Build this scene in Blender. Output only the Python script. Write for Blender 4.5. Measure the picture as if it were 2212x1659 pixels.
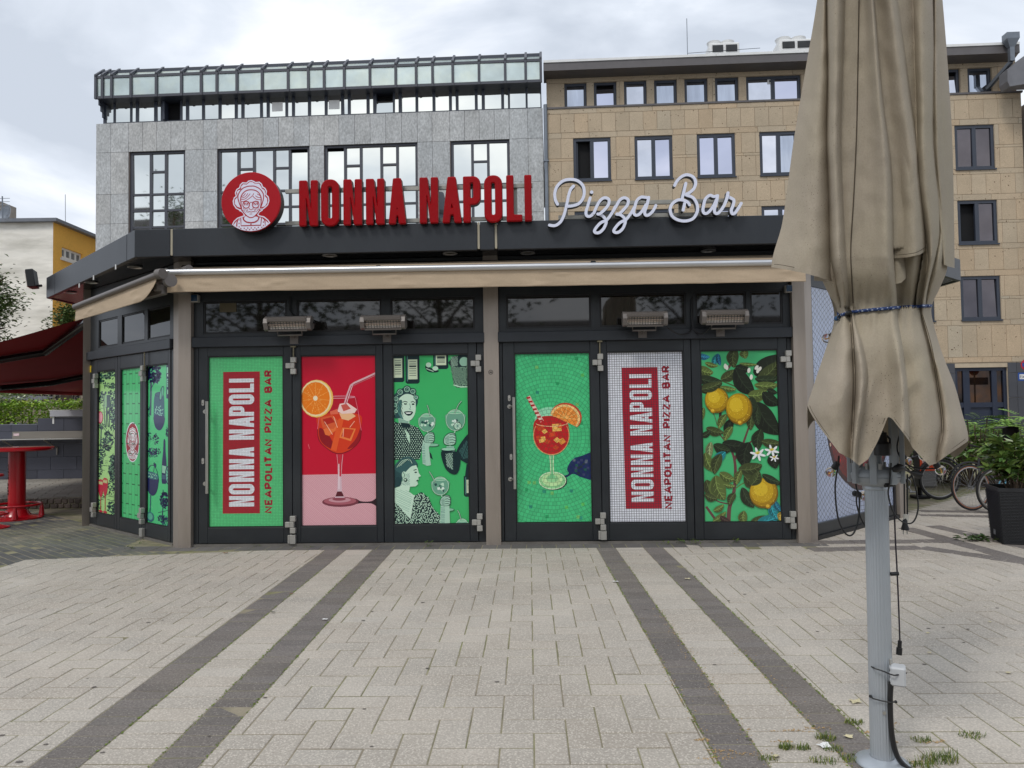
import bpy, bmesh, math, random
import numpy as np
from mathutils import Matrix, Vector
from mathutils.geometry import tessellate_polygon
from mathutils import noise as mnoise
random.seed(7); RNG = np.random.default_rng(11)
SC = bpy.context.scene
COL = SC.collection
R = math.radians
for o in list(bpy.data.objects): bpy.data.objects.remove(o)

# ------------------------------------------------------------------ camera
FPX, CAMH, PITCH, ROLL = 1600.0, 1.6, R(2.0), R(0.8)      # focal length in pixels of a 2212 px wide picture
cam_d = bpy.data.cameras.new("camera"); cam = bpy.data.objects.new("camera", cam_d); COL.objects.link(cam)
cam_d.sensor_fit = 'HORIZONTAL'; cam_d.sensor_width = 36.0; cam_d.lens = 36.0 * FPX / 2212.0
cam_d.clip_start = 0.05; cam_d.clip_end = 2000.0
cam.matrix_world = Matrix.Translation((0, 0, CAMH)) @ Matrix.Rotation(R(90) + PITCH, 4, 'X') @ Matrix.Rotation(-ROLL, 4, 'Z')
SC.camera = cam

# ------------------------------------------------------------------ daylight under broken cloud
SUN_EL, SUN_AZ = R(52), R(215)
w = bpy.data.worlds.new("World"); SC.world = w; w.use_nodes = True
nt = w.node_tree; nt.nodes.clear()
N = lambda t: nt.nodes.new(t)
out = N('ShaderNodeOutputWorld'); bg = N('ShaderNodeBackground'); sky = N('ShaderNodeTexSky')
sky.sky_type = 'NISHITA'; sky.sun_disc = False; sky.sun_elevation = SUN_EL; sky.sun_rotation = SUN_AZ
sky.air_density = 1.0; sky.dust_density = 1.5
tc = N('ShaderNodeTexCoord'); mp = N('ShaderNodeMapping'); mp.inputs['Scale'].default_value = (1, 1, 2.6)
mp.inputs['Location'].default_value = (3.5, 2.2, 0.1)
n1 = N('ShaderNodeTexNoise'); n1.inputs['Scale'].default_value = 2.9; n1.inputs['Detail'].default_value = 9; n1.inputs['Roughness'].default_value = .52
n1.inputs['Distortion'].default_value = .35
r1 = N('ShaderNodeValToRGB'); r1.color_ramp.elements[0].position = .39; r1.color_ramp.elements[1].position = .66
r1.color_ramp.elements[0].color = (4.9, 5.4, 6.2, 1); r1.color_ramp.elements[1].color = (9.0, 9.2, 9.5, 1)
e = r1.color_ramp.elements.new(.52); e.color = (6.3, 6.8, 7.6, 1)
n2 = N('ShaderNodeTexNoise'); n2.inputs['Scale'].default_value = 1.6; n2.inputs['Detail'].default_value = 5
r2 = N('ShaderNodeValToRGB'); r2.color_ramp.elements[0].position = .3; r2.color_ramp.elements[1].position = .42
r2.color_ramp.elements[0].color = (.88, .88, .88, 1); r2.color_ramp.elements[1].color = (1, 1, 1, 1)
mx = N('ShaderNodeMixRGB')
L = nt.links.new
L(tc.outputs['Generated'], mp.inputs['Vector']); L(mp.outputs[0], n1.inputs['Vector']); L(mp.outputs[0], n2.inputs['Vector'])
L(n1.outputs['Fac'], r1.inputs[0]); L(n2.outputs['Fac'], r2.inputs[0])
L(r2.outputs[0], mx.inputs[0]); L(sky.outputs[0], mx.inputs[1]); L(r1.outputs[0], mx.inputs[2])
L(mx.outputs[0], bg.inputs[0]); bg.inputs[1].default_value = 0.1; L(bg.outputs[0], out.inputs[0])
sd = bpy.data.lights.new("sun", 'SUN'); sd.energy = 1.1; sd.angle = R(14); sd.color = (1, .965, .91)
so = bpy.data.objects.new("sun", sd); COL.objects.link(so)
so.rotation_euler = (R(90) - SUN_EL, 0, math.pi - SUN_AZ)   # light comes from behind the camera, upper left
sdv = Vector((math.sin(SUN_AZ) * math.cos(SUN_EL), math.cos(SUN_AZ) * math.cos(SUN_EL), math.sin(SUN_EL)))
so.rotation_euler = sdv.to_track_quat('Z', 'Y').to_euler()
SC.view_settings.view_transform = 'Standard'; SC.view_settings.look = 'None'
SC.view_settings.gamma = 1; SC.view_settings.exposure = 0.36; SC.view_settings.use_curve_mapping = False
SC.render.engine = 'CYCLES'
SC.cycles.max_bounces = 7; SC.cycles.transparent_max_bounces = 8
SC.cycles.use_denoising = True

# ------------------------------------------------------------------ helpers
CAMP = Vector((0, 0, CAMH))
def ray(u, v):
    x = u - 1106; y = 829.5 - v; c, s = math.cos(ROLL), math.sin(ROLL)
    d = (x * c + y * s, FPX, -x * s + y * c); cp, sp = math.cos(PITCH), math.sin(PITCH)
    return Vector((d[0], d[1] * cp - d[2] * sp, d[1] * sp + d[2] * cp))
def G(u, v, z=0.0):
    d = ray(u, v); return CAMP + d * ((z - CAMH) / d.z)
def atY(u, v, Y):
    d = ray(u, v); return CAMP + d * (Y / d.y)
class Fr:
    "a vertical facade plane: local x along it, y into the building, z up"
    def __init__(s, o, yaw):
        s.o = Vector((o[0], o[1], 0)); s.yaw = yaw
        s.x = Vector((math.cos(yaw), math.sin(yaw), 0)); s.n = Vector((s.x.y, -s.x.x, 0))
        s.M = Matrix.Translation(s.o) @ Matrix.Rotation(yaw, 4, 'Z')
    def at(s, u, v, d=0.0):
        r = ray(u, v); p0 = s.o + s.n * d
        p = CAMP + r * ((p0 - CAMP).dot(s.n) / r.dot(s.n)); return (p - s.o).dot(s.x), p.z
    def P(s, x, y, z): return s.o + s.x * x - s.n * y + Vector((0, 0, z))

def lin(c):
    if isinstance(c, str): c = [int(c[i:i + 2], 16) / 255 for i in (0, 2, 4)]
    elif max(c) > 1: c = [k / 255 for k in c]
    return tuple(k / 12.92 if k <= .04045 else ((k + .055) / 1.055) ** 2.4 for k in c)

WM = {}
def put(o, parent=None, W=None):
    W = W or Matrix.Identity(4)
    if o.name not in COL.objects: COL.objects.link(o)
    if parent is not None:
        o.parent = parent; o.matrix_parent_inverse = Matrix.Identity(4); o.matrix_basis = WM[parent.name].inverted() @ W
    else: o.matrix_basis = W
    WM[o.name] = W.copy(); return o
def tag(o, label=None, cat=None, group=None, kind=None):
    if label: o["label"] = label
    if cat: o["category"] = cat
    if group: o["group"] = group
    if kind: o["kind"] = kind
    return o
def thing(name, label, cat, loc=(0, 0, 0), group=None, parent=None, rz=0):
    o = bpy.data.objects.new(name, None); o.empty_display_size = .1
    put(o, parent, Matrix.Translation(loc) @ Matrix.Rotation(rz, 4, 'Z')); return tag(o, label, cat, group)
def copytree(o, W, label=None):
    c = o.copy(); COL.objects.link(c); c.matrix_basis = W; WM[c.name] = W.copy()
    if label: c["label"] = label
    def rec(src, dst):
        for ch in src.children:
            k = ch.copy(); COL.objects.link(k); k.parent = dst; k.matrix_parent_inverse = Matrix.Identity(4)
            k.matrix_basis = ch.matrix_basis.copy(); WM[k.name] = WM[dst.name] @ k.matrix_basis; rec(ch, k)
    rec(o, c); return c

def fill2d(loops):
    "triangles of a 2D region with holes -> (points, tris)"
    pts = [p for l in loops for p in l]
    t = tessellate_polygon([[Vector((p[0], p[1], 0)) for p in l] for l in loops])
    out_ = []
    for a, b, c in t:
        A, B, C_ = pts[a], pts[b], pts[c]
        cr = (B[0] - A[0]) * (C_[1] - A[1]) - (B[1] - A[1]) * (C_[0] - A[0])
        if abs(cr) < 1e-12: continue
        out_.append((a, b, c) if cr > 0 else (a, c, b))
    return pts, out_
def area2(l): return sum(l[i][0] * l[(i + 1) % len(l)][1] - l[(i + 1) % len(l)][0] * l[i][1] for i in range(len(l))) / 2

class MB:
    def __init__(s): s.v = []; s.f = []; s.m = []; s.c = []; s.uv = None
    def add(s, vs, fs, mi=0, col=None):
        n = len(s.v); s.v += [tuple(p) for p in vs]
        for k, f in enumerate(fs): s.f.append(tuple(i + n for i in f)); s.m.append(mi); s.c.append(col)
    def box(s, x0, x1, y0, y1, z0, z1, mi=0, col=None):
        if x0 > x1: x0, x1 = x1, x0
        if y0 > y1: y0, y1 = y1, y0
        if z0 > z1: z0, z1 = z1, z0
        s.add([(x0, y0, z0), (x1, y0, z0), (x1, y1, z0), (x0, y1, z0), (x0, y0, z1), (x1, y0, z1), (x1, y1, z1), (x0, y1, z1)],
              [(0, 3, 2, 1), (4, 5, 6, 7), (0, 1, 5, 4), (1, 2, 6, 5), (2, 3, 7, 6), (3, 0, 4, 7)], mi, col); return s
    def cbox(s, x0, x1, y0, y1, z0, z1, c=.006, mi=0, col=None):
        "box with chamfered edges"
        bm = bmesh.new(); bmesh.ops.create_cube(bm, size=1)
        x0, x1 = min(x0, x1), max(x0, x1); y0, y1 = min(y0, y1), max(y0, y1); z0, z1 = min(z0, z1), max(z0, z1)
        for v in bm.verts: v.co = Vector((x0 if v.co.x < 0 else x1, y0 if v.co.y < 0 else y1, z0 if v.co.z < 0 else z1))
        c = min(c, .45 * min(x1 - x0, y1 - y0, z1 - z0))
        bmesh.ops.bevel(bm, geom=bm.edges[:], offset=c, segments=1, affect='EDGES', profile=.5)
        s.bm(bm, mi, col); bm.free(); return s
    def bm(s, bm, mi=0, col=None, M=None):
        bm.verts.ensure_lookup_table(); bm.verts.index_update()
        s.add([(M @ v.co) if M else v.co for v in bm.verts], [tuple(v.index for v in f.verts) for f in bm.faces], mi, col)
    def prism(s, loops, y0, y1, mi=0, mside=None, col=None, back=True, cs=None):
        "2D (x,z) region extruded from y0 (front) to y1"
        if not isinstance(loops[0][0], (tuple, list)): loops = [loops]
        pts, tr = fill2d(loops)
        s.add([(p[0], y0, p[1]) for p in pts], tr, mi, col)
        if back: s.add([(p[0], y1, p[1]) for p in pts], [(a, c, b) for a, b, c in tr], mi if mside is None else mside, col)
        for k, l in enumerate(loops):
            n = len(l); ccw = area2(l) > 0
            if k > 0: ccw = not ccw
            vs = [(p[0], y0, p[1]) for p in l] + [(p[0], y1, p[1]) for p in l]
            fs = [((i, i + n, (i + 1) % n + n, (i + 1) % n) if ccw else (i, (i + 1) % n, (i + 1) % n + n, i + n)) for i in range(n)]
            s.add(vs, fs, mi if mside is None else mside, cs or col)
        return s
    def zprism(s, loop, z0, z1, mi=0, col=None, cap=True, top_inset=0):
        "polygon in plan (x,y) extruded in z"
        if area2(loop) < 0: loop = loop[::-1]
        n = len(loop); vs = [(p[0], p[1], z0) for p in loop] + [(p[0], p[1], z1) for p in loop]
        s.add(vs, [(i, (i + 1) % n, (i + 1) % n + n, i + n) for i in range(n)], mi, col)
        if cap:
            pts, tr = fill2d([loop]); s.add([(p[0], p[1], z1) for p in pts], tr, mi, col); s.add([(p[0], p[1], z0) for p in pts], [(a, c, b) for a, b, c in tr], mi, col)
        return s
    def tube(s, pts, r, n=8, mi=0, col=None, caps=True, closed=False):
        pts = [Vector(p) for p in pts]; k = len(pts); rr = r if isinstance(r, (list, tuple)) else [r] * k
        vs = []; prev = None
        for i, p in enumerate(pts):
            if closed: t = pts[(i + 1) % k] - pts[i - 1]
            else: t = pts[min(i + 1, k - 1)] - pts[max(i - 1, 0)]
            t = t.normalized() if t.length > 1e-9 else Vector((0, 0, 1))
            if prev is None: a = t.orthogonal().normalized()
            else:
                a = prev - t * prev.dot(t); a = a.normalized() if a.length > 1e-6 else t.orthogonal().normalized()
            prev = a; b = t.cross(a)
            for j in range(n):
                an = 2 * math.pi * j / n; vs.append(p + (a * math.cos(an) + b * math.sin(an)) * rr[i])
        fs = []
        for i in range(k if closed else k - 1):
            for j in range(n):
                i2 = (i + 1) % k; fs.append((i * n + j, i * n + (j + 1) % n, i2 * n + (j + 1) % n, i2 * n + j))
        if caps and not closed: fs.append(tuple(range(n))[::-1]); fs.append(tuple((k - 1) * n + j for j in range(n)))
        s.add(vs, fs, mi, col); return s
    def lathe(s, prof, n=16, c=(0, 0, 0), mi=0, col=None, caps=False, M=None):
        vs = []
        for r, z in prof:
            for j in range(n):
                a = 2 * math.pi * j / n; p = Vector((c[0] + r * math.cos(a), c[1] + r * math.sin(a), c[2] + z)); vs.append(M @ p if M else p)
        fs = [(i * n + j, i * n + (j + 1) % n, (i + 1) * n + (j + 1) % n, (i + 1) * n + j) for i in range(len(prof) - 1) for j in range(n)]
        if caps: fs.append(tuple(range(n))[::-1]); fs.append(tuple((len(prof) - 1) * n + j for j in range(n)))
        s.add(vs, fs, mi, col); return s
    def sphere(s, c, r, n=12, mi=0, col=None, sc=(1, 1, 1)):
        prof = [(r * math.sin(math.pi * i / (n // 2)) + 1e-5, -r * math.cos(math.pi * i / (n // 2)) * sc[2]) for i in range(n // 2 + 1)]
        return s.lathe(prof, n, c, mi, col)
    def quad(s, a, b, c, d, mi=0, col=None): s.add([a, b, c, d], [(0, 1, 2, 3)], mi, col); return s
    def mesh(s, name, mats, smooth=None):
        me = bpy.data.meshes.new(name); me.from_pydata(s.v, [], s.f)
        mats = mats if isinstance(mats, (list, tuple)) else [mats]
        for m in mats: me.materials.append(m)
        if any(s.m): me.polygons.foreach_set('material_index', s.m)
        if any(c is not None for c in s.c):
            at = me.color_attributes.new('Col', 'FLOAT_COLOR', 'CORNER'); buf = []
            for f, c in zip(s.f, s.c): c = c or (1, 1, 1); buf += [c[0], c[1], c[2], 1.0] * len(f)
            at.data.foreach_set('color', buf)
        me.validate(); me.update()
        if smooth is not None:
            me.polygons.foreach_set('use_smooth', [True] * len(me.polygons)); me.set_sharp_from_angle(angle=R(smooth))
        return me
    def obj(s, name, mats, parent=None, W=None, smooth=None, **tags):
        o = bpy.data.objects.new(name, s.mesh(name, mats, smooth)); put(o, parent, W); tag(o, **tags); return o
def inst(name, me, parent, W, **tags):
    o = bpy.data.objects.new(name, me); put(o, parent, W); tag(o, **tags); return o
T = Matrix.Translation

def catmull(pts, k=6, closed=False):
    P = [Vector(p) for p in pts]; n = len(P); out_ = []
    for i in range(n if closed else n - 1):
        if closed: a, b, c, d = P[i - 1], P[i], P[(i + 1) % n], P[(i + 2) % n]
        else: a, b, c, d = P[max(i - 1, 0)], P[i], P[i + 1], P[min(i + 2, n - 1)]
        for j in range(k):
            t = j / k; out_.append(.5 * ((2 * b) + (c - a) * t + (2 * a - 5 * b + 4 * c - d) * t * t + (3 * b - a - 3 * c + d) * t ** 3))
    if not closed: out_.append(P[-1])
    return out_

# ------------------------------------------------------------------ materials
MATS = {}
def mat(name, base, rough=.6, metal=0., var=.12, vs=3., fine=.0, fs=60., bump=0., bs=60., spec=.5, col=None, stretch=(1, 1, 1),
        tint=None, tvar=0., tscale=2., spk_u=False, trans=0., alpha=1., coat=0., emit=None, estr=0., ior=1.5, spk=None, spk_s=90., spk_t=.3, sss=0):
    """procedural Principled: world-position noise for tone, fine grain, second tint, speckles, bump. col='mul'/'set' uses the Col attribute"""
    if name in MATS: return MATS[name]
    m = bpy.data.materials.new(name); m.use_nodes = True; nt = m.node_tree; nt.nodes.clear(); N = nt.nodes.new; Lk = nt.links.new
    o = N('ShaderNodeOutputMaterial'); b = N('ShaderNodeBsdfPrincipled'); Lk(b.outputs[0], o.inputs[0])
    b.inputs['Roughness'].default_value = rough; b.inputs['Metallic'].default_value = metal; b.inputs['IOR'].default_value = ior
    b.inputs['Specular IOR Level'].default_value = spec; b.inputs['Transmission Weight'].default_value = trans
    b.inputs['Alpha'].default_value = alpha; b.inputs['Coat Weight'].default_value = coat
    if emit: b.inputs['Emission Color'].default_value = (*emit, 1); b.inputs['Emission Strength'].default_value = estr
    g = N('ShaderNodeNewGeometry'); mp = N('ShaderNodeMapping'); mp.inputs['Scale'].default_value = stretch; Lk(g.outputs['Position'], mp.inputs[0])
    base = (*base, 1)
    rgb = N('ShaderNodeRGB'); rgb.outputs[0].default_value = base; cur = rgb.outputs[0]
    if col:
        ca = N('ShaderNodeVertexColor'); ca.layer_name = 'Col'
        if col == 'set': cur = ca.outputs[0]
        else:
            x = N('ShaderNodeMixRGB'); x.blend_type = 'MULTIPLY'; x.inputs[0].default_value = 1; Lk(cur, x.inputs[1]); Lk(ca.outputs[0], x.inputs[2]); cur = x.outputs[0]
    def noise(sc, det=4, ro=.55):
        n = N('ShaderNodeTexNoise'); n.inputs['Scale'].default_value = sc; n.inputs['Detail'].default_value = det; n.inputs['Roughness'].default_value = ro
        Lk(mp.outputs[0], n.inputs['Vector']); return n.outputs['Fac']
    def ramp(f, lo, hi, a, b_):
        r = N('ShaderNodeMapRange'); r.inputs[1].default_value = lo; r.inputs[2].default_value = hi; r.inputs[3].default_value = a; r.inputs[4].default_value = b_; Lk(f, r.inputs[0]); return r.outputs[0]
    if tint and tvar > 0:
        x = N('ShaderNodeMixRGB'); Lk(ramp(noise(tscale, 6, .6), .42, .68, 0, tvar), x.inputs[0]); Lk(cur, x.inputs[1]); x.inputs[2].default_value = (*tint, 1); cur = x.outputs[0]
    if var > 0:
        x = N('ShaderNodeMixRGB'); x.blend_type = 'MULTIPLY'; x.inputs[0].default_value = 1; Lk(cur, x.inputs[1])
        Lk(ramp(noise(vs), .3, .7, 1 - var, 1 + var), x.inputs[2]); cur = x.outputs[0]
    if fine > 0:
        x = N('ShaderNodeMixRGB'); x.blend_type = 'MULTIPLY'; x.inputs[0].default_value = 1; Lk(cur, x.inputs[1])
        Lk(ramp(noise(fs, 2), .3, .7, 1 - fine, 1 + fine), x.inputs[2]); cur = x.outputs[0]
    if spk:
        vo = N('ShaderNodeTexVoronoi'); vo.inputs['Scale'].default_value = spk_s; Lk(mp.outputs[0], vo.inputs['Vector'])
        ln = N('ShaderNodeMath'); ln.operation = 'LESS_THAN'; Lk(vo.outputs['Distance'], ln.inputs[0])
        ln.inputs[1].default_value = spk_t
        if not spk_u: Lk(ramp(noise(3.5, 3), .4, .62, 0, spk_t), ln.inputs[1])
        x = N('ShaderNodeMixRGB'); Lk(ln.outputs[0], x.inputs[0]); Lk(cur, x.inputs[1]); x.inputs[2].default_value = (*spk, 1); cur = x.outputs[0]
    Lk(cur, b.inputs['Base Color'])
    if bump > 0:
        bp = N('ShaderNodeBump'); bp.inputs['Strength'].default_value = bump; bp.inputs['Distance'].default_value = .01
        Lk(noise(bs, 4), bp.inputs['Height']); Lk(bp.outputs[0], b.inputs['Normal'])
    MATS[name] = m; return m
# ================================================================== frames
KF = Fr(G(413, 1180), R(-2.0))              # door plane of the kiosk front, s = 0 at its left corner, s = 7.29 at the right
KLEN = 7.29
BF = Fr((0, 28.0), R(-3.1))                 # facades across the street
KC0 = KF.P(-.02, 0, 0); KC1 = KF.P(KLEN + .02, 0, 0)

# ================================================================== ground
m_ground = mat('street_surface', lin((118, 116, 112)), .9, var=.2, vs=.6, fine=.15, fs=40)
m_bed = mat('joint_soil', lin((136, 127, 109)), .95, var=.3, vs=6, tint=lin((112, 116, 66)), tvar=.9, tscale=1.3, bump=.5)
m_paver = mat('paver_light', lin((175, 167, 156)), .88, col='mul', var=.09, vs=1.3, fine=.16, fs=75, bump=.45, bs=110, tint=lin((148, 139, 127)), tvar=.55, tscale=.38, spk=lin((194, 186, 174)), spk_s=70, spk_t=.34, spk_u=True)
m_dpaver = mat('paver_dark', lin((110, 104, 100)), .88, col='mul', var=.12, vs=1.3, fine=.25, fs=75, bump=.45, bs=110, spk=lin((140, 133, 126)), spk_s=60, spk_t=.24, spk_u=True, tint=lin((116, 108, 98)), tvar=.5, tscale=.8)
m_gutter = mat('paver_gutter', lin((98, 95, 92)), .88, col='mul', var=.15, vs=1.5, fine=.2, fs=80, bump=.4, bs=90)
m_slate = mat('paver_slate', lin((88, 87, 86)), .85, col='mul', var=.18, vs=1.0, fine=.15, fs=60, bump=.4, bs=70, tint=lin((112, 112, 88)), tvar=.8, tscale=.5)
g = MB(); g.add([(-150, -60, -.04), (150, -60, -.04), (150, 260, -.04), (-150, 260, -.04)], [(0, 1, 2, 3)])
g.obj('ground', m_ground, kind='structure')

def clip_poly(poly, p, n):
    out_ = []
    for i in range(len(poly)):
        a, b = poly[i], poly[(i + 1) % len(poly)]
        da = (a[0] - p[0]) * n[0] + (a[1] - p[1]) * n[1]; db = (b[0] - p[0]) * n[0] + (b[1] - p[1]) * n[1]
        if da >= 0: out_.append(a)
        if da * db < 0: t = da / (da - db); out_.append((a[0] + (b[0] - a[0]) * t, a[1] + (b[1] - a[1]) * t))
    return out_
def clip_all(poly, planes):
    for p, n in planes:
        poly = clip_poly(poly, p, n)
        if len(poly) < 3: return None
    return poly if abs(area2(poly)) > .0003 else None
def inset_poly(poly, d):
    if area2(poly) < 0: poly = poly[::-1]
    n = len(poly); out_ = []
    for i in range(n):
        a, b, c = Vector(poly[i - 1]), Vector(poly[i]), Vector(poly[(i + 1) % n])
        e1 = (b - a); e2 = (c - b)
        if e1.length < 1e-6 or e2.length < 1e-6: out_.append(tuple(b)); continue
        e1.normalize(); e2.normalize(); n1 = Vector((-e1.y, e1.x)); n2 = Vector((-e2.y, e2.x)); k = 1 + n1.dot(n2)
        out_.append(tuple(b + (n1 + n2) * (d / max(k, .35))))
    return out_
def stone(poly, gap, z, cham=.004, h=.03, tilt=.0012, tone=.1, hue=.007):
    "one paver: polygon with joint gap, chamfered top -> (verts, faces, colour)"
    a = inset_poly(poly, gap); b = inset_poly(poly, gap + cham); n = len(a)
    cx = sum(p[0] for p in a) / n; cy = sum(p[1] for p in a) / n
    z += random.gauss(0, .0009); tx, ty = random.gauss(0, tilt) * 4, random.gauss(0, tilt) * 4
    zz = lambda p, dz: z + dz + (p[0] - cx) * tx + (p[1] - cy) * ty
    vs = [(p[0], p[1], z - h) for p in a] + [(p[0], p[1], zz(p, -.003)) for p in a] + [(p[0], p[1], zz(p, 0)) for p in b]
    fs = [(i, (i + 1) % n, (i + 1) % n + n, i + n) for i in range(n)] + [(i + n, (i + 1) % n + n, (i + 1) % n + 2 * n, i + 2 * n) for i in range(n)]
    fs.append(tuple(range(2 * n, 3 * n)))
    t = 1 + random.uniform(-tone, tone); hh = random.gauss(0, hue)
    return vs, fs, (t * (1 + hh), t, t * (1 - hh)), (cx, cy)
def lay(parent, part, rest, stones, m, limit=300):
    "the stones that show largest become parts, the others one joined part"
    def key(s):
        x, y = s[3]; d = math.hypot(x, y); vis = abs(x) < .72 * y + .3 and y > 2.7
        return d + (0 if vis else 100)
    stones.sort(key=key)
    for k, (vs, fs, c, (cx, cy)) in enumerate(stones[:limit]):
        b = MB(); b.add([(x - cx, y - cy, z) for x, y, z in vs], fs, 0, c); b.obj(part, m, parent, T((cx, cy, 0)))
    if len(stones) > limit:
        b = MB()
        for vs, fs, c, q in stones[limit:]: b.add(vs, fs, 0, c)
        b.obj(rest, m, parent, None, kind='stuff')

# --- band edges: (left edge, right edge) as lines on the ground
def gline(u0, v0, u1, v1): return (G(u0, v0), G(u1, v1))
BANDS = [(gline(58, 1659, 702, 1188), gline(168, 1659, 747, 1188)), (gline(320, 1659, 804, 1188), gline(426, 1659, 849, 1188)),
         (gline(1560, 1659, 1288, 1181), gline(1665, 1659, 1328, 1181)), (gline(1842, 1659, 1388, 1181), gline(1944, 1659, 1430, 1181))]
def side(l, right=True):
    a, b = l; d = (b - a); n = (d.y, -d.x) if right else (-d.y, d.x); return ((a.x, a.y), n)
YAWP = R(-1.3)
front_n = (-KF.n.x, -KF.n.y)
fl = KF.o + KF.n * .30                                      # light paving stops 0.30 m before the doors
front_clip = ((fl.x, fl.y), (KF.n.x, KF.n.y))
ground_pave = tag(bpy.data.objects.new('pavement', None), kind='structure'); put(ground_pave)
bed = MB(); bed.add([(-13, 1.5, -.0034), (13, 1.5, -.0034), (13, 22, -.0034), (-13, 22, -.0034)], [(0, 1, 2, 3)]); bed.obj('joint_bed', m_bed, ground_pave)

A = .162
def herring(x0, x1, y0, y1):
    for j in range(int(y0 / A) - 1, int(y1 / A) + 1):
        for i in range(int(x0 / A) - 1, int(x1 / A) + 1):
            c = (i - j) % 4
            if c == 0: yield [(i * A, j * A), ((i + 2) * A, j * A), ((i + 2) * A, (j + 1) * A), (i * A, (j + 1) * A)]
            elif c == 3: yield [(i * A, j * A), ((i + 1) * A, j * A), ((i + 1) * A, (j + 2) * A), (i * A, (j + 2) * A)]
cyw, syw = math.cos(YAWP), math.sin(YAWP)
rot = lambda p: (p[0] * cyw - p[1] * syw, p[0] * syw + p[1] * cyw)
left_edge = [G(0, 1226), G(55, 1209), G(157, 1205), G(300, 1199)]   # where the light paving ends at the dark corner
lq = [(a, b) for a, b in zip(left_edge[:-1], left_edge[1:])]
regions = [
    ('L', -9.5, 0, [side(BANDS[0][0], False), front_clip] + [((a.x, a.y), ((b - a).y, -(b - a).x)) for a, b in lq]),
    ('C', -2.2, 2.2, [side(BANDS[1][1], True), side(BANDS[2][0], False), front_clip]),
    ('R', 1, 10.5, [side(BANDS[3][1], True)]),
]
light = []
kr_clip = []
kside = KC1 - KC0
rwall = (KC1, Vector((math.cos(R(43)), math.sin(R(43)), 0)))
for nm, x0, x1, planes in regions:
    y1 = 18 if nm == 'R' else 9.6
    for q in herring(x0, x1, 2.3, y1):
        p = clip_all([rot(k) for k in q], planes)
        if not p: continue
        cx = sum(k[0] for k in p) / len(p); cy = sum(k[1] for k in p) / len(p)
        if nm == 'R':
            if cy > 11 and cx < 2: continue
            dx, dy = cx - rwall[0].x, cy - rwall[0].y
            if dx * -rwall[1].y + dy * rwall[1].x > -.05 and (Vector((cx, cy, 0)) - KF.o).dot(KF.n) < .3: continue
            if (Vector((cx, cy, 0)) - KF.o).dot(KF.x) < KLEN and (Vector((cx, cy, 0)) - KF.o).dot(KF.n) < .3: continue
            if cy > 10 and abs(cx) > 11: continue
        light.append(stone(p, .0036, 0, cham=.0045, tone=.06))
for la, lb in ((BANDS[0][1], BANDS[1][0]), (BANDS[2][1], BANDS[3][0])):   # stretcher course between each pair of bands
    for k in range(-2, 45):
        y = 2.3 + k * A * .985
        p = clip_all([rot(c) for c in ((-3, y), (4, y), (4, y + A * .985), (-3, y + A * .985))], [side(la, True), side(lb, False), front_clip])
        if p: light.append(stone(p, .0036, 0, cham=.0045, tone=.06))
lay(ground_pave, 'paver', 'paver_field', light, m_paver)

dark_pave = tag(bpy.data.objects.new('paving_bands', None), kind='structure'); put(dark_pave)
dark = []
for la, lb in BANDS:
    for k in range(-2, 60):
        y = 2.3 + k * .118
        p = clip_all([rot(c) for c in ((-4, y), (5, y), (5, y + .118), (-4, y + .118))], [side(la, True), side(lb, False), front_clip])
        if p: dark.append(stone(p, .0022, -.001, tone=.14))
lay(dark_pave, 'dark_paver', 'dark_paver_field', dark, m_dpaver)

def strip(pts, wd, step=.12, z=.004):
    "a band of dark pavers along a polyline on the ground"
    out_ = []
    for a, b in zip(pts[:-1], pts[1:]):
        d = (b - a); ln = d.length; d.normalize(); n_ = Vector((-d.y, d.x, 0)); k = max(1, int(ln / step))
        for i in range(k):
            p, q = a + d * (ln * i / k), a + d * (ln * (i + 1) / k)
            out_.append(stone([(p.x - n_.x * wd / 2, p.y - n_.y * wd / 2), (q.x - n_.x * wd / 2, q.y - n_.y * wd / 2), (q.x + n_.x * wd / 2, q.y + n_.y * wd / 2), (p.x + n_.x * wd / 2, p.y + n_.y * wd / 2)], .003, z, tone=.12))
    return out_
cross = tag(bpy.data.objects.new('crossing_bands', None), kind='structure'); put(cross)
st = []
for a, b in (((1750, 1187.5), (1990, 1183)), ((1990, 1183), (2330, 1232)), ((1750, 1172), (2075, 1168.5)), ((1955, 1140), (2330, 1246)), ((2015, 1136), (2330, 1208)), ((1985, 1104), (2300, 1109)), ((1985, 1113), (2300, 1119))):
    st += strip([G(*a), G(*b)], .23)
lay(cross, 'dark_paver', 'dark_paver_field', st, m_dpaver, 250)

gut = tag(bpy.data.objects.new('gutter_row', None), kind='structure'); put(gut)
gs = []
x = -.9
while x < KLEN + .25:
    wdt = random.uniform(.15, .19)
    p = [KF.P(x, -.3, 0), KF.P(x + wdt, -.3, 0), KF.P(x + wdt, .02, 0), KF.P(x, .02, 0)]
    gs.append(stone([(k.x, k.y) for k in p], .004, -.001, tone=.18)); x += wdt
lay(gut, 'gutter_stone', 'gutter_rest', gs, m_gutter)

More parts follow.
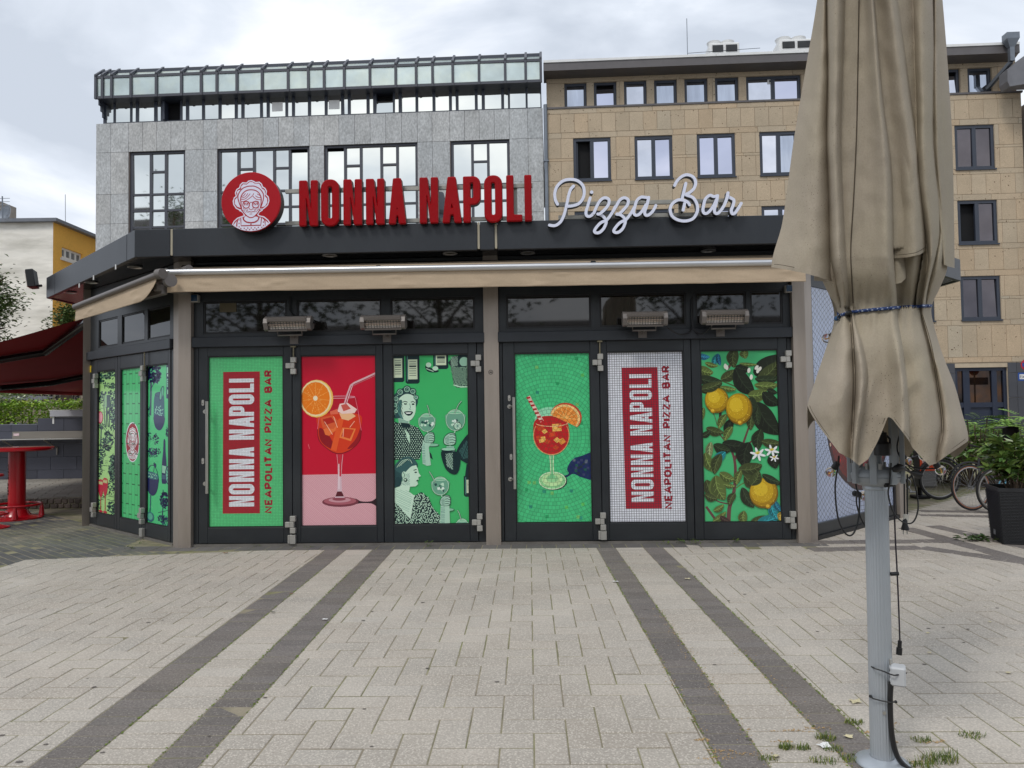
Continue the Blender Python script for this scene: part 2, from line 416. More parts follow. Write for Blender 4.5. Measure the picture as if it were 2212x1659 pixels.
slate = tag(bpy.data.objects.new('dark_forecourt', None), kind='structure'); put(slate)
LSd = Vector((-math.cos(R(41)), math.sin(R(41)), 0)); LSn = Vector((-LSd.y, LSd.x, 0))
poly_planes = [((a.x, a.y), (-(b - a).y, (b - a).x)) for a, b in lq]
sl = []
Xo = KF.P(-.1, 0, 0)
worn = [G(*q) for q in ((-60, 1186), (0, 1177), (90, 1160), (190, 1140), (150, 1137), (75, 1150), (0, 1164), (-60, 1170))]
def inside(c):
    r_ = False
    for a, b in zip(worn, worn[1:] + worn[:1]):
        if (a.y > c.y) != (b.y > c.y) and c.x < (b.x - a.x) * (c.y - a.y) / (b.y - a.y) + a.x: r_ = not r_
    return r_
for j in range(-30, 60):
    for i in range(-40, 60):
        x, y = i * .2 + (j % 2) * .1, j * .1
        q = [(x, y), (x + .2, y), (x + .2, y + .1), (x, y + .1)]
        w_ = [Xo + LSd * a + LSn * b for a, b in q]; c = sum(w_, Vector()) / 4
        if c.y > 13.05 or c.x < -10.5 or c.y < 5 or c.x > -3.9: continue
        rel = c - Xo
        if rel.dot(LSn) < .03 and rel.dot(LSd) > -.05: continue
        if (c - KF.o).dot(KF.n) < .28 and (c - KF.o).dot(KF.x) > -.9: continue
        below = all(((c.x - a.x) * (b - a).y - (c.y - a.y) * (b - a).x) > 0 for a, b in lq)
        if below: continue
        s_ = stone([(k.x, k.y) for k in w_], .0035, -.002, tone=.2)
        if inside(c): s_ = (s_[0], s_[1], tuple(1.75 * k * f for k, f in zip(s_[2], (1.05, 1, .9))), s_[3])
        sl.append(s_)
lay(slate, 'small_paver', 'small_paver_field', sl, m_slate)
# ================================================================== buildings across the street
m_granite = mat('granite_panel', lin((184, 186, 186)), .62, col='mul', var=.08, vs=1.2, fine=.24, fs=17, bump=.1, bs=40, stretch=(1, 1, .6), tint=lin((142, 143, 142)), tvar=.4, tscale=2.6)
m_tuff = mat('tuff_panel', lin((184, 166, 141)), .85, col='mul', var=.07, vs=1.4, fine=.12, fs=30, bump=.3, bs=50, spk=lin((96, 76, 55)), spk_s=7.5, spk_t=.17)
m_mortar = mat('mortar', lin((190, 174, 150)), .9)
m_darkjoint = mat('granite_joint', lin((112, 102, 96)), .9)
m_frame = mat('window_frame', lin((72, 74, 82)), .45, var=.05)
m_frame2 = mat('window_frame_blue_grey', lin((54, 60, 72)), .4, var=.05)
m_mirror = mat('mirror_pane', lin((238, 240, 234)), .025, metal=1., var=.03, vs=.7)
m_pane = mat('sky_pane', lin((205, 207, 224)), .02, metal=1., var=.04, vs=.5)
m_frost = mat('clouded_pane', lin((196, 208, 205)), .3, metal=.8, var=.12, vs=1.6, tint=lin((208, 216, 202)), tvar=.7, tscale=1.3)
m_black = mat('dark_interior', lin((20, 20, 22)), .9, var=.1)
m_rail = mat('gutter_metal', lin((96, 92, 92)), .5, var=.08)
m_white = mat('white_sheet', lin((226, 226, 224)), .5, var=.05)
m_zinc = mat('zinc', lin((120, 126, 134)), .42, metal=.5, var=.12)

def panel(b, x0, x1, z0, z1, y=0., th=.03, g=.009, c=None):
    x0, x1 = min(x0, x1) + g / 2, max(x0, x1) - g / 2; z0, z1 = min(z0, z1) + g / 2, max(z0, z1) - g / 2
    if x1 - x0 < .03 or z1 - z0 < .03: return
    e = .006
    vs = [(x0, y, z0), (x1, y, z0), (x1, y, z1), (x0, y, z1), (x0, y - th + e, z0), (x1, y - th + e, z0), (x1, y - th + e, z1), (x0, y - th + e, z1),
          (x0 + e, y - th, z0 + e), (x1 - e, y - th, z0 + e), (x1 - e, y - th, z1 - e), (x0 + e, y - th, z1 - e)]
    fs = [(0, 1, 5, 4), (1, 2, 6, 5), (2, 3, 7, 6), (3, 0, 4, 7), (4, 5, 9, 8), (5, 6, 10, 9), (6, 7, 11, 10), (7, 4, 8, 11), (8, 9, 10, 11)]
    b.add(vs, fs, 0, c)
class Panels:
    def __init__(s): s.l = []
    def add(s, x0, x1, z0, z1, tone=.1, hue=.015):
        t = 1 + random.uniform(-tone, tone); h = random.gauss(0, hue); s.l.append((x0, x1, z0, z1, (t * (1 + h), t, t * (1 - h))))
    def build(s, parent, M, name, m, limit=300):
        s.l.sort(key=lambda q: -abs((q[1] - q[0]) * (q[3] - q[2])) * (1 if q[3] > 4 else .2))
        for q in s.l[:limit]:
            b = MB(); cx, cz = (q[0] + q[1]) / 2, min(q[2], q[3])
            panel(b, q[0] - cx, q[1] - cx, q[2] - cz, q[3] - cz, c=q[4]); b.obj(name, m, parent, M @ T((cx, 0, cz)))
        if len(s.l) > limit:
            b = MB()
            for q in s.l[limit:]: panel(b, *q[:4], c=q[4])
            b.obj(name + '_field', m, parent, M, kind='stuff')

def subtract(x0, x1, holes):
    "intervals of [x0,x1] left over after the holes"
    iv = [(x0, x1)]
    for a, b in holes:
        nv = []
        for p, q in iv:
            if b <= p or a >= q: nv.append((p, q)); continue
            if a > p: nv.append((p, a))
            if b < q: nv.append((b, q))
        iv = nv
    return iv
def wall_with_holes(b, x0, x1, z0, z1, holes, y=0., depth=.25, mi=0):
    "flat wall sheet at y with rectangular openings and reveals"
    xs = sorted({x0, x1, *[h[0] for h in holes], *[h[1] for h in holes]}); zs = sorted({z0, z1, *[h[2] for h in holes], *[h[3] for h in holes]})
    xs = [x for x in xs if x0 - 1e-6 <= x <= x1 + 1e-6]; zs = [z for z in zs if z0 - 1e-6 <= z <= z1 + 1e-6]
    for i in range(len(xs) - 1):
        for j in range(len(zs) - 1):
            cx, cz = (xs[i] + xs[i + 1]) / 2, (zs[j] + zs[j + 1]) / 2
            if any(h[0] < cx < h[1] and h[2] < cz < h[3] for h in holes): continue
            b.quad((xs[i], y, zs[j]), (xs[i + 1], y, zs[j]), (xs[i + 1], y, zs[j + 1]), (xs[i], y, zs[j + 1]), mi)
    for a, c, d, e in holes:
        b.quad((a, y, d), (a, y, e), (a, y + depth, e), (a, y + depth, d), mi); b.quad((c, y, d), (c, y + depth, d), (c, y + depth, e), (c, y, e), mi)
        b.quad((a, y, d), (a, y + depth, d), (c, y + depth, d), (c, y, d), mi); b.quad((a, y, e), (c, y, e), (c, y + depth, e), (a, y + depth, e), mi)

c1 = lambda x, y: (165.9 + .2833 * x, 82.95 + .2833 * y)
c2 = lambda x, y: (663.6 + .2833 * x, 82.95 + .2833 * y)
c3 = lambda x, y: (1106 + .3333 * x, 55.3 + .3333 * y)
c4 = lambda x, y: (1659 + .3333 * x, .3333 * y)
at = lambda p, d=0.: BF.at(p[0], p[1], d)

# ---------------------------------------------------------------- grey granite block
gx0 = at(c1(150, 800))[0]; gx1 = at(c2(1798, 900))[0]; gtop = (at(c1(150, 658))[1] + at(c2(1790, 527))[1]) / 2
grey = thing('grey_office_building', 'grey granite clad office block with mirrored windows and a glazed roof edge', 'building', BF.P(gx0, 0, 0))
zr1 = (at(c1(200, 878))[1] + at(c2(1740, 760))[1]) / 2          # joints between the rows of slabs
zr2 = (at(c1(200, 1195))[1] + at(c2(1740, 1090))[1]) / 2
zr3 = (at(c1(200, 1420))[1] + at(c2(1740, 1322))[1]) / 2
rows = [gtop, zr1, zr2, zr3, zr3 - 1.9, zr3 - 3.8, zr3 - 5.7, 0]
xtop = [at(c1(x, 770))[0] for x in (150, 262, 398, 504, 612, 720, 828, 966, 1072, 1190, 1305, 1423, 1540, 1658, 1775)] + \
       [at(c2(x, 680))[0] for x in (18, 130, 243, 362, 481, 600, 720, 840, 953, 1088, 1200, 1312, 1427, 1541, 1682, 1798)]
wins = [(at(c1(402, 1000))[0], at(c1(828, 1000))[0], 3), (at(c1(1073, 1000))[0], at(c1(1775, 1000))[0], 5),
        (at(c2(130, 950))[0], at(c2(842, 950))[0], 5), (at(c2(1095, 900))[0], at(c2(1543, 900))[0], 3)]
wtop = zr1 + .02; wbot = zr3 - 1.75
holes = [(a, b, wbot, wtop) for a, b, n_ in wins]
b = MB(); wall_with_holes(b, gx0, gx1, 0, gtop, holes, .0, .3)
b.quad((gx0, 0, 0), (gx0, 0, gtop), (gx0, 14, gtop), (gx0, 14, 0)); b.quad((gx0, 0, gtop), (gx1, 0, gtop), (gx1, 14, gtop), (gx0, 14, gtop))
b.obj('wall', m_darkjoint, grey, BF.M)
P_ = Panels()
for j in range(len(rows) - 1):
    z1, z0 = rows[j], rows[j + 1]
    if j == 0:
        for a, c in zip(xtop[:-1], xtop[1:]): P_.add(a, c, z0, z1, .09)
    else:
        hs = [(a, c) for a, c, n_ in wins] if z0 > wbot - .2 else []
        xl = sorted(set(xtop))
        for a, c in zip(xl[:-1], xl[1:]):
            for p, q in subtract(a, c, hs):
                if q - p > .12: P_.add(p, q, z0, z1, .07)
P_.build(grey, BF.M, 'granite_panel', m_granite, 200)
# left return of the building
sb = MB()
for j in range(len(rows) - 1):
    for k in range(8):
        t = random.uniform(.9, 1.08); y0 = .04 + k * 1.6
        sb.add([(gx0 - .02, y0 + .006, rows[j + 1] + .006), (gx0 - .02, y0 + 1.594, rows[j + 1] + .006), (gx0 - .02, y0 + 1.594, rows[j] - .006), (gx0 - .02, y0 + .006, rows[j] - .006)], [(0, 3, 2, 1)], 0, (t, t, t))
sb.obj('side_cladding', m_granite, grey, BF.M)

def framed(b, x0, x1, z0, z1, y, w=.06, d=.07, mi=0):
    b.box(x0, x0 + w, y - d, y, z0, z1, mi); b.box(x1 - w, x1, y - d, y, z0, z1, mi)
    b.box(x0 + w, x1 - w, y - d, y, z1 - w, z1, mi); b.box(x0 + w, x1 - w, y - d, y, z0, z0 + w, mi)
def pane(parent, M, x0, x1, z0, z1, y, m, tilt=.0):
    b = MB(); th = .012; cx, cz = (x0 + x1) / 2, (z0 + z1) / 2; hx, hz = (x1 - x0) / 2, (z1 - z0) / 2
    ax, az = random.gauss(0, .010), random.gauss(0, .012) + tilt
    f = lambda x, z, yy: (cx + x, y + yy + x * ax + z * az, cz + z)
    b.add([f(-hx, -hz, 0), f(hx, -hz, 0), f(hx, hz, 0), f(-hx, hz, 0), f(-hx, -hz, th), f(hx, -hz, th), f(hx, hz, th), f(-hx, hz, th)],
          [(0, 1, 2, 3), (4, 7, 6, 5), (0, 4, 5, 1), (1, 5, 6, 2), (2, 6, 7, 3), (3, 7, 4, 0)])
    b.obj('pane', m, parent, M)
for wi, (a, c, n_) in enumerate(wins):
    fb = MB(); y = .16; cols = []
    wd = c - a; fr = .075
    ww = ([.365, .27, .365] if n_ == 3 else [.22, .17, .22, .17, .22]); tot = sum(ww); x = a
    for q in ww: cols.append((x, x + q / tot * wd)); x += q / tot * wd
    framed(fb, a, c, wbot, wtop, y, .1, .1)
    ztr = zr2 - .02                                              # main transom
    zmid = (wtop + ztr) / 2 + .04
    lows = [ztr, ztr - .64, ztr - 1.3, ztr - 1.96, wbot + .05]
    for k, (p, q) in enumerate(cols):
        if k: fb.box(p - .05, p + .05, y - .09, y - .003, wbot + .1, wtop - .1)
    for k, (p, q) in enumerate(cols):
        l, r = (p + (.1 if k == 0 else .05)), (q - (.1 if k == len(cols) - 1 else .05))
        for zz in lows[:-1]: fb.box(l, r, y - .085, y - .004, zz - .04, zz + .04)
        if k % 2: fb.box(l, r, y - .085, y - .004, zmid - .04, zmid + .04)
    win = fb.obj('window', m_frame, grey, BF.M)
    for k, (p, q) in enumerate(cols):
        l, r = (p + (.1 if k == 0 else .05)), (q - (.1 if k == len(cols) - 1 else .05))
        ups = [(zmid + .04, wtop - .1), (ztr + .04, zmid - .04)] if k % 2 else [(ztr + .04, wtop - .1)]
        op = (wi == 1 and k == 4) or (wi == 2 and k == 0)
        for z0, z1 in ups: pane(win, BF.M, l, r, z0 + (.0 if not op else .0), z1 - (.12 if op else 0), y - .035, m_mirror if not k % 2 else m_frost if False else m_mirror, .02 if op else 0)
        for u, v in zip(lows[:-1], lows[1:]): pane(win, BF.M, l, r, v + .04, u - .04, y - .035, m_mirror)
    kb = MB(); kb.box(a, c, .29, .31, wbot, wtop); kb.obj('window_backing', m_black, grey, BF.M)
# ribbon of upper windows
zt = (at(c1(300, 512), -.2)[1] + at(c2(1730, 385), -.2)[1]) / 2
iv = [(245, 299), (314, 425), (440, 468), (490, 607), (630, 658), (680, 805), (820, 848), (870, 970), (990, 1095), (1118, 1218), (1240, 1268), (1290, 1410), (1430, 1460), (1482, 1602), (1622, 1652), (1674, 1773), (1795, 1900)]
iv2 = [(165, 267), (290, 318), (340, 460), (483, 510), (536, 660), (675, 703), (728, 831), (852, 960), (982, 1085), (1107, 1136), (1158, 1281), (1303, 1333), (1357, 1481), (1503, 1532), (1548, 1666), (1682, 1778)]
RB = [(at(c1(a, 570), -.2)[0], at(c1(c, 570), -.2)[0]) for a, c in iv] + [(at(c2(a, 470), -.2)[0], at(c2(c, 470), -.2)[0]) for a, c in iv2]
rb0, rb1 = RB[0][0] - .12, gx1 - .03
bb = MB(); bb.box(rb0, rb1, .32, .34, gtop, zt + .9); bb.quad((rb0, .34, gtop), (rb0, 9, gtop), (rb0, 9, zt + .9), (rb0, .34, zt + .9)); bb.obj('upper_backing', m_black, grey, BF.M)
fb = MB(); fb.box(rb0, rb1, .02, .3, zt, zt + .34); fb.box(rb0, rb1, .02, .3, gtop + .004, gtop + .05)
xs = [rb0] + [x for p in RB for x in p] + [rb1]
for k in range(0, len(xs), 2): fb.box(xs[k], xs[k + 1], .02, .29, gtop + .05, zt)
rib = fb.obj('ribbon_window', m_frame2, grey, BF.M)
for k, (p, q) in enumerate(RB):
    if k == 5:
        ob = MB(); ob.box(p + .02, p + .1, -.1, .2, gtop + .06, zt - .02); ob.obj('open_sash', m_frame2, rib, BF.M); continue
    if k == 21: pane(rib, BF.M, p, q, gtop + .05, zt - .3, .04, m_mirror, .12); continue
    if k == 13 or k == 17:
        pb = MB(); cx = (p + q) / 2; pb.box(cx - .22, cx + .2,  .038, .041, zt - .55, zt - .2); pb.obj('paper_sheet', m_white, rib, BF.M)
    pane(rib, BF.M, p, q, gtop + .05, zt, .05, m_mirror)
# glazed overhanging roof edge
D = .42
zb = (at(c1(250, 462), D)[1] + at(c2(1700, 325), D)[1]) / 2; zc = (at(c1(250, 296), D)[1] + at(c2(1700, 166), D)[1]) / 2; zd = (at(c1(300, 250), D - .5)[1] + at(c2(1700, 122), D - .5)[1]) / 2
ribs = [at(c1(x, 380), D)[0] for x in (147, 197, 268, 415, 608, 800, 950, 1070, 1222, 1415, 1613, 1767, 1887)] + [at(c2(x, 280), D)[0] for x in (283, 479, 675, 831, 956, 1110, 1310, 1510, 1666, 1782)]
rx0, rx1 = ribs[0], ribs[-1]
sb = MB(); sb.box(rx0 + .03, rx1 - .03, -D + .05, .4, zb - .02, zb + .06); sb.box(rx0 + .03, rx1 - .03, -.15, 9, zb + .06, zd - .1)
for k in range(5): sb.box(rx0 + .03, rx0 + .09, -D + .1 + k * .12, .4, zb - .02 - (k + 1) * .2, zb - .02 - k * .2 - .002)
sb.obj('roof_soffit', m_frame2, grey, BF.M)
gb = MB()
for z in (zb + .03, zc): gb.box(rx0, rx1, -D - .03, -D + .05, z - .05, z + .05)
gb.box(rx0, rx1, -D + .45, -D + .55, zd - .05, zd + .02)
for x in ribs:
    gb.box(x - .045, x + .045, -D - .06, -D + .03, zb - .03, zc + .06)
    gb.add([(x - .045, -D - .06, zc), (x + .045, -D - .06, zc), (x + .045, -D + .5, zd), (x - .045, -D + .5, zd), (x - .045, -D - .06, zc + .1), (x + .045, -D - .06, zc + .1), (x + .045, -D + .5, zd + .1), (x - .045, -D + .5, zd + .1)],
           [(0, 3, 2, 1), (4, 5, 6, 7), (0, 1, 5, 4), (1, 2, 6, 5), (2, 3, 7, 6), (3, 0, 4, 7)])
rg = gb.obj('roof_glazing', m_frame, grey, BF.M)
for p, q in zip(ribs[:-1], ribs[1:]):
    pane(rg, BF.M, p + .05, q - .05, zb + .08, zc - .05, -D + .005, m_frost)
    pb = MB(); pb.add([(p + .05, -D + .03, zc + .03), (q - .05, -D + .03, zc + .03), (q - .05, -D + .47, zd), (p + .05, -D + .47, zd), (p + .05, -D + .03, zc + .015), (q - .05, -D + .03, zc + .015), (q - .05, -D + .47, zd - .015), (p + .05, -D + .47, zd - .015)],
                      [(0, 1, 2, 3), (4, 7, 6, 5), (0, 4, 5, 1), (1, 5, 6, 2), (2, 6, 7, 3), (3, 7, 4, 0)]); pb.obj('roof_pane', m_frost, rg, BF.M)
wb = MB(); wb.quad((rx0 - .005, -D, zb), (rx0 - .005, 8, zb), (rx0 - .005, 8, zd - .1), (rx0 - .005, -D, zc)); wb.obj('end_glass', m_frost, rg, BF.M)
# downpipe on the party line
dp = MB(); x = (gx1 + at(c3(205, 700))[0]) / 2 + .1; dp.tube([(x, -.08, .1), (x, -.08, 13.2)], .075, 10)
for z in (3.5, 6, 8.5, 11): dp.box(x - .1, x + .1, -.17, -.001, z, z + .05)
dp.obj('downpipe', m_zinc, grey, BF.M, smooth=40)

# ---------------------------------------------------------------- tan tuff block
tx0 = gx1 + .17; tx1 = at(c4(1640, 700))[0]; txt = at(c4(1594, 380), -.25)[0]
tan = thing('tan_office_building', 'tan tuff clad office block with dark framed windows and a white roof edge', 'building', BF.P(tx0, 0, 0))
zs = (at(c3(225, 548))[1] + at(c3(1885, 472))[1] + at(c4(1640, 577))[1]) / 3          # sill ledge under the top row
ze = (at(c3(225, 322))[1] + at(c3(1940, 240))[1]) / 2                                  # underside of eave at the wall
W = []
def zavg(*ps): return sum(at(p)[1] for p in ps) / len(ps)
r1t = zavg(c3(410, 372), c3(1700, 304), c4(1390, 412)); r1b = zs + .03
for a, c in ((340, 485), (533, 680), (730, 877), (927, 1075), (1125, 1275), (1325, 1477)): W.append((at(c3(a, 440))[0], at(c3(c, 440))[0], r1b, r1t, 1, 1))
W.append((at(c3(1527, 400))[0], at(c3(1885, 400))[0], r1b, r1t, 2, 1))
for a, c in ((1115, 1262), (1312, 1470)): W.append((at(c4(a, 500))[0], at(c4(c, 500))[0], r1b, r1t, 1, 1))
r2t = zavg(c3(520, 738), c3(920, 720), c3(1320, 702), c4(1330, 795)); r2b = zavg(c3(520, 1010), c3(920, 998), c3(1320, 982), c4(1345, 1086))
c2x = [at(c3(x, 860))[0] for x in (398, 796, 1200, 1606)] + [at(c4(1210, 940))[0]]; wd2 = at(c3(641, 860))[0] - c2x[0]
cx = c2x[:4]; step = (c2x[4] - c2x[3]) / round((c2x[4] - c2x[3]) / (c2x[3] - c2x[2]))
while cx[-1] + step < c2x[4] + .1: cx.append(cx[-1] + step)
for x in cx: W.append((x, x + wd2, r2b, r2t, 2, 2))
r3t = zavg(c3(500, 1215), c4(1350, 1287)); r3b = zavg(c4(1360, 1580)); pitch = r2t - r3t
for x in cx: W.append((x + .01, x + wd2 + .01, r3b, r3t, 2, 3))
r4t = r3t - pitch; r4b = r3b - pitch
for x in cx: W.append((x + .02, x + wd2 + .02, r4b, r4t, 2, 4))
zg = at((2120, 783))[1]                                                               # top of the dark ground floor
GF = (at((2064, 840))[0], at((2178, 840))[0], .35, zg - .18)
holes = [(a, c, d, e_) for a, c, d, e_, n_, r_ in W] + [GF]
b = MB(); wall_with_holes(b, tx0, tx1, 0, zs, [h for h in holes if h[3] < zs], 0, .3); wall_with_holes(b, tx0, txt, zs, ze + .6, [h for h in holes if h[3] > zs], .2, .3)
b.quad((tx0, 0, zs), (tx1, 0, zs), (tx1, 1, zs), (tx0, 1, zs)); b.quad((tx1, 0, 0), (tx1, 14, 0), (tx1, 14, zs), (tx1, 0, zs)); b.quad((txt, .2, zs), (txt, 14, zs), (txt, 14, ze), (txt, .2, ze))
b.obj('wall', m_mortar, tan, BF.M)
P_ = Panels(); P2 = Panels(); wx = .52
def fillrow(x0, x1, z0, z1, wd, hs, tone=.04, off=0., PP=P_):
    x = x0 - off
    while x < x1:
        for p, q in subtract(max(x, x0), min(x + wd, x1), hs):
            if q - p > .1: PP.add(p, q, z0, z1, tone, .02)
        x += wd
hole_of = lambda r_: [(a - .0, c + .0) for a, c, d, e_, n_, k in W if k == r_]
fillrow(tx0, txt, r1t, ze, 1.2, [], .05, .3, P2); fillrow(tx0, txt, zs + .05, r1t, .7, hole_of(1), .05, 0, P2)
for zt_, zb_, r_ in ((r2t, r2b, 2), (r3t, r3b, 3), (r4t, r4b, 4)):
    up = {2: zs - .07, 3: r2b, 4: r3b}[r_]
    fillrow(tx0, tx1, up - .2, up, 1.05, [], .05, .2)
    fillrow(tx0, tx1, zt_ + .22, up - .2, wx, [], .055)
    fillrow(tx0, tx1, zt_, zt_ + .22, 1.05, [], .05, .5)
    m_ = (zt_ + zb_) / 2; hs = hole_of(r_)
    fillrow(tx0, tx1, m_ + .05, zt_, wx, hs, .05); fillrow(tx0, tx1, m_ - .05, m_ + .05, 1.05, hs, .05); fillrow(tx0, tx1, zb_, m_ - .05, wx, hs, .05)
fillrow(tx0, tx1, r4b - .2, r4b, 1.05, []); fillrow(tx0, tx1, zg + .2, r4b - .2, wx, [], .055); fillrow(tx0, tx1, zg, zg + .2, 1.05, [], .05)
P_.build(tan, BF.M, 'stone_slab', m_tuff, 300)
P2.build(tan, BF.M @ T((0, .2, 0)), 'stone_course', m_tuff, 60)
sb = MB(); sb.box(tx0, tx1 + .05, -.06, .19, zs - .07, zs + .0); sb.obj('sill_ledge', m_rail, tan, BF.M)
for wi, (a, c, d, e_, n_, r_) in enumerate(W):
    y = .36 if r_ == 1 else .12
    fb = MB(); framed(fb, a, c, d, e_, y, .11 if r_ > 1 else .1, .1)
    sx = [(a + .11, c - .11)] if n_ == 1 else [(a + .11, (a + c) / 2 - .07), ((a + c) / 2 + .07, c - .11)]
    if n_ == 2: fb.box((a + c) / 2 - .07, (a + c) / 2 + .07, y - .095, y - .004, d + .11, e_ - .11)
    if r_ > 1: fb.box(a - .02, c + .02, y - .2, y - .101, d - .05, d + .0)
    win = fb.obj('window', m_frame2, tan, BF.M)
    for k, (p, q) in enumerate(sx):
        top = e_ - .11
        is_open = (r_ == 2 and wi == 9 and k == 0) or (r_ == 3 and wi >= 0 and abs(a - cx[-1]) < .3 and k == 0)
        if is_open:
            ob = MB(); ob.box(p + .01, p + .07, y + .02, y + .5, d + .12, top); ob.obj('open_sash', m_frame2, win, BF.M); continue
        tl = 0
        if wi in (1, 7): tl = .09; top -= .12
        dark = r_ >= 2 and a > cx[-1] - .3
        pane(win, BF.M, p, q, d + .11, top, y - .045, random.choice([m_pane, m_pane, mat('sky_pane_grey', lin((186, 192, 204)), .02, metal=1., var=.18, vs=.9, stretch=(3, 3, .5)), mat('sky_pane_pale', lin((218, 220, 228)), .02, metal=1., var=.1, vs=1.2)]) if not dark else mat('dim_pane', lin((96, 92, 96)), .03, metal=.9, var=.2, vs=.8), tl)
        if r_ == 2 and wi in (9, 11, 12, 10):
            db = MB(); db.box(p + .05, p + .35, y - .055, y - .05, d + .13, d + .3); db.box(p + .12, p + .18, y - .055, y - .05, d + .3, d + .5); db.obj('desk_reflection', m_white, win, BF.M) if False else None
    kb = MB(); kb.box(a, c, y + .13, y + .15, d, e_); kb.obj('window_backing', m_black, tan, BF.M)
# paper notice in the double window
nb = MB(); p = at(c3(1655, 342), -.3); q = at(c3(1685, 378), -.3); nb.box(p[0], q[0], .30, .306, q[1], p[1], 0)
for k in range(3): nb.box(p[0] + .12, q[0] - .1, .297, .3, q[1] + .07 + k * .13, q[1] + .15 + k * .13, 1)
nb.obj('window_notice', [m_white, m_frame2], tan, BF.M)
# eave, parapet, gutter
E_ = .55
eb = MB(); z1 = (at(c3(220, 295), E_)[1] + at(c3(1950, 225), E_)[1]) / 2; z2 = (at(c3(220, 250), E_)[1] + at(c3(1950, 166), E_)[1]) / 2; z3 = (at(c3(220, 235), E_)[1] + at(c3(1950, 150), E_)[1]) / 2
xe = at(c4(1630, 280), E_)[0]
eb.box(tx0 - .1, xe, -E_, .5, z1, z2); eb.obj('eave_fascia', m_rail, tan, BF.M)
sb = MB(); sb.add([(tx0 - .1, -E_ + .02, z1 - .004), (xe - .02, -E_ + .02, z1 - .004), (txt, .19, ze), (tx0 - .1, .19, ze)], [(0, 3, 2, 1)]); sb.obj('eave_soffit', mat('soffit_board', lin((128, 112, 92)), .8), tan, BF.M)
wb = MB(); x = tx0 - .1
while x < xe: wb.box(x + .006, min(x + 3.2, xe) - .006, -E_ - .03, .8, z2, z3); x += 3.2
wb.obj('parapet_cap', m_white, tan, BF.M); rbm = MB(); rbm.box(tx0, txt, .8, 14, z1, z2); rbm.obj('roof_slab', m_rail, tan, BF.M)
hx, hz = at(c4(1572, 275), E_ + .2)
hb = MB(); hb.add([(hx + dx * k, -E_ - .22 + dy * k, z) for z, k in ((hz + .3, 1), (hz + .08, 1), (hz - .2, .42)) for dx, dy in ((-.22, -.16), (.22, -.16), (.22, .16), (-.22, .16))],
                  [(0, 1, 5, 4), (1, 2, 6, 5), (2, 3, 7, 6), (3, 0, 4, 7), (4, 5, 9, 8), (5, 6, 10, 9), (6, 7, 11, 10), (7, 4, 8, 11), (8, 9, 10, 11), (3, 2, 1, 0)])
hb.box(hx - .08, hx + .08, -E_ - .29, -E_ - .14, hz - .7, hz - .2)
hb.tube([(hx, -E_ - .2, hz - .7), (hx - .35, .15, hz - 1.3)], .085, 4); hb.obj('rain_hopper', m_zinc, tan, BF.M)
# ground floor: dark slabs and shop window
m_dslab = mat('dark_slab', lin((74, 76, 82)), .6, col='mul', var=.12, vs=1.2)
P3 = Panels()
for z0, z1 in ((0, .9), (.9, 1.8), (1.8, 2.7), (2.7, zg - .02)): fillrow(at((1990, 850))[0], tx1, z0, z1, .95, [(GF[0], GF[1])] if z1 > .36 else [], .06, .4, P3)
P3.build(tan, BF.M, 'dark_slab', m_dslab)
fb = MB(); a, c, d, e_ = GF; y = .2; m_navy = mat('navy_frame', lin((38, 46, 64)), .45, var=.06)
framed(fb, a, c, d, e_, y, .12, .12); ms = [at((u_, 840))[0] for u_ in (2084, 2092, 2146, 2157)]; zbr = at((2110, 873))[1]
fb.box(ms[0], ms[1] + .1, y - .11, y - .004, d + .12, e_ - .12); fb.box(ms[2], ms[3], y - .11, y - .004, d + .12, e_ - .12); fb.box(a + .12, c - .12, y - .1, y - .006, zbr - .12, zbr + .06); fb.box(a + .12, c - .12, y - .03, y - .01, d + .12, zbr - .12)
sw = fb.obj('shop_window', m_navy, tan, BF.M)
m_shop = mat('shop_glass', lin((46, 44, 44)), .04, metal=.75, var=.3, vs=1.2, tint=lin((104, 66, 30)), tvar=.6, tscale=.9)
for p, q in ((a + .12, ms[0]), (ms[1] + .1, ms[2]), (ms[3], c - .12)): pane(sw, BF.M, p, q, zbr + .06, e_ - .12, y - .05, m_shop)
kb = MB(); kb.box(a, c, .28, .3, d, e_); kb.obj('window_backing', m_black, tan, BF.M)

# ---------------------------------------------------------------- roof plant and aerial
m_louver = mat('louvre', lin((58, 60, 62)), .5)
def ac_unit(u0, u1, v0, v1, label):
    d = -3.0; x0, z0 = BF.at(u0, v1, d); x1, z1 = BF.at(u1, v0, d); z0 -= .6; z1 += .2
    t = thing('roof_ventilation_unit', label, 'ventilation unit', BF.P((x0 + x1) / 2, 3, z2), 'roof ventilation units')
    H = (z1 - z0 - .6) * .58; zb_ = z0; mid = (x0 + x1) / 2; wd = x1 - x0
    b = MB(); b.cbox(x0, x1, 3, 4.6, z2 - .02, z0 + .6 + H, .03); b.obj('casing', m_white, t, BF.M)
    lb = MB()
    for p, q in ((x0 + .12, mid - .06), (mid + .06, x1 - .1)):
        lb.box(p, q, 2.985, 2.999, z0 + .66, z0 + .5 + H)
        for k in range(6): lb.box(p, q, 2.96, 2.984, z0 + .68 + k * (H - .2) / 6, z0 + .71 + k * (H - .2) / 6)
    lb.obj('louvre', m_louver, t, BF.M)
    for cx_ in (x0 + wd * .27, x0 + wd * .73):
        f = MB(); r = wd * .24; hh = z1 - (z0 + .6 + H); f.lathe([(r * .8, 0), (r * .78, hh * .35), (r * .85, hh * .7), (r, hh), (r * .93, hh), (r * .7, hh * .4)], 20, (cx_, 3.7, z0 + .6 + H)); f.obj('fan_cowl', m_white, t, BF.M, smooth=40)
ac_unit(1533, 1597, 84, 116, 'white roof ventilation unit with two cowls, the one further from the parasol')
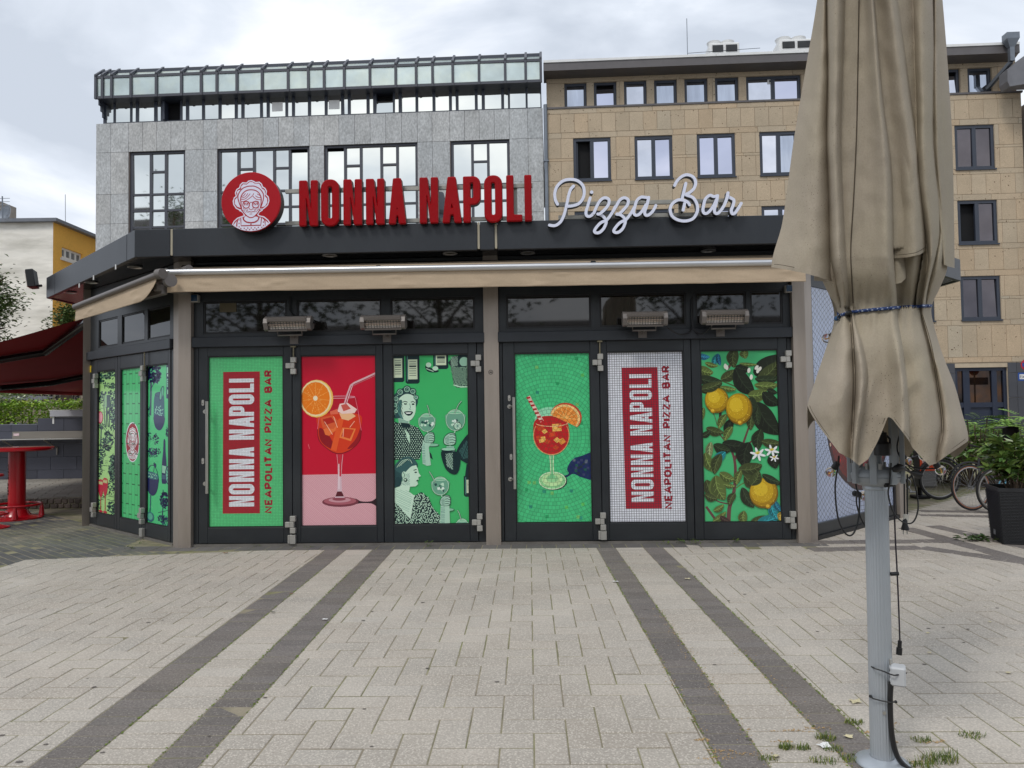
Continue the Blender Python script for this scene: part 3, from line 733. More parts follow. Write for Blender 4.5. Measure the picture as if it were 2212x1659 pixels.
ac_unit(1684, 1755, 76, 108, 'white roof ventilation unit with two cowls close beside the parasol')
ab = MB(); x, z = BF.at(1485, 110, -3); x2, zt2 = BF.at(1485, 40, -3); ab.tube([(x, 3, z2), (x, 3, zt2)], .015, 6); ab.tube([(x, 3, z - .1), (x + 3, 3, z + .0)], .012, 5)
tag(ab.obj('roof_aerial', m_zinc, None, BF.M), 'thin metal aerial rod standing on the tan block roof', 'aerial')

# ---------------------------------------------------------------- neighbour at the right edge
nb_ = thing('grey_neighbour_house', 'pale grey house with a boxed eave at the right edge of the tan block', 'house', BF.P(tx1 + .3, 0, 0))
b = MB(); x0 = tx1 + .1; b.box(x0 + .1, x0 + 9, -.4, 8, 0, at(c4(1659, 640), .4)[1]); b.obj('wall', mat('pale_render', lin((176, 168, 164)), .85, var=.08), nb_, BF.M)
p = [at(c4(1552, 450), 1.0), at(c4(1552, 525), 1.), at(c4(1567, 560), 1.), at(c4(1655, 545), 1.), (at(c4(1655, 545), 1.)[0] + 8, at(c4(1655, 545), 1.)[1]), (at(c4(1655, 365), 1.)[0] + 8, at(c4(1655, 365), 1.)[1] + .1), at(c4(1655, 365), 1.)]
b = MB(); b.prism([(q[0], q[1]) for q in p][::-1], -1.0, -.5); b.obj('boxed_eave', mat('eave_grey', lin((112, 112, 116)), .55), nb_, BF.M)

# ---------------------------------------------------------------- white and orange house on the left
WY = 31.0
Wp = lambda u, v: atY(u, v, WY)
crn = Wp(115, 480); m_wht = mat('weathered_white_render', lin((240, 236, 226)), .9, var=.12, vs=.8, tint=lin((196, 192, 180)), tvar=.8, tscale=.9, stretch=(.5, .5, 2.2), bump=.25, bs=8)
m_org = mat('orange_render', lin((244, 186, 84)), .85, var=.06, vs=1, fine=.06, fs=20)
wh = thing('white_orange_house', 'house with a weathered white gable wall and an orange flank', 'house', (crn.x, WY, 0))
zt_ = crn.z; slope = (Wp(0, 480).z - Wp(115, 478).z)
b = MB(); b.box(crn.x - 12, crn.x - .001, WY, WY + .3, 3.4, zt_); b.obj('gable_wall', m_wht, wh)
zlo = 3.4
fwin = [(WY + 1.9, WY + 4.6)]
ptw = [ray(*q) for q in ((150, 536), (190, 550))]
X0 = crn.x
def onX(u, v): r = ray(u, v); t = (X0 - 0) / r.x; p = CAMP + r * t; return p.y, p.z
wy0, wz1 = onX(133.6, 533); _, wz0 = onX(133.6, 556); wy1, _ = onX(178, 560)
b = MB(); HM = Matrix.Translation((X0, 0, 0)) @ Matrix.Rotation(R(90), 4, 'Z')     # local x -> +Y, local y -> -X
wall_with_holes(b, WY, WY + 22, zlo, zt_, [(wy0, wy1, wz0, wz1)], 0, .2); b.obj('orange_wall', m_org, wh, HM)
fb = MB(); framed(fb, wy0, wy1, wz0, wz1, .16, .09, .08); n_ = 4
for k in range(1, n_): x = wy0 + (wy1 - wy0) * k / n_; fb.box(x - .06, x + .06, .09, .155, wz0 + .09, wz1 - .09)
fb.box(wy0 - .1, wy1 + .1, -.06, -.001, wz0 - .12, wz0 - .02)
win = fb.obj('window', m_white, wh, HM)
for k in range(n_): a = wy0 + (wy1 - wy0) * k / n_; pane(win, HM, a + .08, a + (wy1 - wy0) / n_ - .08, wz0 + .09, wz1 - .09, .11, mat('grey_curtain_pane', lin((120, 122, 124)), .1, metal=.4, var=.2, vs=6, stretch=(1, 6, .5)))
b = MB(); b.box(crn.x - 12, crn.x + .25, WY - .2, WY + .05, zt_, zt_ + .14); b.box(crn.x, crn.x + .25, WY + .05, WY + 22, zt_, zt_ + .14); b.obj('roof_edge', mat('roof_edge_grey', lin((112, 116, 124)), .5), wh)
b = MB(); b.box(crn.x - 12, crn.x - .3, WY + .05, WY + 20, zt_ - .1, zt_ + .1); b.obj('roof', m_rail, wh)
p = atY(0, 470, WY + 5); q = atY(13, 456, WY + 5)
b = MB(); b.box(q.x - 2.2, q.x - .3, WY + 5, WY + 6.2, zt_, q.z + .5); b.obj('chimney', mat('chimney_render', lin((150, 142, 132)), .9, var=.2, vs=3), wh)
b = MB(); ds = atY(16, 466, WY + 4.7); b.lathe([(.04, 0), (.3, .05), (.48, .16), (.46, .165), (.28, .07), (.03, .02)], 18, M=T(ds) @ Matrix.Rotation(R(-25), 4, 'Z') @ Matrix.Rotation(R(75), 4, 'X')); b.tube([ds + Vector((0, .1, -.9)), ds + Vector((0, .1, 0))], .03, 6)
tag(b.obj('satellite_dish', m_zinc, None, smooth=40), 'grey satellite dish on a mast above the white gable', 'satellite dish')
b = MB(); a0 = atY(6, 478, WY + 4); a1_ = atY(5, 424, WY + 4); b.tube([a0, a1_], .03, 6)
for k in range(4): b.tube([a1_ + Vector((-.35, 0, -.1 - .16 * k)), a1_ + Vector((.35, 0, -.1 - .16 * k))], .014, 5)
tag(b.obj('television_aerial', m_zinc), 'television aerial with cross bars on the white house roof', 'aerial')
ar = MB(); a0 = atY(142, 490, WY + 10); a1_ = atY(141, 420, WY + 10); ar.tube([a0 - Vector((0, 0, 1)), a1_], .015, 6); tag(ar.obj('thin_aerial', m_zinc), 'single thin aerial rod above the orange flank roof', 'aerial')
# ground storey of the same house under the red awning
SY = 25.0; S_ = lambda u, v: atY(u, v, SY)
b = MB(); xl, xm, xr = S_(-60, 850).x, S_(200, 850).x, S_(235, 850).x; ztop = 3.4
b.box(xl - 6, xm - .15, SY, SY + 5.9, 0, ztop); b.obj('shop_wall', mat('beige_shop_stone', lin((158, 146, 130)), .85, var=.08), wh)
b = MB(); b.cbox(S_(198, 850).x - .12, S_(206, 850).x, SY - .15, SY - .001, 0, ztop, .02); b.obj('shop_pillar', m_frame, wh)
b = MB(); b.box(S_(206, 850).x, S_(340, 850).x, SY + .3, SY + 2, 0, ztop); b.obj('grey_shop_wall', mat('grey_shop_render', lin((120, 120, 122)), .8, var=.06), wh)
b = MB(); b.box(S_(206, 850).x, S_(345, 850).x, SY - .3, SY + .299, S_(240, 866).z, S_(240, 858).z); b.obj('timber_beam', mat('timber_orange', lin((190, 132, 66)), .7, var=.1), wh)
# ================================================================== the kiosk
m_anth = mat('anthracite_paint', lin((36, 40, 46)), .42, var=.1, vs=1.4, fine=.04, fs=40, tint=lin((56, 60, 65)), tvar=.35, tscale=1.1, stretch=(1, 1, .35))
m_door = mat('door_paint', lin((34, 38, 42)), .38, var=.12, vs=1.8, tint=lin((58, 62, 64)), tvar=.3, tscale=1.6)
m_steel = mat('brushed_steel', lin((172, 161, 151)), .45, metal=.5, var=.12, vs=1.2, stretch=(3, 3, .35), tint=lin((104, 96, 86)), tvar=.5, tscale=1.2)
m_inox = mat('bright_steel', lin((190, 188, 182)), .3, metal=.85, var=.06)
m_hinge = mat('hinge_aluminium', lin((172, 170, 164)), .42, metal=.4, var=.08)
m_glass = mat('dark_glass', lin((150, 147, 140)), .03, metal=.34, var=.2, vs=1.6)
for _n in m_glass.node_tree.nodes:
    if _n.type == 'BSDF_PRINCIPLED': _n.inputs['Specular Tint'].default_value = (1, 1, 1, 1); _pb = _n
_d = m_glass.node_tree.nodes.new('ShaderNodeBsdfDiffuse'); _d.inputs[0].default_value = (*lin((30, 28, 26)), 1); _g = m_glass.node_tree.nodes.new('ShaderNodeBsdfGlossy'); _g.inputs['Roughness'].default_value = .03
_m = m_glass.node_tree.nodes.new('ShaderNodeMixShader'); _f = m_glass.node_tree.nodes.new('ShaderNodeFresnel'); _f.inputs[0].default_value = 1.85
m_glass.node_tree.links.new(_f.outputs[0], _m.inputs[0]); m_glass.node_tree.links.new(_d.outputs[0], _m.inputs[1]); m_glass.node_tree.links.new(_g.outputs[0], _m.inputs[2])
m_glass.node_tree.links.new(_m.outputs[0], [n for n in m_glass.node_tree.nodes if n.type == 'OUTPUT_MATERIAL'][0].inputs[0])
m_soffit = mat('soffit_black', lin((24, 25, 28)), .25, var=.1)
m_alu = mat('awning_aluminium', lin((205, 206, 208)), .32, metal=.7, var=.04)
m_beige = mat('awning_cloth', lin((184, 164, 139)), .85, var=.06, vs=2, fine=.06, fs=90, tint=lin((164, 144, 118)), tvar=.2, tscale=1.4)
m_redcl = mat('red_awning_cloth', lin((138, 12, 26)), .8, var=.06, vs=2)
m_blk = mat('black_plastic', lin((22, 22, 24)), .5, var=.08)
m_roofg = mat('roof_felt', lin((92, 92, 92)), .95, var=.2, vs=2)
kio = thing('restaurant_kiosk', 'dark grey octagonal pizza bar pavilion with picture doors and steel pillars', 'pavilion', KF.P(KLEN / 2, 1, 0))
C0, C1_ = KF.P(-.14, 0, 0), KF.P(KLEN + .09, 0, 0)
LS = 2.82
LF = Fr(C0 + LSd * LS, R(-41)); RF = Fr(C1_, R(42))
RLd = Vector((-math.cos(R(45.5)), math.sin(R(45.5)), 0))
ka = lambda u, v, d=0.: KF.at(u, v, d)
zav = lambda *ps: sum(KF.at(u, v, d)[1] for u, v, d in ps) / len(ps)
zT = zav((430, 749, 0), (1700, 731, 0))                                    # top of the leaves
zB = .035
zL0 = zav((500, 748, .07), (1600, 731, .07)); zL1 = zav((500, 726.5, .07), (1600, 709, .07))   # projecting band
zW0 = zav((530, 718, 0), (1190, 710.5, 0), (1560, 703.5, 0)); zW1 = zav((530, 648, 0), (1190, 638, 0), (1560, 632, 0))
FD = .42
zF0 = zav((293, 549.6, FD), (1680, 533, FD)); zF1 = zav((293, 491.7, FD), (1680, 470, FD))

# plan of the roof edge
FLc = KF.P(KF.at(293.3, 520, FD)[0], -FD, 0); FRc = KF.P(KLEN + .36, -FD, 0)
pA = G(89.9, 643.7, zF0); pA.z = 0; k_ = (pA - FLc).dot(RLd); FA = FLc + RLd * k_
RSd = RF.x; pB = G(2060.6, 609, zF0); pB.z = 0; FB = FRc + RSd * ((pB - FRc).dot(RSd))
FA2 = FA + Vector((.05, 5.0, 0)); FB2 = FB + Vector((-.05, 5.0, 0))
roof_loop = [FLc, FRc, FB, FB2, FB2 + Vector((-2.2, 2.4, 0)), FA2 + Vector((2.2, 2.4, 0)), FA2, FA]
b = MB(); b.zprism([(p.x, p.y) for p in roof_loop], zF0 + .03, zF1 - .03, 0)
b.obj('roof', m_roofg, kio)
def inset_loop(d): return [Vector((p[0], p[1], 0)) for p in inset_poly([(q.x, q.y) for q in roof_loop], d)]
il = inset_loop(.025)
b = MB(); pts, tr = fill2d([[(p.x, p.y) for p in il]]); b.add([(p[0], p[1], zF0 + .012) for p in pts], [(a, c, d) for a, d, c in tr]); b.obj('soffit', m_soffit, kio)
def fascia(a, c, name='fascia_panel', g0=.006, g1=.006, z0=None, z1=None):
    d = (c - a); L_ = d.length; d.normalize(); n = Vector((d.y, -d.x, 0)); M_ = T(a) @ Matrix.Rotation(math.atan2(d.y, d.x), 4, 'Z')
    b = MB(); b.cbox(g0, L_ - g1, -.012, .05, zF0 if z0 is None else z0, zF1 if z1 is None else z1, .005); return b.obj(name, m_anth, kio, M_)
fpt = lambda u, v=520: KF.P(KF.at(u, v, FD)[0], -FD, 0)
rfp = lambda t: FLc + RLd * t
tJ = [(G(267.5, 563, zF0) - FLc).dot(RLd), (G(106.7, 635, zF0) - FLc).dot(RLd)]
fascia(FLc, fpt(369), g0=-.004); fascia(fpt(373), fpt(1032)); fascia(fpt(1036), fpt(1069)); fascia(fpt(1074), FRc, g1=-.004)
fascia(rfp(tJ[0]), FLc, g1=-.004); fascia(rfp(tJ[1]), rfp(tJ[0])); fascia(FA, rfp(tJ[1])); fascia(FRc, FRc + RSd * 1.9, g0=-.004); fascia(FRc + RSd * 1.9, FB); fascia(FB, FB2); fascia(FA2, FA)
b = MB()
for u in (371, 1034, 1071.5):
    p = fpt(u); s = (p - KF.o).dot(KF.x); b.box(s - .012, s + .012, -FD - .004, -FD + .02, zF0 + .015, zF1 - .002)
b.obj('joint_strip', mat('joint_strip_beige', lin((168, 160, 140)), .6), kio, KF.M)
# small clips and downlights
RLF = Fr(FA, R(-45.5))
b = MB()
for u, v in ((253, 577), (205, 600), (174, 617)):
    x, z = RLF.at(u, v, 0); b.box(x - .015, x + .015, -.02, -.0125, z - .03, z + .03)
b.obj('fascia_clip', m_white, kio, RLF.M)
def downlight(u, v):
    p = G(u, v, zF0 + .01); b = MB(); b.lathe([(.05, 0), (.085, -.002), (.09, -.012), (.075, -.014), (.06, .004)], 20, (p.x, p.y, zF0 + .008)); dl = b.obj('downlight', m_alu, kio, smooth=40)
    b = MB(); b.lathe([(.001, 0), (.06, 0)], 16, (p.x, p.y, zF0 + .006)); b.obj('lens', m_glass, dl)
for u, v in ((292, 576), (197, 609), (152, 631), (712, 550), (1140, 545), (972, 546), (1530, 540)): downlight(u, v)

# walls of the pavilion out of view, and the plinth under the doors
lb_, rb_ = C0 + LSd * LS, C1_ + RSd * 2.75
bk = [C0 + KF.n * -.12, C1_ + KF.n * -.12, rb_ + Vector((-.1, .12, 0)), rb_ + Vector((-.1, 4.2, 0)), lb_ + Vector((.1, 4.2, 0)), lb_ + Vector((.1, .12, 0))]
b = MB(); b.zprism([(p.x, p.y) for p in bk], 0, zF0 + .02); b.obj('core_wall', mat('core_black', lin((22, 23, 25)), .5), kio)
b = MB(); b.box(-.06, KLEN + .06, -.05, .1, -.02, .028); b.obj('threshold', mat('threshold_steel', lin((120, 116, 110)), .5, metal=.3, var=.2, vs=4), kio, KF.M)
b = MB(); b.box(.05, LS - .1, -.045, .1, -.02, .028); b.obj('threshold', MATS['threshold_steel'], kio, LF.M)

# pillars
def pillar(loop, z1, name='pillar'):
    b = MB(); b.zprism([(p.x, p.y) for p in loop], -.01, z1); o = b.obj(name, m_steel, kio); return o
sl0, sl1 = ka(385, 900, .09)[0], ka(412, 900, .09)[0]
a = KF.P(sl1, -.09, 0); b_ = KF.P(sl0, -.09, 0); c_ = b_ + LSd * .13
pillar([a, b_, c_, c_ + KF.n * -.25, a + KF.n * -.2], zF0 + .01)
sc0, sc1 = ka(1047, 900, .06)[0], ka(1079, 900, .06)[0]
pillar([KF.P(sc0, -.06, 0), KF.P(sc1, -.06, 0), KF.P(sc1, .12, 0), KF.P(sc0, .12, 0)], zF0 + .01)
sr0, sr1 = ka(1718, 900, .09)[0], ka(1745, 900, .09)[0]
a = KF.P(sr0, -.09, 0); b_ = KF.P(sr1, -.09, 0); c_ = b_ + RSd * .17
pillar([a, a + KF.n * -.2, c_ + KF.n * -.25, c_, b_][::-1], zF0 + .01)
p0 = LF.P(LF.at(189.5, 950)[0], 0, 0)
pillar([p0 + LSd * .02 + LSn * -.02, p0 - LSd * .14 - LSn * .02, p0 - LSd * .14 + LSn * .12, p0 + Vector((0, .3, 0))], zF0 + .01)
q0 = C1_ + RSd * 2.62; qn = RF.n
pillar([q0 + qn * .07, q0 + RSd * .22 + qn * .07, q0 + RSd * .22 - qn * .12, q0 - qn * .12], zF0 + .01)
LEND = (p0 - LF.o).dot(LF.x)

# headers, lintel bands and upper lights
def bank(F, x0, x1, lights, posts=()):
    b = MB(); b.box(x0, x1, -.02, .1, zW1, zF0 + .005); b.box(x0, x1, -.019, .1, zL0, zW0)
    xs = [x0] + [q for l in lights for q in l] + [x1]
    for k in range(0, len(xs), 2):
        if xs[k + 1] - xs[k] > .004: b.box(xs[k], xs[k + 1], -.018, .1, zW0, zW1)
    tr = b.obj('upper_light_frame', m_door, kio, F.M)
    for p, q in lights:
        fb = MB(); framed(fb, p + .001, q - .001, zW0 + .001, zW1 - .001, .02, .022, .03); fb.obj('glazing_bead', m_blk, tr, F.M)
        pb = MB(); pb.box(p + .023, q - .023, .0, .012, zW0 + .023, zW1 - .023); pb.obj('pane', m_glass, tr, F.M)
    b = MB(); b.cbox(x0 - .01, x1 + .01, -.075, -.0205, zL0, zL1, .005); b.obj('lintel_band', m_anth, kio, F.M)
xz = lambda u, v=680: ka(u, v)[0]
bank(KF, sl1 + .004, sc0 - .004, [(xz(440.5), xz(620.5)), (xz(642), xz(824.5)), (xz(844), xz(1026))])
bank(KF, sc1 + .004, sr0 - .004, [(xz(1093.6), xz(1276.6)), (xz(1295), xz(1482)), (xz(1501.8), xz(1611)), (xz(1620), xz(1690))])
lx = lambda u, v=720: LF.at(u, v)[0]
l0 = LEND + .14; l1_ = LS - .13
bank(LF, l0, l1_, [(lx(216), lx(257)), (lx(266), lx(315)), (lx(322), lx(371))])
# a sheet of paper behind the first light, lamp seen through the side light
b = MB(); x0, z1 = ka(475, 650); x1, z0 = ka(511, 674); b.box(x0, x1, -.008, -.006, z0, z1); b.obj('paper_note', mat('paper_note', lin((92, 84, 66)), .9), kio, KF.M)

def hinge(F, u, v, parent, small=False, mirror=False):
    x, z = F.at(u, v, .05); b = MB(); k = .026
    if small: b.cbox(x - .03, x + .04, -.075, -.031, z - .055, z + .055, .004); b.cbox(x - .055, x - .031, -.07, -.031, z - .05, z + .05, .004)
    else:
        s = -1 if mirror else 1
        for dz in (-.07, 0, .07): b.cbox(x - k * .9, x + k * (1.6 if dz else .9), -.085, -.031, z + dz - .033, z + dz + .033, .004)
        b.cbox(x - k * 3.2, x - k * .92, -.08, -.031, z - .032, z + .032, .004)
    b.obj('hinge', m_hinge, parent, F.M)
DOORS = {}
def door(F, key, x0, x1, poster, zt=None, zb=zB, label=None):
    "a leaf: stiles and rails round a film-covered pane; poster = (x0,x1,z0,z1)"
    zt = zt or zT; p0, p1, q0, q1 = poster; y0, y1 = -.03, .03; c = .004
    root = thing('door', None, None, F.P((x0 + x1) / 2, 0, zb), parent=kio, rz=F.yaw)
    b = MB(); b.cbox(x0, p0, y0, y1, zb, zt, c); b.cbox(p1, x1, y0, y1, zb, zt, c); b.cbox(p0 + .001, p1 - .001, y0 + .001, y1, zb, q0, c); b.cbox(p0 + .001, p1 - .001, y0 + .001, y1, q1, zt, c)
    fr = b.obj('leaf_frame', m_door, root, F.M)
    b = MB(); framed(b, p0 + .0015, p1 - .0015, q0 + .0015, q1 - .0015, -.008, .012, .016); b.obj('glazing_bead', m_blk, root, F.M)
    b = MB(); b.box(p0 + .002, p1 - .002, -.002, .006, q0 + .002, q1 - .002); b.obj('pane', m_glass, root, F.M)
    DOORS[key] = (root, F, (p0 + .0135, p1 - .0135, q0 + .0135, q1 - .0135)); return root
pz0 = lambda *ps: sum(ka(u, v)[1] for u, v in ps) / len(ps)
def post(u0, u1, vt, vb): x0 = ka(u0, 950)[0]; x1 = ka(u1, 950)[0]; return (x0, x1, ka((u0 + u1) / 2, vb)[1], ka((u0 + u1) / 2, vt)[1])
g_ = .004
e = [ka(u, 960)[0] for u in (431.5, 633, 829.5, 1031.5)]
d1 = door(KF, 1, e[0], e[1] - g_, post(450.5, 614.4, 768.8, 1139)); d2 = door(KF, 2, e[1] + g_, e[2] - g_, post(650.2, 814.6, 767, 1136.5)); d3 = door(KF, 3, e[2] + g_, e[3], post(849.7, 1013.8, 765.4, 1132.4))
f = [ka(u, 960)[0] for u in (1088.5, 1297.5, 1496, 1703)]
d4 = door(KF, 4, f[0], f[1] - g_, post(1113, 1277.4, 761.8, 1129.5)); d5 = door(KF, 5, f[1] + g_, f[2] - g_, post(1312.6, 1479.8, 758.8, 1129)); d6 = door(KF, 6, f[2] + g_, f[3], post(1515.2, 1684, 755.8, 1128))
b = MB()
for p, q in ((sl1, e[0] - .004), (e[3] + .004, sc0), (sc1, f[0] - .004), (f[3] + .004, sr0)): b.cbox(p + .002, q - .002, -.02, .08, .03, zL0 - .002, .004)
b.box(sl1, sc0, .035, .1, .03, zL0); b.box(sc1, sr0, .035, .1, .03, zL0); b.box(sl1, sc0, .0, .034, zT + .004, zL0 - .001); b.box(sc1, sr0, .0, .034, zT + .004, zL0 - .001)
b.obj('door_jamb', m_door, kio, KF.M)
for (u, v), dd, sm in (((633, 790), d1, 0), ((632, 1133), d1, 0), ((632, 1165), d1, 1), ((1032, 785), d3, 0), ((1035, 1128), d3, 0), ((1295, 783), d4, 0), ((1301, 1126), d4, 0), ((1303, 1156), d4, 1), ((1701, 776), d6, 0), ((1711, 1123), d6, 0)): hinge(KF, u, v, dd, sm)
for (u, dd) in ((634, d1), (1296, d4)):
    x, z = ka(u, 775, .06); b = MB(); b.tube([(x, -.06, z), (x, -.06, zL0 + .02)], .009, 8); b.box(x - .03, x + .03, -.078, -.0315, zL0 - .02, zL0 - .004); b.obj('bolt_rod', mat('brass_grey', lin((128, 120, 98)), .4, metal=.6), dd, KF.M, smooth=40)
def handle(u, v0, v1, st, dd):
    x, z1 = ka(u, v0, .1); _, z0 = ka(u + 1, v1, .1); b = MB(); b.tube([(x, -.11, z0), (x, -.11, z1)], .017, 12)
    for v in st: z = ka(u, v, .1)[1]; b.tube([(x, -.11, z), (x - .055, -.028, z)], .013, 10); b.lathe([(.026, 0), (.026, .006)], 12, M=T((x - .055, -.032, z)) @ Matrix.Rotation(R(90), 4, 'X'), caps=True)
    b.obj('pull_handle', m_inox, dd, KF.M, smooth=40)
handle(447.5, 867, 1066, (889, 1046), d1); handle(1109.5, 858, 1056, (878, 1036), d4)
def lock(u, v, dd):
    x, z = ka(u, v, .03); b = MB(); n = 16
    lp = [(x + .016 * math.cos(2 * math.pi * k / n), z + (.02 if math.sin(2 * math.pi * k / n) > 0 else -.02) + .016 * math.sin(2 * math.pi * k / n)) for k in range(n)]
    b.prism(lp, -.038, -.0305); b.box(x - .003, x + .003, -.0395, -.0385, z - .018, z - .002, 1); b.obj('lock', [m_hinge, m_blk], dd, KF.M)
for u, v, dd in ((438.7, 870, d1), (438.7, 996, d1), (1100, 860, d4), (1104, 987, d4)): lock(u, v, dd)

# left side doors
lz = lambda u, v: LF.at(u, v)[1]
lt = (lz(230, 790) + lz(360, 761)) / 2 - .03
lt = zT
xl = lambda u: LF.at(u, 960)[0]
def lpost(u0, u1, ps):
    t = [LF.at(u, v)[1] for u, v in ps[:2]]; b_ = [LF.at(u, v)[1] for u, v in ps[2:]]; return (xl(u0), xl(u1), sum(b_) / 2, sum(t) / 2)
# pixels from the close view (350,1400)+0.4522*(x,y), in 2212 units
cl = lambda x, y: ((350 + .4522 * x) / 1.8083, (1400 + .4522 * y) / 1.8083)
A1 = cl(90, 125), cl(243, 103), cl(72, 1335), cl(228, 1363); A2 = cl(290, 92), cl(460, 70), cl(272, 1375), cl(448, 1400); A3 = cl(510, 48), cl(705, 25), cl(498, 1420), cl(690, 1460)
def lp3(A_): xm = lambda a, b: LF.at((a[0] + b[0]) / 2, (a[1] + b[1]) / 2)[0]; return (xm(A_[0], A_[2]), xm(A_[1], A_[3]), (LF.at(*A_[2])[1] + LF.at(*A_[3])[1]) / 2, (LF.at(*A_[0])[1] + LF.at(*A_[1])[1]) / 2)
P1, P2_, P3_ = lp3(A1), lp3(A2), lp3(A3)
zz0 = (P1[2] + P2_[2] + P3_[2]) / 3; zz1 = (P1[3] + P2_[3] + P3_[3]) / 3
m12 = (P1[1] + P2_[0]) / 2; m23 = (P2_[1] + P3_[0]) / 2 - .02
d7 = door(LF, 7, P1[0] - .1, m12 - .004, (P1[0], P1[1], zz0, zz1)); d8 = door(LF, 8, m12 + .004, m23 - .004, (P2_[0], P2_[1], zz0, zz1)); d9 = door(LF, 9, m23 + .004, P3_[1] + .06, (P3_[0], P3_[1], zz0, zz1))
b = MB(); b.cbox(l0, P1[0] - .104, -.02, .08, .03, zL0 - .002, .004); b.cbox(P3_[1] + .064, l1_ + .02, -.02, .08, .03, zL0 - .002, .004); b.box(l0, l1_, .035, .1, .03, zL0); b.box(l0, l1_, 0, .034, zT + .004, zL0 - .001); b.obj('door_jamb', m_door, kio, LF.M)
for (u, v), dd, sm in (((207, 823), d7, 0), ((203, 1101), d7, 0), ((310, 807), d8, 0), ((307, 1114), d8, 0), ((307, 1150), d8, 1)): hinge(LF, u, v, dd, sm)
x, z = LF.at(312, 800, .06); b = MB(); b.tube([(x, -.06, z), (x, -.06, zL0 + .02)], .009, 8); b.obj('bolt_rod', MATS['brass_grey'], d8, LF.M, smooth=40)

# right side picture wall
rzt = (RF.at(1775, 624)[1] + 0) ; rzb = (RF.at(1780, 1125)[1] + RF.at(1900, 1098)[1]) / 2
b = MB(); x0, x1 = .17, 2.6
b.cbox(x0, x1, -.03, .06, .05, rzb, .005); b.box(x0, x1, -.02, .06, rzt, zF0 + .005); b.box(x0, x0 + .06, -.025, .06, rzb, rzt); b.box(x1 - .05, x1, -.025, .06, rzb, rzt)
rw = b.obj('picture_wall_frame', m_door, kio, RF.M)
RWALL = (x0 + .061, x1 - .051, rzb + .001, rzt - .001)
b = MB(); b.box(RWALL[0], RWALL[1], .0, .03, RWALL[2], RWALL[3]); b.obj('backing_board', m_door, kio, RF.M)
b = MB(); b.box(.17, 2.62, -.06, .05, -.02, .05); b.obj('plinth_strip', m_blk, kio, RF.M)

# ---------------------------------------------------------------- small fittings on the front
def blue_box(u0, u1, v0, v1, label):
    x0, z1 = ka(u0, v0, .06); x1, z0 = ka(u1, v1, .06)
    t = thing('wall_lamp', label, 'lamp', KF.P((x0 + x1) / 2, -.02, z0), 'small blue fronted wall lamps')
    b = MB(); b.cbox(x0, x1, -.09, -.021, z0, z1, .008); b.obj('housing', m_hinge, t, KF.M)
    b = MB(); b.cbox(x0 + .008, x1 - .008, -.097, -.0905, z0 + .008, z1 - .008, .002); b.obj('front_lens', mat('blue_lens', lin((22, 52, 78)), .2), t, KF.M)
blue_box(414, 430, 637, 653, 'small blue fronted wall lamp beside the left corner pillar'); blue_box(1695, 1711, 616, 632, 'small blue fronted wall lamp beside the right corner pillar')

m_heat = mat('heater_grey', lin((116, 110, 106)), .45, metal=.3, var=.06); m_elem = mat('heater_element', lin((244, 234, 222)), .35, metal=.3, var=.15, vs=20)
def heater(u0, u1, v0, v1, label):
    D_ = .28; x0, z1 = ka(u0, v0, D_); x1, z0 = ka(u1, v1, D_); w_ = x1 - x0; h = .155; zc_ = (z0 + z1) / 2; xc = (x0 + x1) / 2
    t = thing('patio_heater', label, 'heater', KF.P(xc, -.08, zL1), 'infrared heaters over the doors')
    HM = KF.M @ T((xc, -D_, zc_)) @ Matrix.Rotation(R(20), 4, 'X')
    b = MB(); prof = [(.06, -.075), (-.045, -.075), (-.07, -.05), (-.075, .03), (-.04, .075), (.03, .085), (.075, .05), (.08, -.04)]
    hw = w_ / 2
    # housing with an opening in front: side cheeks, top, bottom and back
    n = len(prof)
    for sx in (-1, 1):
        p = [(sx * hw, y, z) for y, z in prof]; q = [(sx * (hw - .05), y * .98, z * .98) for y, z in prof]
        vs = p + q; fs = [(i, (i + 1) % n, (i + 1) % n + n, i + n) for i in range(n)]
        if sx > 0: fs = [f_[::-1] for f_ in fs]
        b.add(vs, fs + [tuple(range(n)) if sx > 0 else tuple(range(n))[::-1], tuple(range(n, 2 * n))[::-1] if sx > 0 else tuple(range(n, 2 * n))])
    iw = hw - .049
    b.box(-iw, iw, -.07, .03, .04, .082); b.box(-iw, iw, -.06, .06, -.078, -.056); b.box(-iw, iw, .03, .078, -.05, .06)
    b.box(-iw, iw, -.078, -.0705, .052, .058)
    b.obj('housing', m_heat, t, HM)
    b = MB(); b.add([(-iw, -.03, -.055), (iw, -.03, -.055), (iw, .0, .04), (-iw, .0, .04)], [(0, 1, 2, 3)]); b.obj('reflector', m_elem, t, HM)
    b = MB(); b.tube([(-iw, -.035, -.005), (iw, -.035, -.005)], .012, 8); b.obj('element', mat('quartz_tube', lin((236, 214, 196)), .2), t, HM)
    b = MB(); n_ = 13
    for k in range(n_): xx = -iw + .02 + (2 * iw - .04) * k / (n_ - 1); b.tube([(xx, -.066, -.055), (xx, -.07, .04)], .0028, 4)
    for z in (-.03, 0, .022): b.tube([(-iw, -.07, z), (iw, -.07, z)], .0028, 4)
    b.obj('grille', m_blk, t, HM)
    b = MB(); bw = hw * .52; zb_ = ka((u0 + u1) / 2, v1 + 10.5, D_ - .05)[1]
    b.tube([(xc - bw, -D_ + .03, zc_ - .06), (xc - bw, -D_ + .05, zb_), (xc + bw, -D_ + .05, zb_), (xc + bw, -D_ + .03, zc_ - .06)], .011, 6)
    b.tube([(xc, -D_ + .05, zb_), (xc, -.07, zb_ - .01)], .014, 6); b.box(xc - .05, xc + .05, -.088, -.0765, zL1 - .1, zL1 - .005); b.obj('bracket', m_heat, t, KF.M, smooth=50)
    return x1, zc_
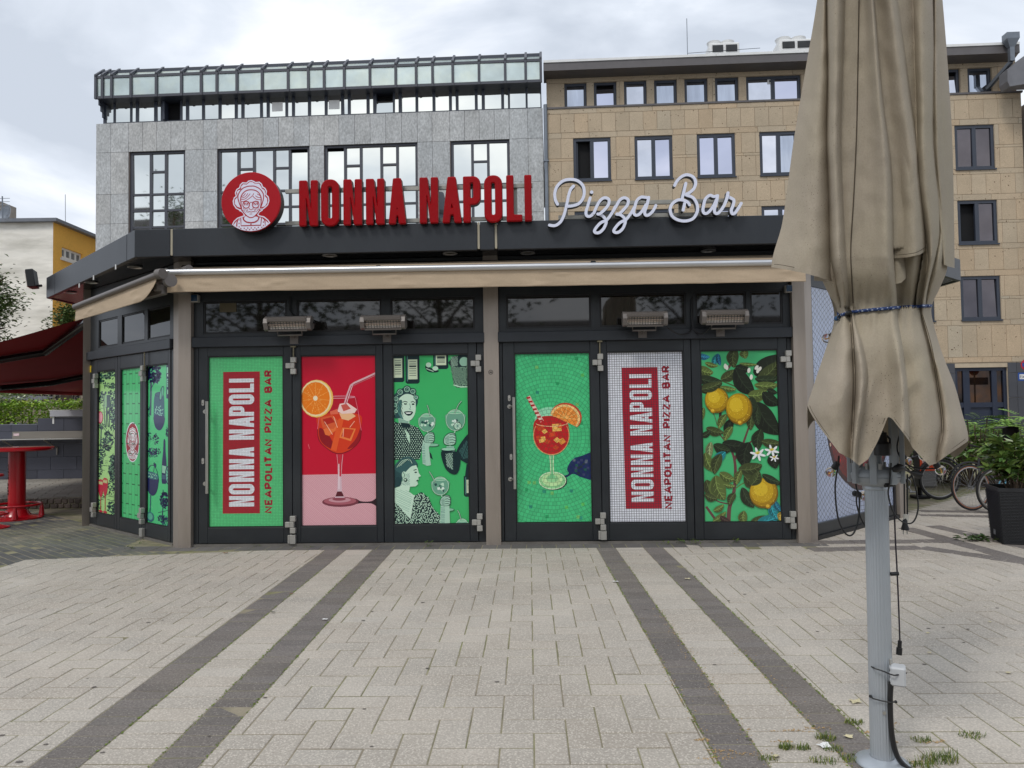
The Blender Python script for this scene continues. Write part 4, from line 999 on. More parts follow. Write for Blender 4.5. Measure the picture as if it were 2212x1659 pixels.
heater(573, 674, 685, 713.5, 'grey infrared heater over the red spritz picture, leftmost of the four')
heater(780, 877, 682, 711, 'grey infrared heater over the gap between red spritz and women pictures')
heater(1344, 1441, 675, 703, 'grey infrared heater over the white tiled name picture')
heater(1514, 1615, 671, 699, 'grey infrared heater over the lemon picture beside the right pillar')
def cable(name, F, pts, d, label, r=.009, m=m_blk, cat='cable'):
    P_ = [F.P(F.at(u, v, dd)[0], -dd, F.at(u, v, dd)[1]) for (u, v), dd in zip(pts, d)]
    b = MB(); b.tube(catmull(P_, 6), r, 6); return tag(b.obj(name, m, smooth=50), label, cat)
cable('heater_cable', KF, [(626, 640), (626, 668), (636, 682), (655, 684), (672, 690), (680, 700)], [.05, .05, .07, .12, .2, .26], 'black cable looping down to the heater over the red picture')
cable('heater_cable', KF, [(1497, 640), (1497, 690), (1490, 716), (1466, 722), (1440, 706)], [.04, .05, .1, .2, .28], 'black cable sagging to the heater over the white tiled picture')
cable('heater_cable', KF, [(1494, 645), (1495, 700), (1505, 718), (1520, 720), (1536, 706)], [.05, .06, .1, .2, .28], 'black cable sagging to the heater over the lemon picture')

# flood lamp on the far left end of the roof edge
fl = thing('flood_lamp', 'black flood lamp on an arm at the left end of the roof edge', 'lamp', FA + Vector((0, 0, zF0)))
Yf = FA.y; q = lambda u, v: atY(u, v, Yf)
b = MB(); b.tube([q(90, 617), q(72, 618)], .02, 8); b.obj('arm', m_blk, fl)
c_ = q(69, 603); b = MB(); b.cbox(-.05, .06, -.13, .13, -.14, .14, .01); b.obj('lamp_body', m_blk, fl, T(c_) @ Matrix.Rotation(R(20), 4, 'Z') @ Matrix.Rotation(R(-8), 4, 'Y'))
b = MB(); b.cbox(-.065, -.051, -.12, .12, -.13, .13, .004); b.obj('lamp_glass', m_elem, fl, T(c_) @ Matrix.Rotation(R(20), 4, 'Z') @ Matrix.Rotation(R(-8), 4, 'Y'))

b = MB(); p = ka(1060, 804, .06); b.lathe([(.022, 0), (.026, .001), (.028, 0)], 20, M=T((p[0], -.0605, p[1])) @ Matrix.Rotation(R(90), 4, 'X')); b.box(p[0] - .014, p[0] + .014, -.0625, -.0605, p[1] - .004, p[1] + .002)
for a in (40, -40): b.tube([(p[0] - .016 * math.cos(R(a)), -.0625, p[1] - .016 * math.sin(R(a))), (p[0] + .016 * math.cos(R(a)), -.0625, p[1] + .016 * math.sin(R(a)))], .002, 4)
b.obj('no_smoking_sticker', m_blk, kio, KF.M)
b = MB(); q = LF.at(194, 797, .03); b.box(q[0] - .03, q[0] + .03, -.0245, -.0205, q[1] - .05, q[1] + .05); b.obj('yellow_sticker', mat('sticker_yellow', lin((214, 186, 40)), .6, var=.3, vs=40), kio, LF.M)
# ---------------------------------------------------------------- awnings
def valance(F, x0, x1, ztop, zbot, y, nx, nz, name, parent, end=None):
    b = MB(); vs = []; L_ = x1 - x0
    for i in range(nx + 1):
        for j in range(nz + 1):
            s = i / nx; t = j / nz; x = x0 + L_ * s
            zb_ = zbot[0] + (zbot[1] - zbot[0]) * s; zt_ = ztop[0] + (ztop[1] - ztop[0]) * s
            if end: zb_ = end(s, zt_, zb_)
            wv = mnoise.fractal(Vector((x * 2.3, t * .7, 3.1)), 1, 2, 3) * .007 * t + mnoise.noise(Vector((x * 5 - t * 2, t * 2.2, 9))) * .004 * (.3 + t) + max(0, mnoise.noise(Vector((x * 3.1 + t * 1.5, t * 3, 15))) - .25) * .022
            wv -= .004 if (t > .86 and t < .93) else 0
            vs.append((x, y - wv - .012 * t, zt_ + (zb_ - zt_) * t + (mnoise.noise(Vector((x * 3, 0, 0))) * .004 if t == 1 else 0)))
    n = nz + 1
    b.add(vs, [(i * n + j, i * n + j + 1, (i + 1) * n + j + 1, (i + 1) * n + j) for i in range(nx) for j in range(nz)])
    vs2 = [(x, yy + .004, z) for x, yy, z in vs]; k = len(vs)
    b.add(vs2, [(i * n + j, (i + 1) * n + j, (i + 1) * n + j + 1, i * n + j + 1) for i in range(nx) for j in range(nz)])
    b.f += [(i * n + nz, i * n + nz + k, (i + 1) * n + nz + k, (i + 1) * n + nz) for i in range(nx)]; b.m += [0] * nx; b.c += [None] * nx
    return b.obj(name, m_beige, parent, F.M, smooth=180)
aw = thing('front_awning', 'retracted beige awning with silver front bar across the whole front', 'awning', KF.P(KLEN / 2, -.4, 3.2))
AD = .47; bl = ka(356, 588.5, AD); br = ka(1742, 566, AD); vl = ka(361, 632, AD); vr = ka(1741, 608.5, AD); r_ = .036
b = MB(); b.tube([(bl[0] + .03, -AD, bl[1]), (br[0], -AD, br[1])], r_, 20); b.obj('front_bar', m_alu, aw, KF.M, smooth=40)
b = MB()
for x, z in (bl, br): b = MB(); b.tube([(x - .012, -AD, z), (x + .03, -AD, z)], r_ + .006, 20); b.obj('end_cap', m_hinge, aw, KF.M, smooth=40)
valance(KF, vl[0], vr[0], (bl[1] - .03, br[1] - .03), (vl[1], vr[1]), -AD + .01, 260, 12, 'valance', aw)
b = MB(); b.add([(bl[0] + .05, -AD + .02, bl[1] + .03), (br[0] - .05, -AD + .02, br[1] + .03), (br[0] - .05, -.16, bl[1] + .12), (bl[0] + .05, -.16, bl[1] + .12)], [(0, 1, 2, 3)]); b.obj('canopy_cloth', m_beige, aw, KF.M)
b = MB(); b.tube([(bl[0] + .05, -.13, bl[1] + .1), (br[0] - .05, -.13, br[1] + .1)], .05, 14); b.obj('roller_tube', m_soffit, aw, KF.M, smooth=40)
b = MB()
for x in (bl[0] + .3, bl[0] + 2.5, br[0] - 2.4, br[0] - .3): b.cbox(x - .03, x + .03, -AD + .03, -.03, bl[1] - .02, bl[1] + .04, .008)
b.cbox(bl[0] + .3, bl[0] + 2.4, -.3, -.24, bl[1] + .0, bl[1] + .05, .01); b.cbox(br[0] - 2.4, br[0] - .3, -.3, -.24, bl[1] - .0, bl[1] + .05, .01)
b.obj('folding_arm', m_soffit, aw, KF.M)

aw2 = thing('side_awning', 'retracted beige awning over the left corner doors', 'awning', LF.P(LS / 2, -.4, 3.2))
la = LF.at(161.5, 663, AD); lb2 = LF.at(343, 592, AD); lv = LF.at(162, 694, AD); zlv = lb2[1] - .26
b = MB(); b.tube([(la[0], -AD, la[1]), (lb2[0], -AD, lb2[1])], .036, 16); b.obj('front_bar', m_heat, aw2, LF.M, smooth=40)  # bar's shade is put into its colour: dull grey instead of silver
xe_ = LF.at(337, 604, AD)[0]
valance(LF, la[0] + .01, xe_, (la[1] - .03, lb2[1] - .03), (lv[1], zlv), -AD + .01, 90, 12, 'valance', aw2, end=lambda s, t, z: z if s < .8 else z + (t - .05 - z) * ((s - .8) / .2) ** 2.2)
b = MB(); b.tube([(xe_ + .05, -AD + .12, lb2[1] - .06), (xe_ + .11, -AD + .12, lb2[1] - .06)], .075, 20); b.tube([(lb2[0] - .02, -AD, lb2[1]), (lb2[0] + .06, -AD + .02, lb2[1])], .06, 16); b.tube([(la[0], -.13, la[1] + .1), (xe_ + .1, -.13, lb2[1] + .1)], .05, 14); b.obj('end_housing', m_heat, aw2, LF.M, smooth=40)
b = MB(); b.add([(la[0] + .05, -AD + .02, la[1] + .03), (xe_, -AD + .02, lb2[1] + .03), (xe_, -.16, lb2[1] + .12), (la[0] + .05, -.16, la[1] + .12)], [(0, 1, 2, 3)]); b.obj('canopy_cloth', m_beige, aw2, LF.M)
b = MB(); b.cbox(la[0] + .2, la[0] + 1.9, -.32, -.25, la[1] - .04, la[1] + .02, .01); b.cbox(xe_ - .2, xe_ - .1, -AD + .05, -.03, lb2[1] - .16, lb2[1] - .08, .01); b.cbox(xe_ - 1.3, xe_ - .1, -.36, -.29, lb2[1] - .2, lb2[1] - .13, .01); b.obj('folding_arm', m_heat, aw2, LF.M)

# red awning on the far side: spread out, seen from below
ra = thing('red_awning', 'wide red awning spread out on the left side, seen from below', 'awning', (-6.2, 13.5, 3.1))
z_at = lambda x: 3.08 - .2456 * (-x - 6.6)
Y0, Y1, XW, XF = 11.25, 19.5, -6.25, -10.36
b = MB(); nx, ny = 12, 16; vs = []
for i in range(nx + 1):
    for j in range(ny + 1):
        x = XW + (XF - XW) * i / nx; y = Y0 + (Y1 - Y0) * j / ny; vs.append((x, y, z_at(x) - .05 * math.sin(math.pi * i / nx)))
n = ny + 1; fs = [(i * n + j, i * n + j + 1, (i + 1) * n + j + 1, (i + 1) * n + j) for i in range(nx) for j in range(ny)]
b.add(vs, fs); b.add([(x, y, z - .006) for x, y, z in vs], [f_[::-1] for f_ in fs]); b.obj('canopy_cloth', m_redcl, ra, smooth=180)
b = MB(); b.tube([(XF, Y0 - .05, z_at(XF) - .02), (XF, Y1 + .05, z_at(XF) - .02)], .05, 10); b.obj('front_bar', m_redcl, ra, smooth=40)
def arm(pts):
    b = MB(); P_ = []
    for u, v in pts:                                   # on the plane 0.12 m under the cloth
        d = ray(u, v); t = (3.08 + .2456 * 6.6 - .12 - CAMH) / (d.z - .2456 * d.x); P_.append(CAMP + d * t)
    b.tube(P_, .055, 8); b.obj('folding_arm', m_soffit, ra, smooth=50)
arm([(188, 696), (97, 762), (0, 778), (-60, 790)]); arm([(189, 812), (110, 828), (0, 838)])
b = MB(); b.box(-6.5, -6.2, Y0 + .2, Y1, 2.95, 3.15); b.obj('cassette', m_soffit, ra)
# ================================================================== printed pictures on the leaves
def print_mat(name, pattern=None, cell=.03, width=.1, grout=(40, 60, 50), amt=.6, center=(0, 0), cell2=None, jit=.0, var=.06, rough=.38):
    m = bpy.data.materials.new(name); m.use_nodes = True; nt = m.node_tree; b = nt.nodes['Principled BSDF']; N = nt.nodes.new; Lk = nt.links.new
    b.inputs['Roughness'].default_value = rough; b.inputs['Specular IOR Level'].default_value = .4; b.inputs['Coat Weight'].default_value = .35; b.inputs['Coat Roughness'].default_value = .06
    ca = N('ShaderNodeVertexColor'); ca.layer_name = 'Col'; cur = ca.outputs[0]
    def math_(op, a, b_=None, c=None):
        n = N('ShaderNodeMath'); n.operation = op
        for i, v in enumerate((a, b_, c)):
            if v is None: continue
            if isinstance(v, (int, float)): n.inputs[i].default_value = v
            else: Lk(v, n.inputs[i])
        return n.outputs[0]
    if pattern:
        tc = N('ShaderNodeTexCoord'); sp = N('ShaderNodeSeparateXYZ')
        if jit:
            nz = N('ShaderNodeTexNoise'); nz.inputs['Scale'].default_value = 9; nz.inputs['Detail'].default_value = 2; Lk(tc.outputs['Object'], nz.inputs['Vector'])
            vm = N('ShaderNodeVectorMath'); vm.operation = 'SUBTRACT'; Lk(nz.outputs['Color'], vm.inputs[0]); vm.inputs[1].default_value = (.5, .5, .5)
            vs = N('ShaderNodeVectorMath'); vs.operation = 'SCALE'; Lk(vm.outputs[0], vs.inputs[0]); vs.inputs['Scale'].default_value = jit
            va = N('ShaderNodeVectorMath'); va.operation = 'ADD'; Lk(vs.outputs[0], va.inputs[0]); Lk(tc.outputs['Object'], va.inputs[1]); Lk(va.outputs[0], sp.inputs[0])
        else: Lk(tc.outputs['Object'], sp.inputs[0])
        x = math_('SUBTRACT', sp.outputs[0], center[0]); z = math_('SUBTRACT', sp.outputs[2], center[1]); c2 = cell2 or cell
        if pattern == 'grid': a = math_('DIVIDE', x, cell); q = math_('DIVIDE', z, c2)
        elif pattern == 'brick':
            a = math_('DIVIDE', x, cell); q = math_('ADD', math_('DIVIDE', z, c2), math_('MULTIPLY', math_('MODULO', math_('FLOOR', a), 2.0), .5))
        elif pattern == 'ring':
            r = math_('SQRT', math_('ADD', math_('MULTIPLY', x, x), math_('MULTIPLY', z, z))); a = math_('DIVIDE', r, cell)
            k = math_('FLOOR', math_('MULTIPLY_ADD', math_('FLOOR', a), 6.283 * cell / c2, 3.0)); q = math_('MULTIPLY', math_('DIVIDE', math_('ARCTAN2', z, x), 6.28318), k)
        elif pattern == 'diamond': a = math_('DIVIDE', math_('ADD', x, z), cell); q = math_('DIVIDE', math_('SUBTRACT', math_('MULTIPLY', x, .8), z), c2)
        fa = math_('FRACT', a); fq = math_('FRACT', q)
        e1 = math_('MINIMUM', fa, math_('SUBTRACT', 1.0, fa)); e2 = math_('MINIMUM', fq, math_('SUBTRACT', 1.0, fq))
        mask = math_('LESS_THAN', math_('MINIMUM', e1, e2), width)
        if var:
            wn = N('ShaderNodeTexWhiteNoise'); wn.noise_dimensions = '2D'; cv = N('ShaderNodeCombineXYZ'); Lk(math_('FLOOR', a), cv.inputs[0]); Lk(math_('FLOOR', q), cv.inputs[1]); Lk(cv.outputs[0], wn.inputs['Vector'])
            mr = N('ShaderNodeMapRange'); mr.inputs[3].default_value = 1 - var; mr.inputs[4].default_value = 1 + var; Lk(wn.outputs['Value'], mr.inputs[0])
            mm = N('ShaderNodeMixRGB'); mm.blend_type = 'MULTIPLY'; mm.inputs[0].default_value = 1; Lk(cur, mm.inputs[1]); Lk(mr.outputs[0], mm.inputs[2]); cur = mm.outputs[0]
        mx = N('ShaderNodeMixRGB'); Lk(math_('MULTIPLY', mask, amt), mx.inputs[0]); Lk(cur, mx.inputs[1]); mx.inputs[2].default_value = (*lin(grout), 1); cur = mx.outputs[0]
    Lk(cur, b.inputs['Base Color']); return m

def ribbon(pts, w, caps=True, n=5):
    "outline of a stroke of width w (or a width per point)"
    P = [Vector((p[0], p[1])) for p in pts]; k = len(P); W_ = w if isinstance(w, (list, tuple)) else [w] * k; Lf, Rt = [], []
    for i in range(k):
        t = P[min(i + 1, k - 1)] - P[max(i - 1, 0)]; t = t.normalized() if t.length > 1e-9 else Vector((1, 0)); nn = Vector((-t.y, t.x)) * (W_[i] / 2)
        Lf.append(P[i] + nn); Rt.append(P[i] - nn)
    return Lf, Rt
class Art:
    def __init__(s, F, rect, crop, y=-.003, step=.00006, clip=True):
        s.F, s.r, s.c, s.y, s.dy = F, rect, crop, y, step; s.b = MB(); s.k = 0; s.doclip = clip
        s.xf = None
    def m(s, p):
        if s.xf: p = s.xf(p)
        x0, x1, z0, z1 = s.r; a, b_, c, d = s.c
        return (x0 + (p[0] - a) / (b_ - a) * (x1 - x0), z1 - (p[1] - c) / (d - c) * (z1 - z0))
    def raw(s, q, col, bump=True):
        if s.doclip:
            x0, x1, z0, z1 = s.r
            for pp, nn in (((x0, 0), (1, 0)), ((x1, 0), (-1, 0)), ((0, z0), (0, 1)), ((0, z1), (0, -1))):
                q = clip_poly(q, pp, nn)
                if len(q) < 3: return
        if area2(q) < 0: q = q[::-1]
        if abs(area2(q)) < 1e-8: return
        try: pts, tr = fill2d([q])
        except Exception: return
        s.b.add([(p[0], s.y - s.k * s.dy, p[1]) for p in pts], tr, 0, lin(col))
        if bump: s.k += 1
    def poly(s, pts, col, smooth=False, bump=True):
        if smooth: pts = [(p.x, p.y) for p in catmull([(p[0], p[1], 0) for p in pts], 5, True)]
        s.raw([s.m(p) for p in pts], col, bump)
    def ell(s, cx, cy, rx, ry, col, rot=0, n=20, a0=0, a1=360, bump=True):
        c, q = math.cos(R(rot)), math.sin(R(rot)); P = []
        for i in range(n + (0 if a1 - a0 == 360 else 1)):
            t = R(a0 + (a1 - a0) * i / n); x, y = rx * math.cos(t), ry * math.sin(t); P.append((cx + x * c - y * q, cy + x * q + y * c))
        s.poly(P, col, bump=bump)
    def stroke(s, pts, w, col, smooth=False, bump=True):
        if smooth and len(pts) > 2:
            n0 = len(pts); pts = [(p.x, p.y) for p in catmull([(p[0], p[1], 0) for p in pts], 5)]
            if isinstance(w, list): w = [w[min(int(i / 5), n0 - 1)] * (1 - i / 5 % 1) + w[min(int(i / 5) + 1, n0 - 1)] * (i / 5 % 1) for i in range(len(pts))]
        Lf, Rt = ribbon(pts, w)
        for i in range(len(Lf) - 1): s.raw([s.m(Lf[i]), s.m(Lf[i + 1]), s.m(Rt[i + 1]), s.m(Rt[i])], col, False)
        if bump: s.k += 1
    def ring(s, cx, cy, rx, ry, w, col, rot=0, n=24, a0=0, a1=360):
        c, q = math.cos(R(rot)), math.sin(R(rot)); P = []
        for i in range(n + 1): t = R(a0 + (a1 - a0) * i / n); x, y = rx * math.cos(t), ry * math.sin(t); P.append((cx + x * c - y * q, cy + x * q + y * c))
        s.stroke(P, w, col)
    def hatch(s, poly, ang, sp, w, col, jit=.25):
        c, q = math.cos(R(ang)), math.sin(R(ang)); pr = [(p[0] * c + p[1] * q, -p[0] * q + p[1] * c) for p in poly]
        y = min(p[1] for p in pr)
        while y < max(p[1] for p in pr):
            yy = y + random.uniform(-jit, jit) * sp; xs = []
            for i in range(len(pr)):
                a, b_ = pr[i - 1], pr[i]
                if (a[1] - yy) * (b_[1] - yy) < 0: xs.append(a[0] + (b_[0] - a[0]) * (yy - a[1]) / (b_[1] - a[1]))
            xs.sort()
            for a, b_ in zip(xs[::2], xs[1::2]):
                if b_ - a > sp * .5: s.stroke([(x * c - yy * q, x * q + yy * c) for x in (a + sp * random.uniform(0, .4), b_ - sp * random.uniform(0, .4))], w, col, bump=False)
            y += sp
        s.k += 1
    def dots(s, poly, sp, r, col, jit=.2, leaf=False):
        xs = [p[0] for p in poly]; ys = [p[1] for p in poly]; y = min(ys); row = 0
        while y < max(ys):
            x = min(xs) + (row % 2) * sp / 2
            while x < max(xs):
                px, py = x + random.uniform(-jit, jit) * sp, y + random.uniform(-jit, jit) * sp; ins = False
                for i in range(len(poly)):
                    a, b_ = poly[i - 1], poly[i]
                    if (a[1] > py) != (b_[1] > py) and px < (b_[0] - a[0]) * (py - a[1]) / (b_[1] - a[1]) + a[0]: ins = not ins
                if ins: s.ell(px, py, r * (1.8 if leaf else 1), r * (.55 if leaf else .9), col, random.uniform(0, 180), 6, bump=False)
                x += sp
            y += sp * .8; row += 1
        s.k += 1
    def blob(s, cx, cy, rx, ry, col, n=40, r=.16):
        "ragged foliage in engraving manner"
        for _ in range(n):
            t = random.uniform(0, 2 * math.pi); d = math.sqrt(random.random()); s.ell(cx + rx * d * math.cos(t), cy + ry * d * math.sin(t), rx * r * random.uniform(.6, 1.5), ry * r * random.uniform(.5, 1.2), col, random.uniform(0, 180), 7, bump=False)
        s.k += 1
    def build(s, key, m, name='picture_film', parent=None, F=None):
        root, F_, _ = DOORS[key] if key in DOORS else (parent, F, None)
        return s.b.obj(name, m, root, F_.M)

# --- lettering
def glyph(ch, w, t):
    "condensed block capital in a w x 1 box -> (outer, [holes])"
    k = .5 * w - .56 * t
    def rr(x0, x1, z0, z1, r, n=6):
        P = []
        for cx, cz, a in ((x1 - r, z1 - r, 0), (x0 + r, z1 - r, 90), (x0 + r, z0 + r, 180), (x1 - r, z0 + r, 270)):
            for i in range(n + 1): q = R(a + 90 * i / n); P.append((cx + r * math.cos(q), cz + r * math.sin(q)))
        return P
    if ch == 'N': return [(0, 0), (0, 1), (t * 1.12, 1), (w - t, .40), (w - t, 1), (w, 1), (w, 0), (w - t * 1.12, 0), (t, .60), (t, 0)], []
    if ch == 'I': return [(0, 0), (0, 1), (w, 1), (w, 0)], []
    if ch == 'L': return [(0, 0), (0, 1), (t, 1), (t, t * .95), (w, t * .95), (w, 0)], []
    if ch == 'O': return rr(0, w, -.01, 1.01, w * .46), [rr(t, w - t, t, 1 - t, max((w - 2 * t) * .48, .01))]
    if ch == 'A':
        return [(0, 0), (k, 1), (w - k, 1), (w, 0), (w - t, 0), (w - t - .17 * k, .17), (t + .17 * k, .17), (t, 0)], [[(t + .33 * k, .33), (w - t - .33 * k, .33), (w / 2, min(.84, (w / 2 - t) / k))]]
    if ch == 'P':
        P = [(0, 0), (0, 1)]; r = w * .42
        for cx, cz, a in ((w - r, 1 - r, 90), (w - r, .38 + r, 0)):
            for i in range(7): q = R(a - 90 * i / 6); P.append((cx + r * math.cos(q), cz + r * math.sin(q)))
        P += [(t, .38), (t, 0)]
        return P, [rr(t, w - t, .38 + t * .95, 1 - t * .95, (w - 2 * t) * .45)]
NAPLET = [('N', 0, 74.8), ('O', 87, 158.7), ('N', 175.1, 248.4), ('N', 263.7, 336.5), ('A', 351.9, 421), ('N', 473.8, 547), ('A', 562.4, 637.7), ('P', 643.9, 712), ('O', 725.8, 796.5), ('L', 811.9, 873.4), ('I', 882.1, 910.2)]
STROKES = {'N': [[(0, 0), (0, 1), (.7, 0), (.7, 1)]], 'E': [[(.6, 1), (0, 1), (0, 0), (.6, 0)], [(0, .5), (.5, .5)]], 'A': [[(0, 0), (.4, 1), (.8, 0)], [(.14, .32), (.66, .32)]],
           'P': [[(0, 0), (0, 1), (.45, 1), (.62, .87), (.62, .6), (.45, .45), (0, .45)]], 'O': [[(.4, 1), (.1, .85), (0, .5), (.1, .15), (.4, 0), (.7, .15), (.8, .5), (.7, .85), (.4, 1)]],
           'L': [[(0, 1), (0, 0), (.55, 0)]], 'I': [[(0, 0), (0, 1)]], 'T': [[(0, 1), (.7, 1)], [(.35, 1), (.35, 0)]], 'Z': [[(0, 1), (.65, 1), (0, 0), (.65, 0)]],
           'B': [[(0, 0), (0, 1), (.45, 1), (.58, .87), (.58, .64), (.45, .52), (0, .52)], [(.45, .52), (.64, .38), (.64, .14), (.48, 0), (0, 0)]],
           'R': [[(0, 0), (0, 1), (.45, 1), (.6, .88), (.6, .62), (.45, .48), (0, .48)], [(.35, .48), (.65, 0)]], ' ': [],
           'S': [[(.6, .85), (.45, 1), (.15, 1), (0, .85), (0, .65), (.6, .38), (.6, .15), (.45, 0), (.15, 0), (0, .15)]], 'U': [[(0, 1), (0, .2), (.15, 0), (.5, 0), (.65, .2), (.65, 1)]],
           'G': [[(.65, .8), (.5, 1), (.15, 1), (0, .8), (0, .2), (.15, 0), (.5, 0), (.65, .2), (.65, .48), (.35, .48)]], 'F': [[(.6, 1), (0, 1), (0, 0)], [(0, .5), (.5, .5)]],
           'J': [[(.5, 1), (.5, .2), (.35, 0), (.1, 0), (0, .15)]], 'M': [[(0, 0), (0, 1), (.4, .3), (.8, 1), (.8, 0)]],
           'n': [[(0, 0), (0, .68)], [(0, .5), (.18, .68), (.4, .6), (.42, 0)]], 'b': [[(0, 1), (0, 0), (.3, 0), (.45, .15), (.45, .5), (.3, .66), (0, .6)]], 'a': [[(.05, .6), (.3, .68), (.42, .5), (.42, 0), (.12, 0), (0, .15), (.1, .36), (.42, .4)]],
           'h': [[(0, 0), (0, 1)], [(0, .5), (.18, .68), (.4, .6), (.42, 0)]], 's': [[(.4, .6), (.2, .68), (.02, .55), (.38, .2), (.25, 0), (0, .06)]], 't': [[(.15, .95), (.15, .1), (.35, 0)], [(0, .66), (.35, .66)]],
           'r': [[(0, 0), (0, .68)], [(0, .45), (.15, .65), (.32, .66)]], 'e': [[(0, .35), (.42, .35), (.36, .6), (.2, .68), (.03, .5), (.02, .2), (.18, 0), (.42, .08)]], 'i': [[(0, 0), (0, .66)], [(0, .85), (0, .95)]], 'c': [[(.4, .58), (.2, .68), (.02, .5), (.02, .18), (.2, 0), (.4, .1)]],
           'ß': [[(0, 0), (0, .8), (.15, 1), (.38, .9), (.38, .65), (.2, .55), (.45, .3), (.4, .06), (.2, 0)]]}
def advance(ch): return (max((p[0] for st_ in STROKES[ch] for p in st_), default=.35) if ch != ' ' else .35)
def napoli_rot(art, xa, xb, ya, yb, col):
    "NONNA NAPOLI reading upwards between x = xa (top of letters) and xb (baseline), from y = ya (start) to yb"
    s = (ya - yb) / 910.2
    for ch, p, q in NAPLET:
        H = xb - xa; w_ = (q - p) * s / H; o, hs = glyph(ch, w_, .155 if ch != 'I' else w_)
        f = lambda z: (xb - z[1] * H, ya - p * s - z[0] * H)
        if hs:
            loops = [[art.m(f(z)) for z in l] for l in [o] + hs]; pts, tr = fill2d(loops); art.b.add([(z[0], art.y - art.k * art.dy, z[1]) for z in pts], tr, 0, lin(col))
        else: art.raw([art.m(f(z)) for z in o], col, False)
    art.k += 1
def subtitle(art, text, xa, xb, ya, yb, col, wt):
    tot = sum(advance(c) + .42 for c in text) - .42; H = xb - xa; sc = (ya - yb) / tot; x = 0
    for ch in text:
        for st_ in STROKES[ch]: art.stroke([(xb - q[1] * H, ya - (x + q[0]) * sc) for q in st_], wt, col, bump=False)
        x += advance(ch) + .42
    art.k += 1

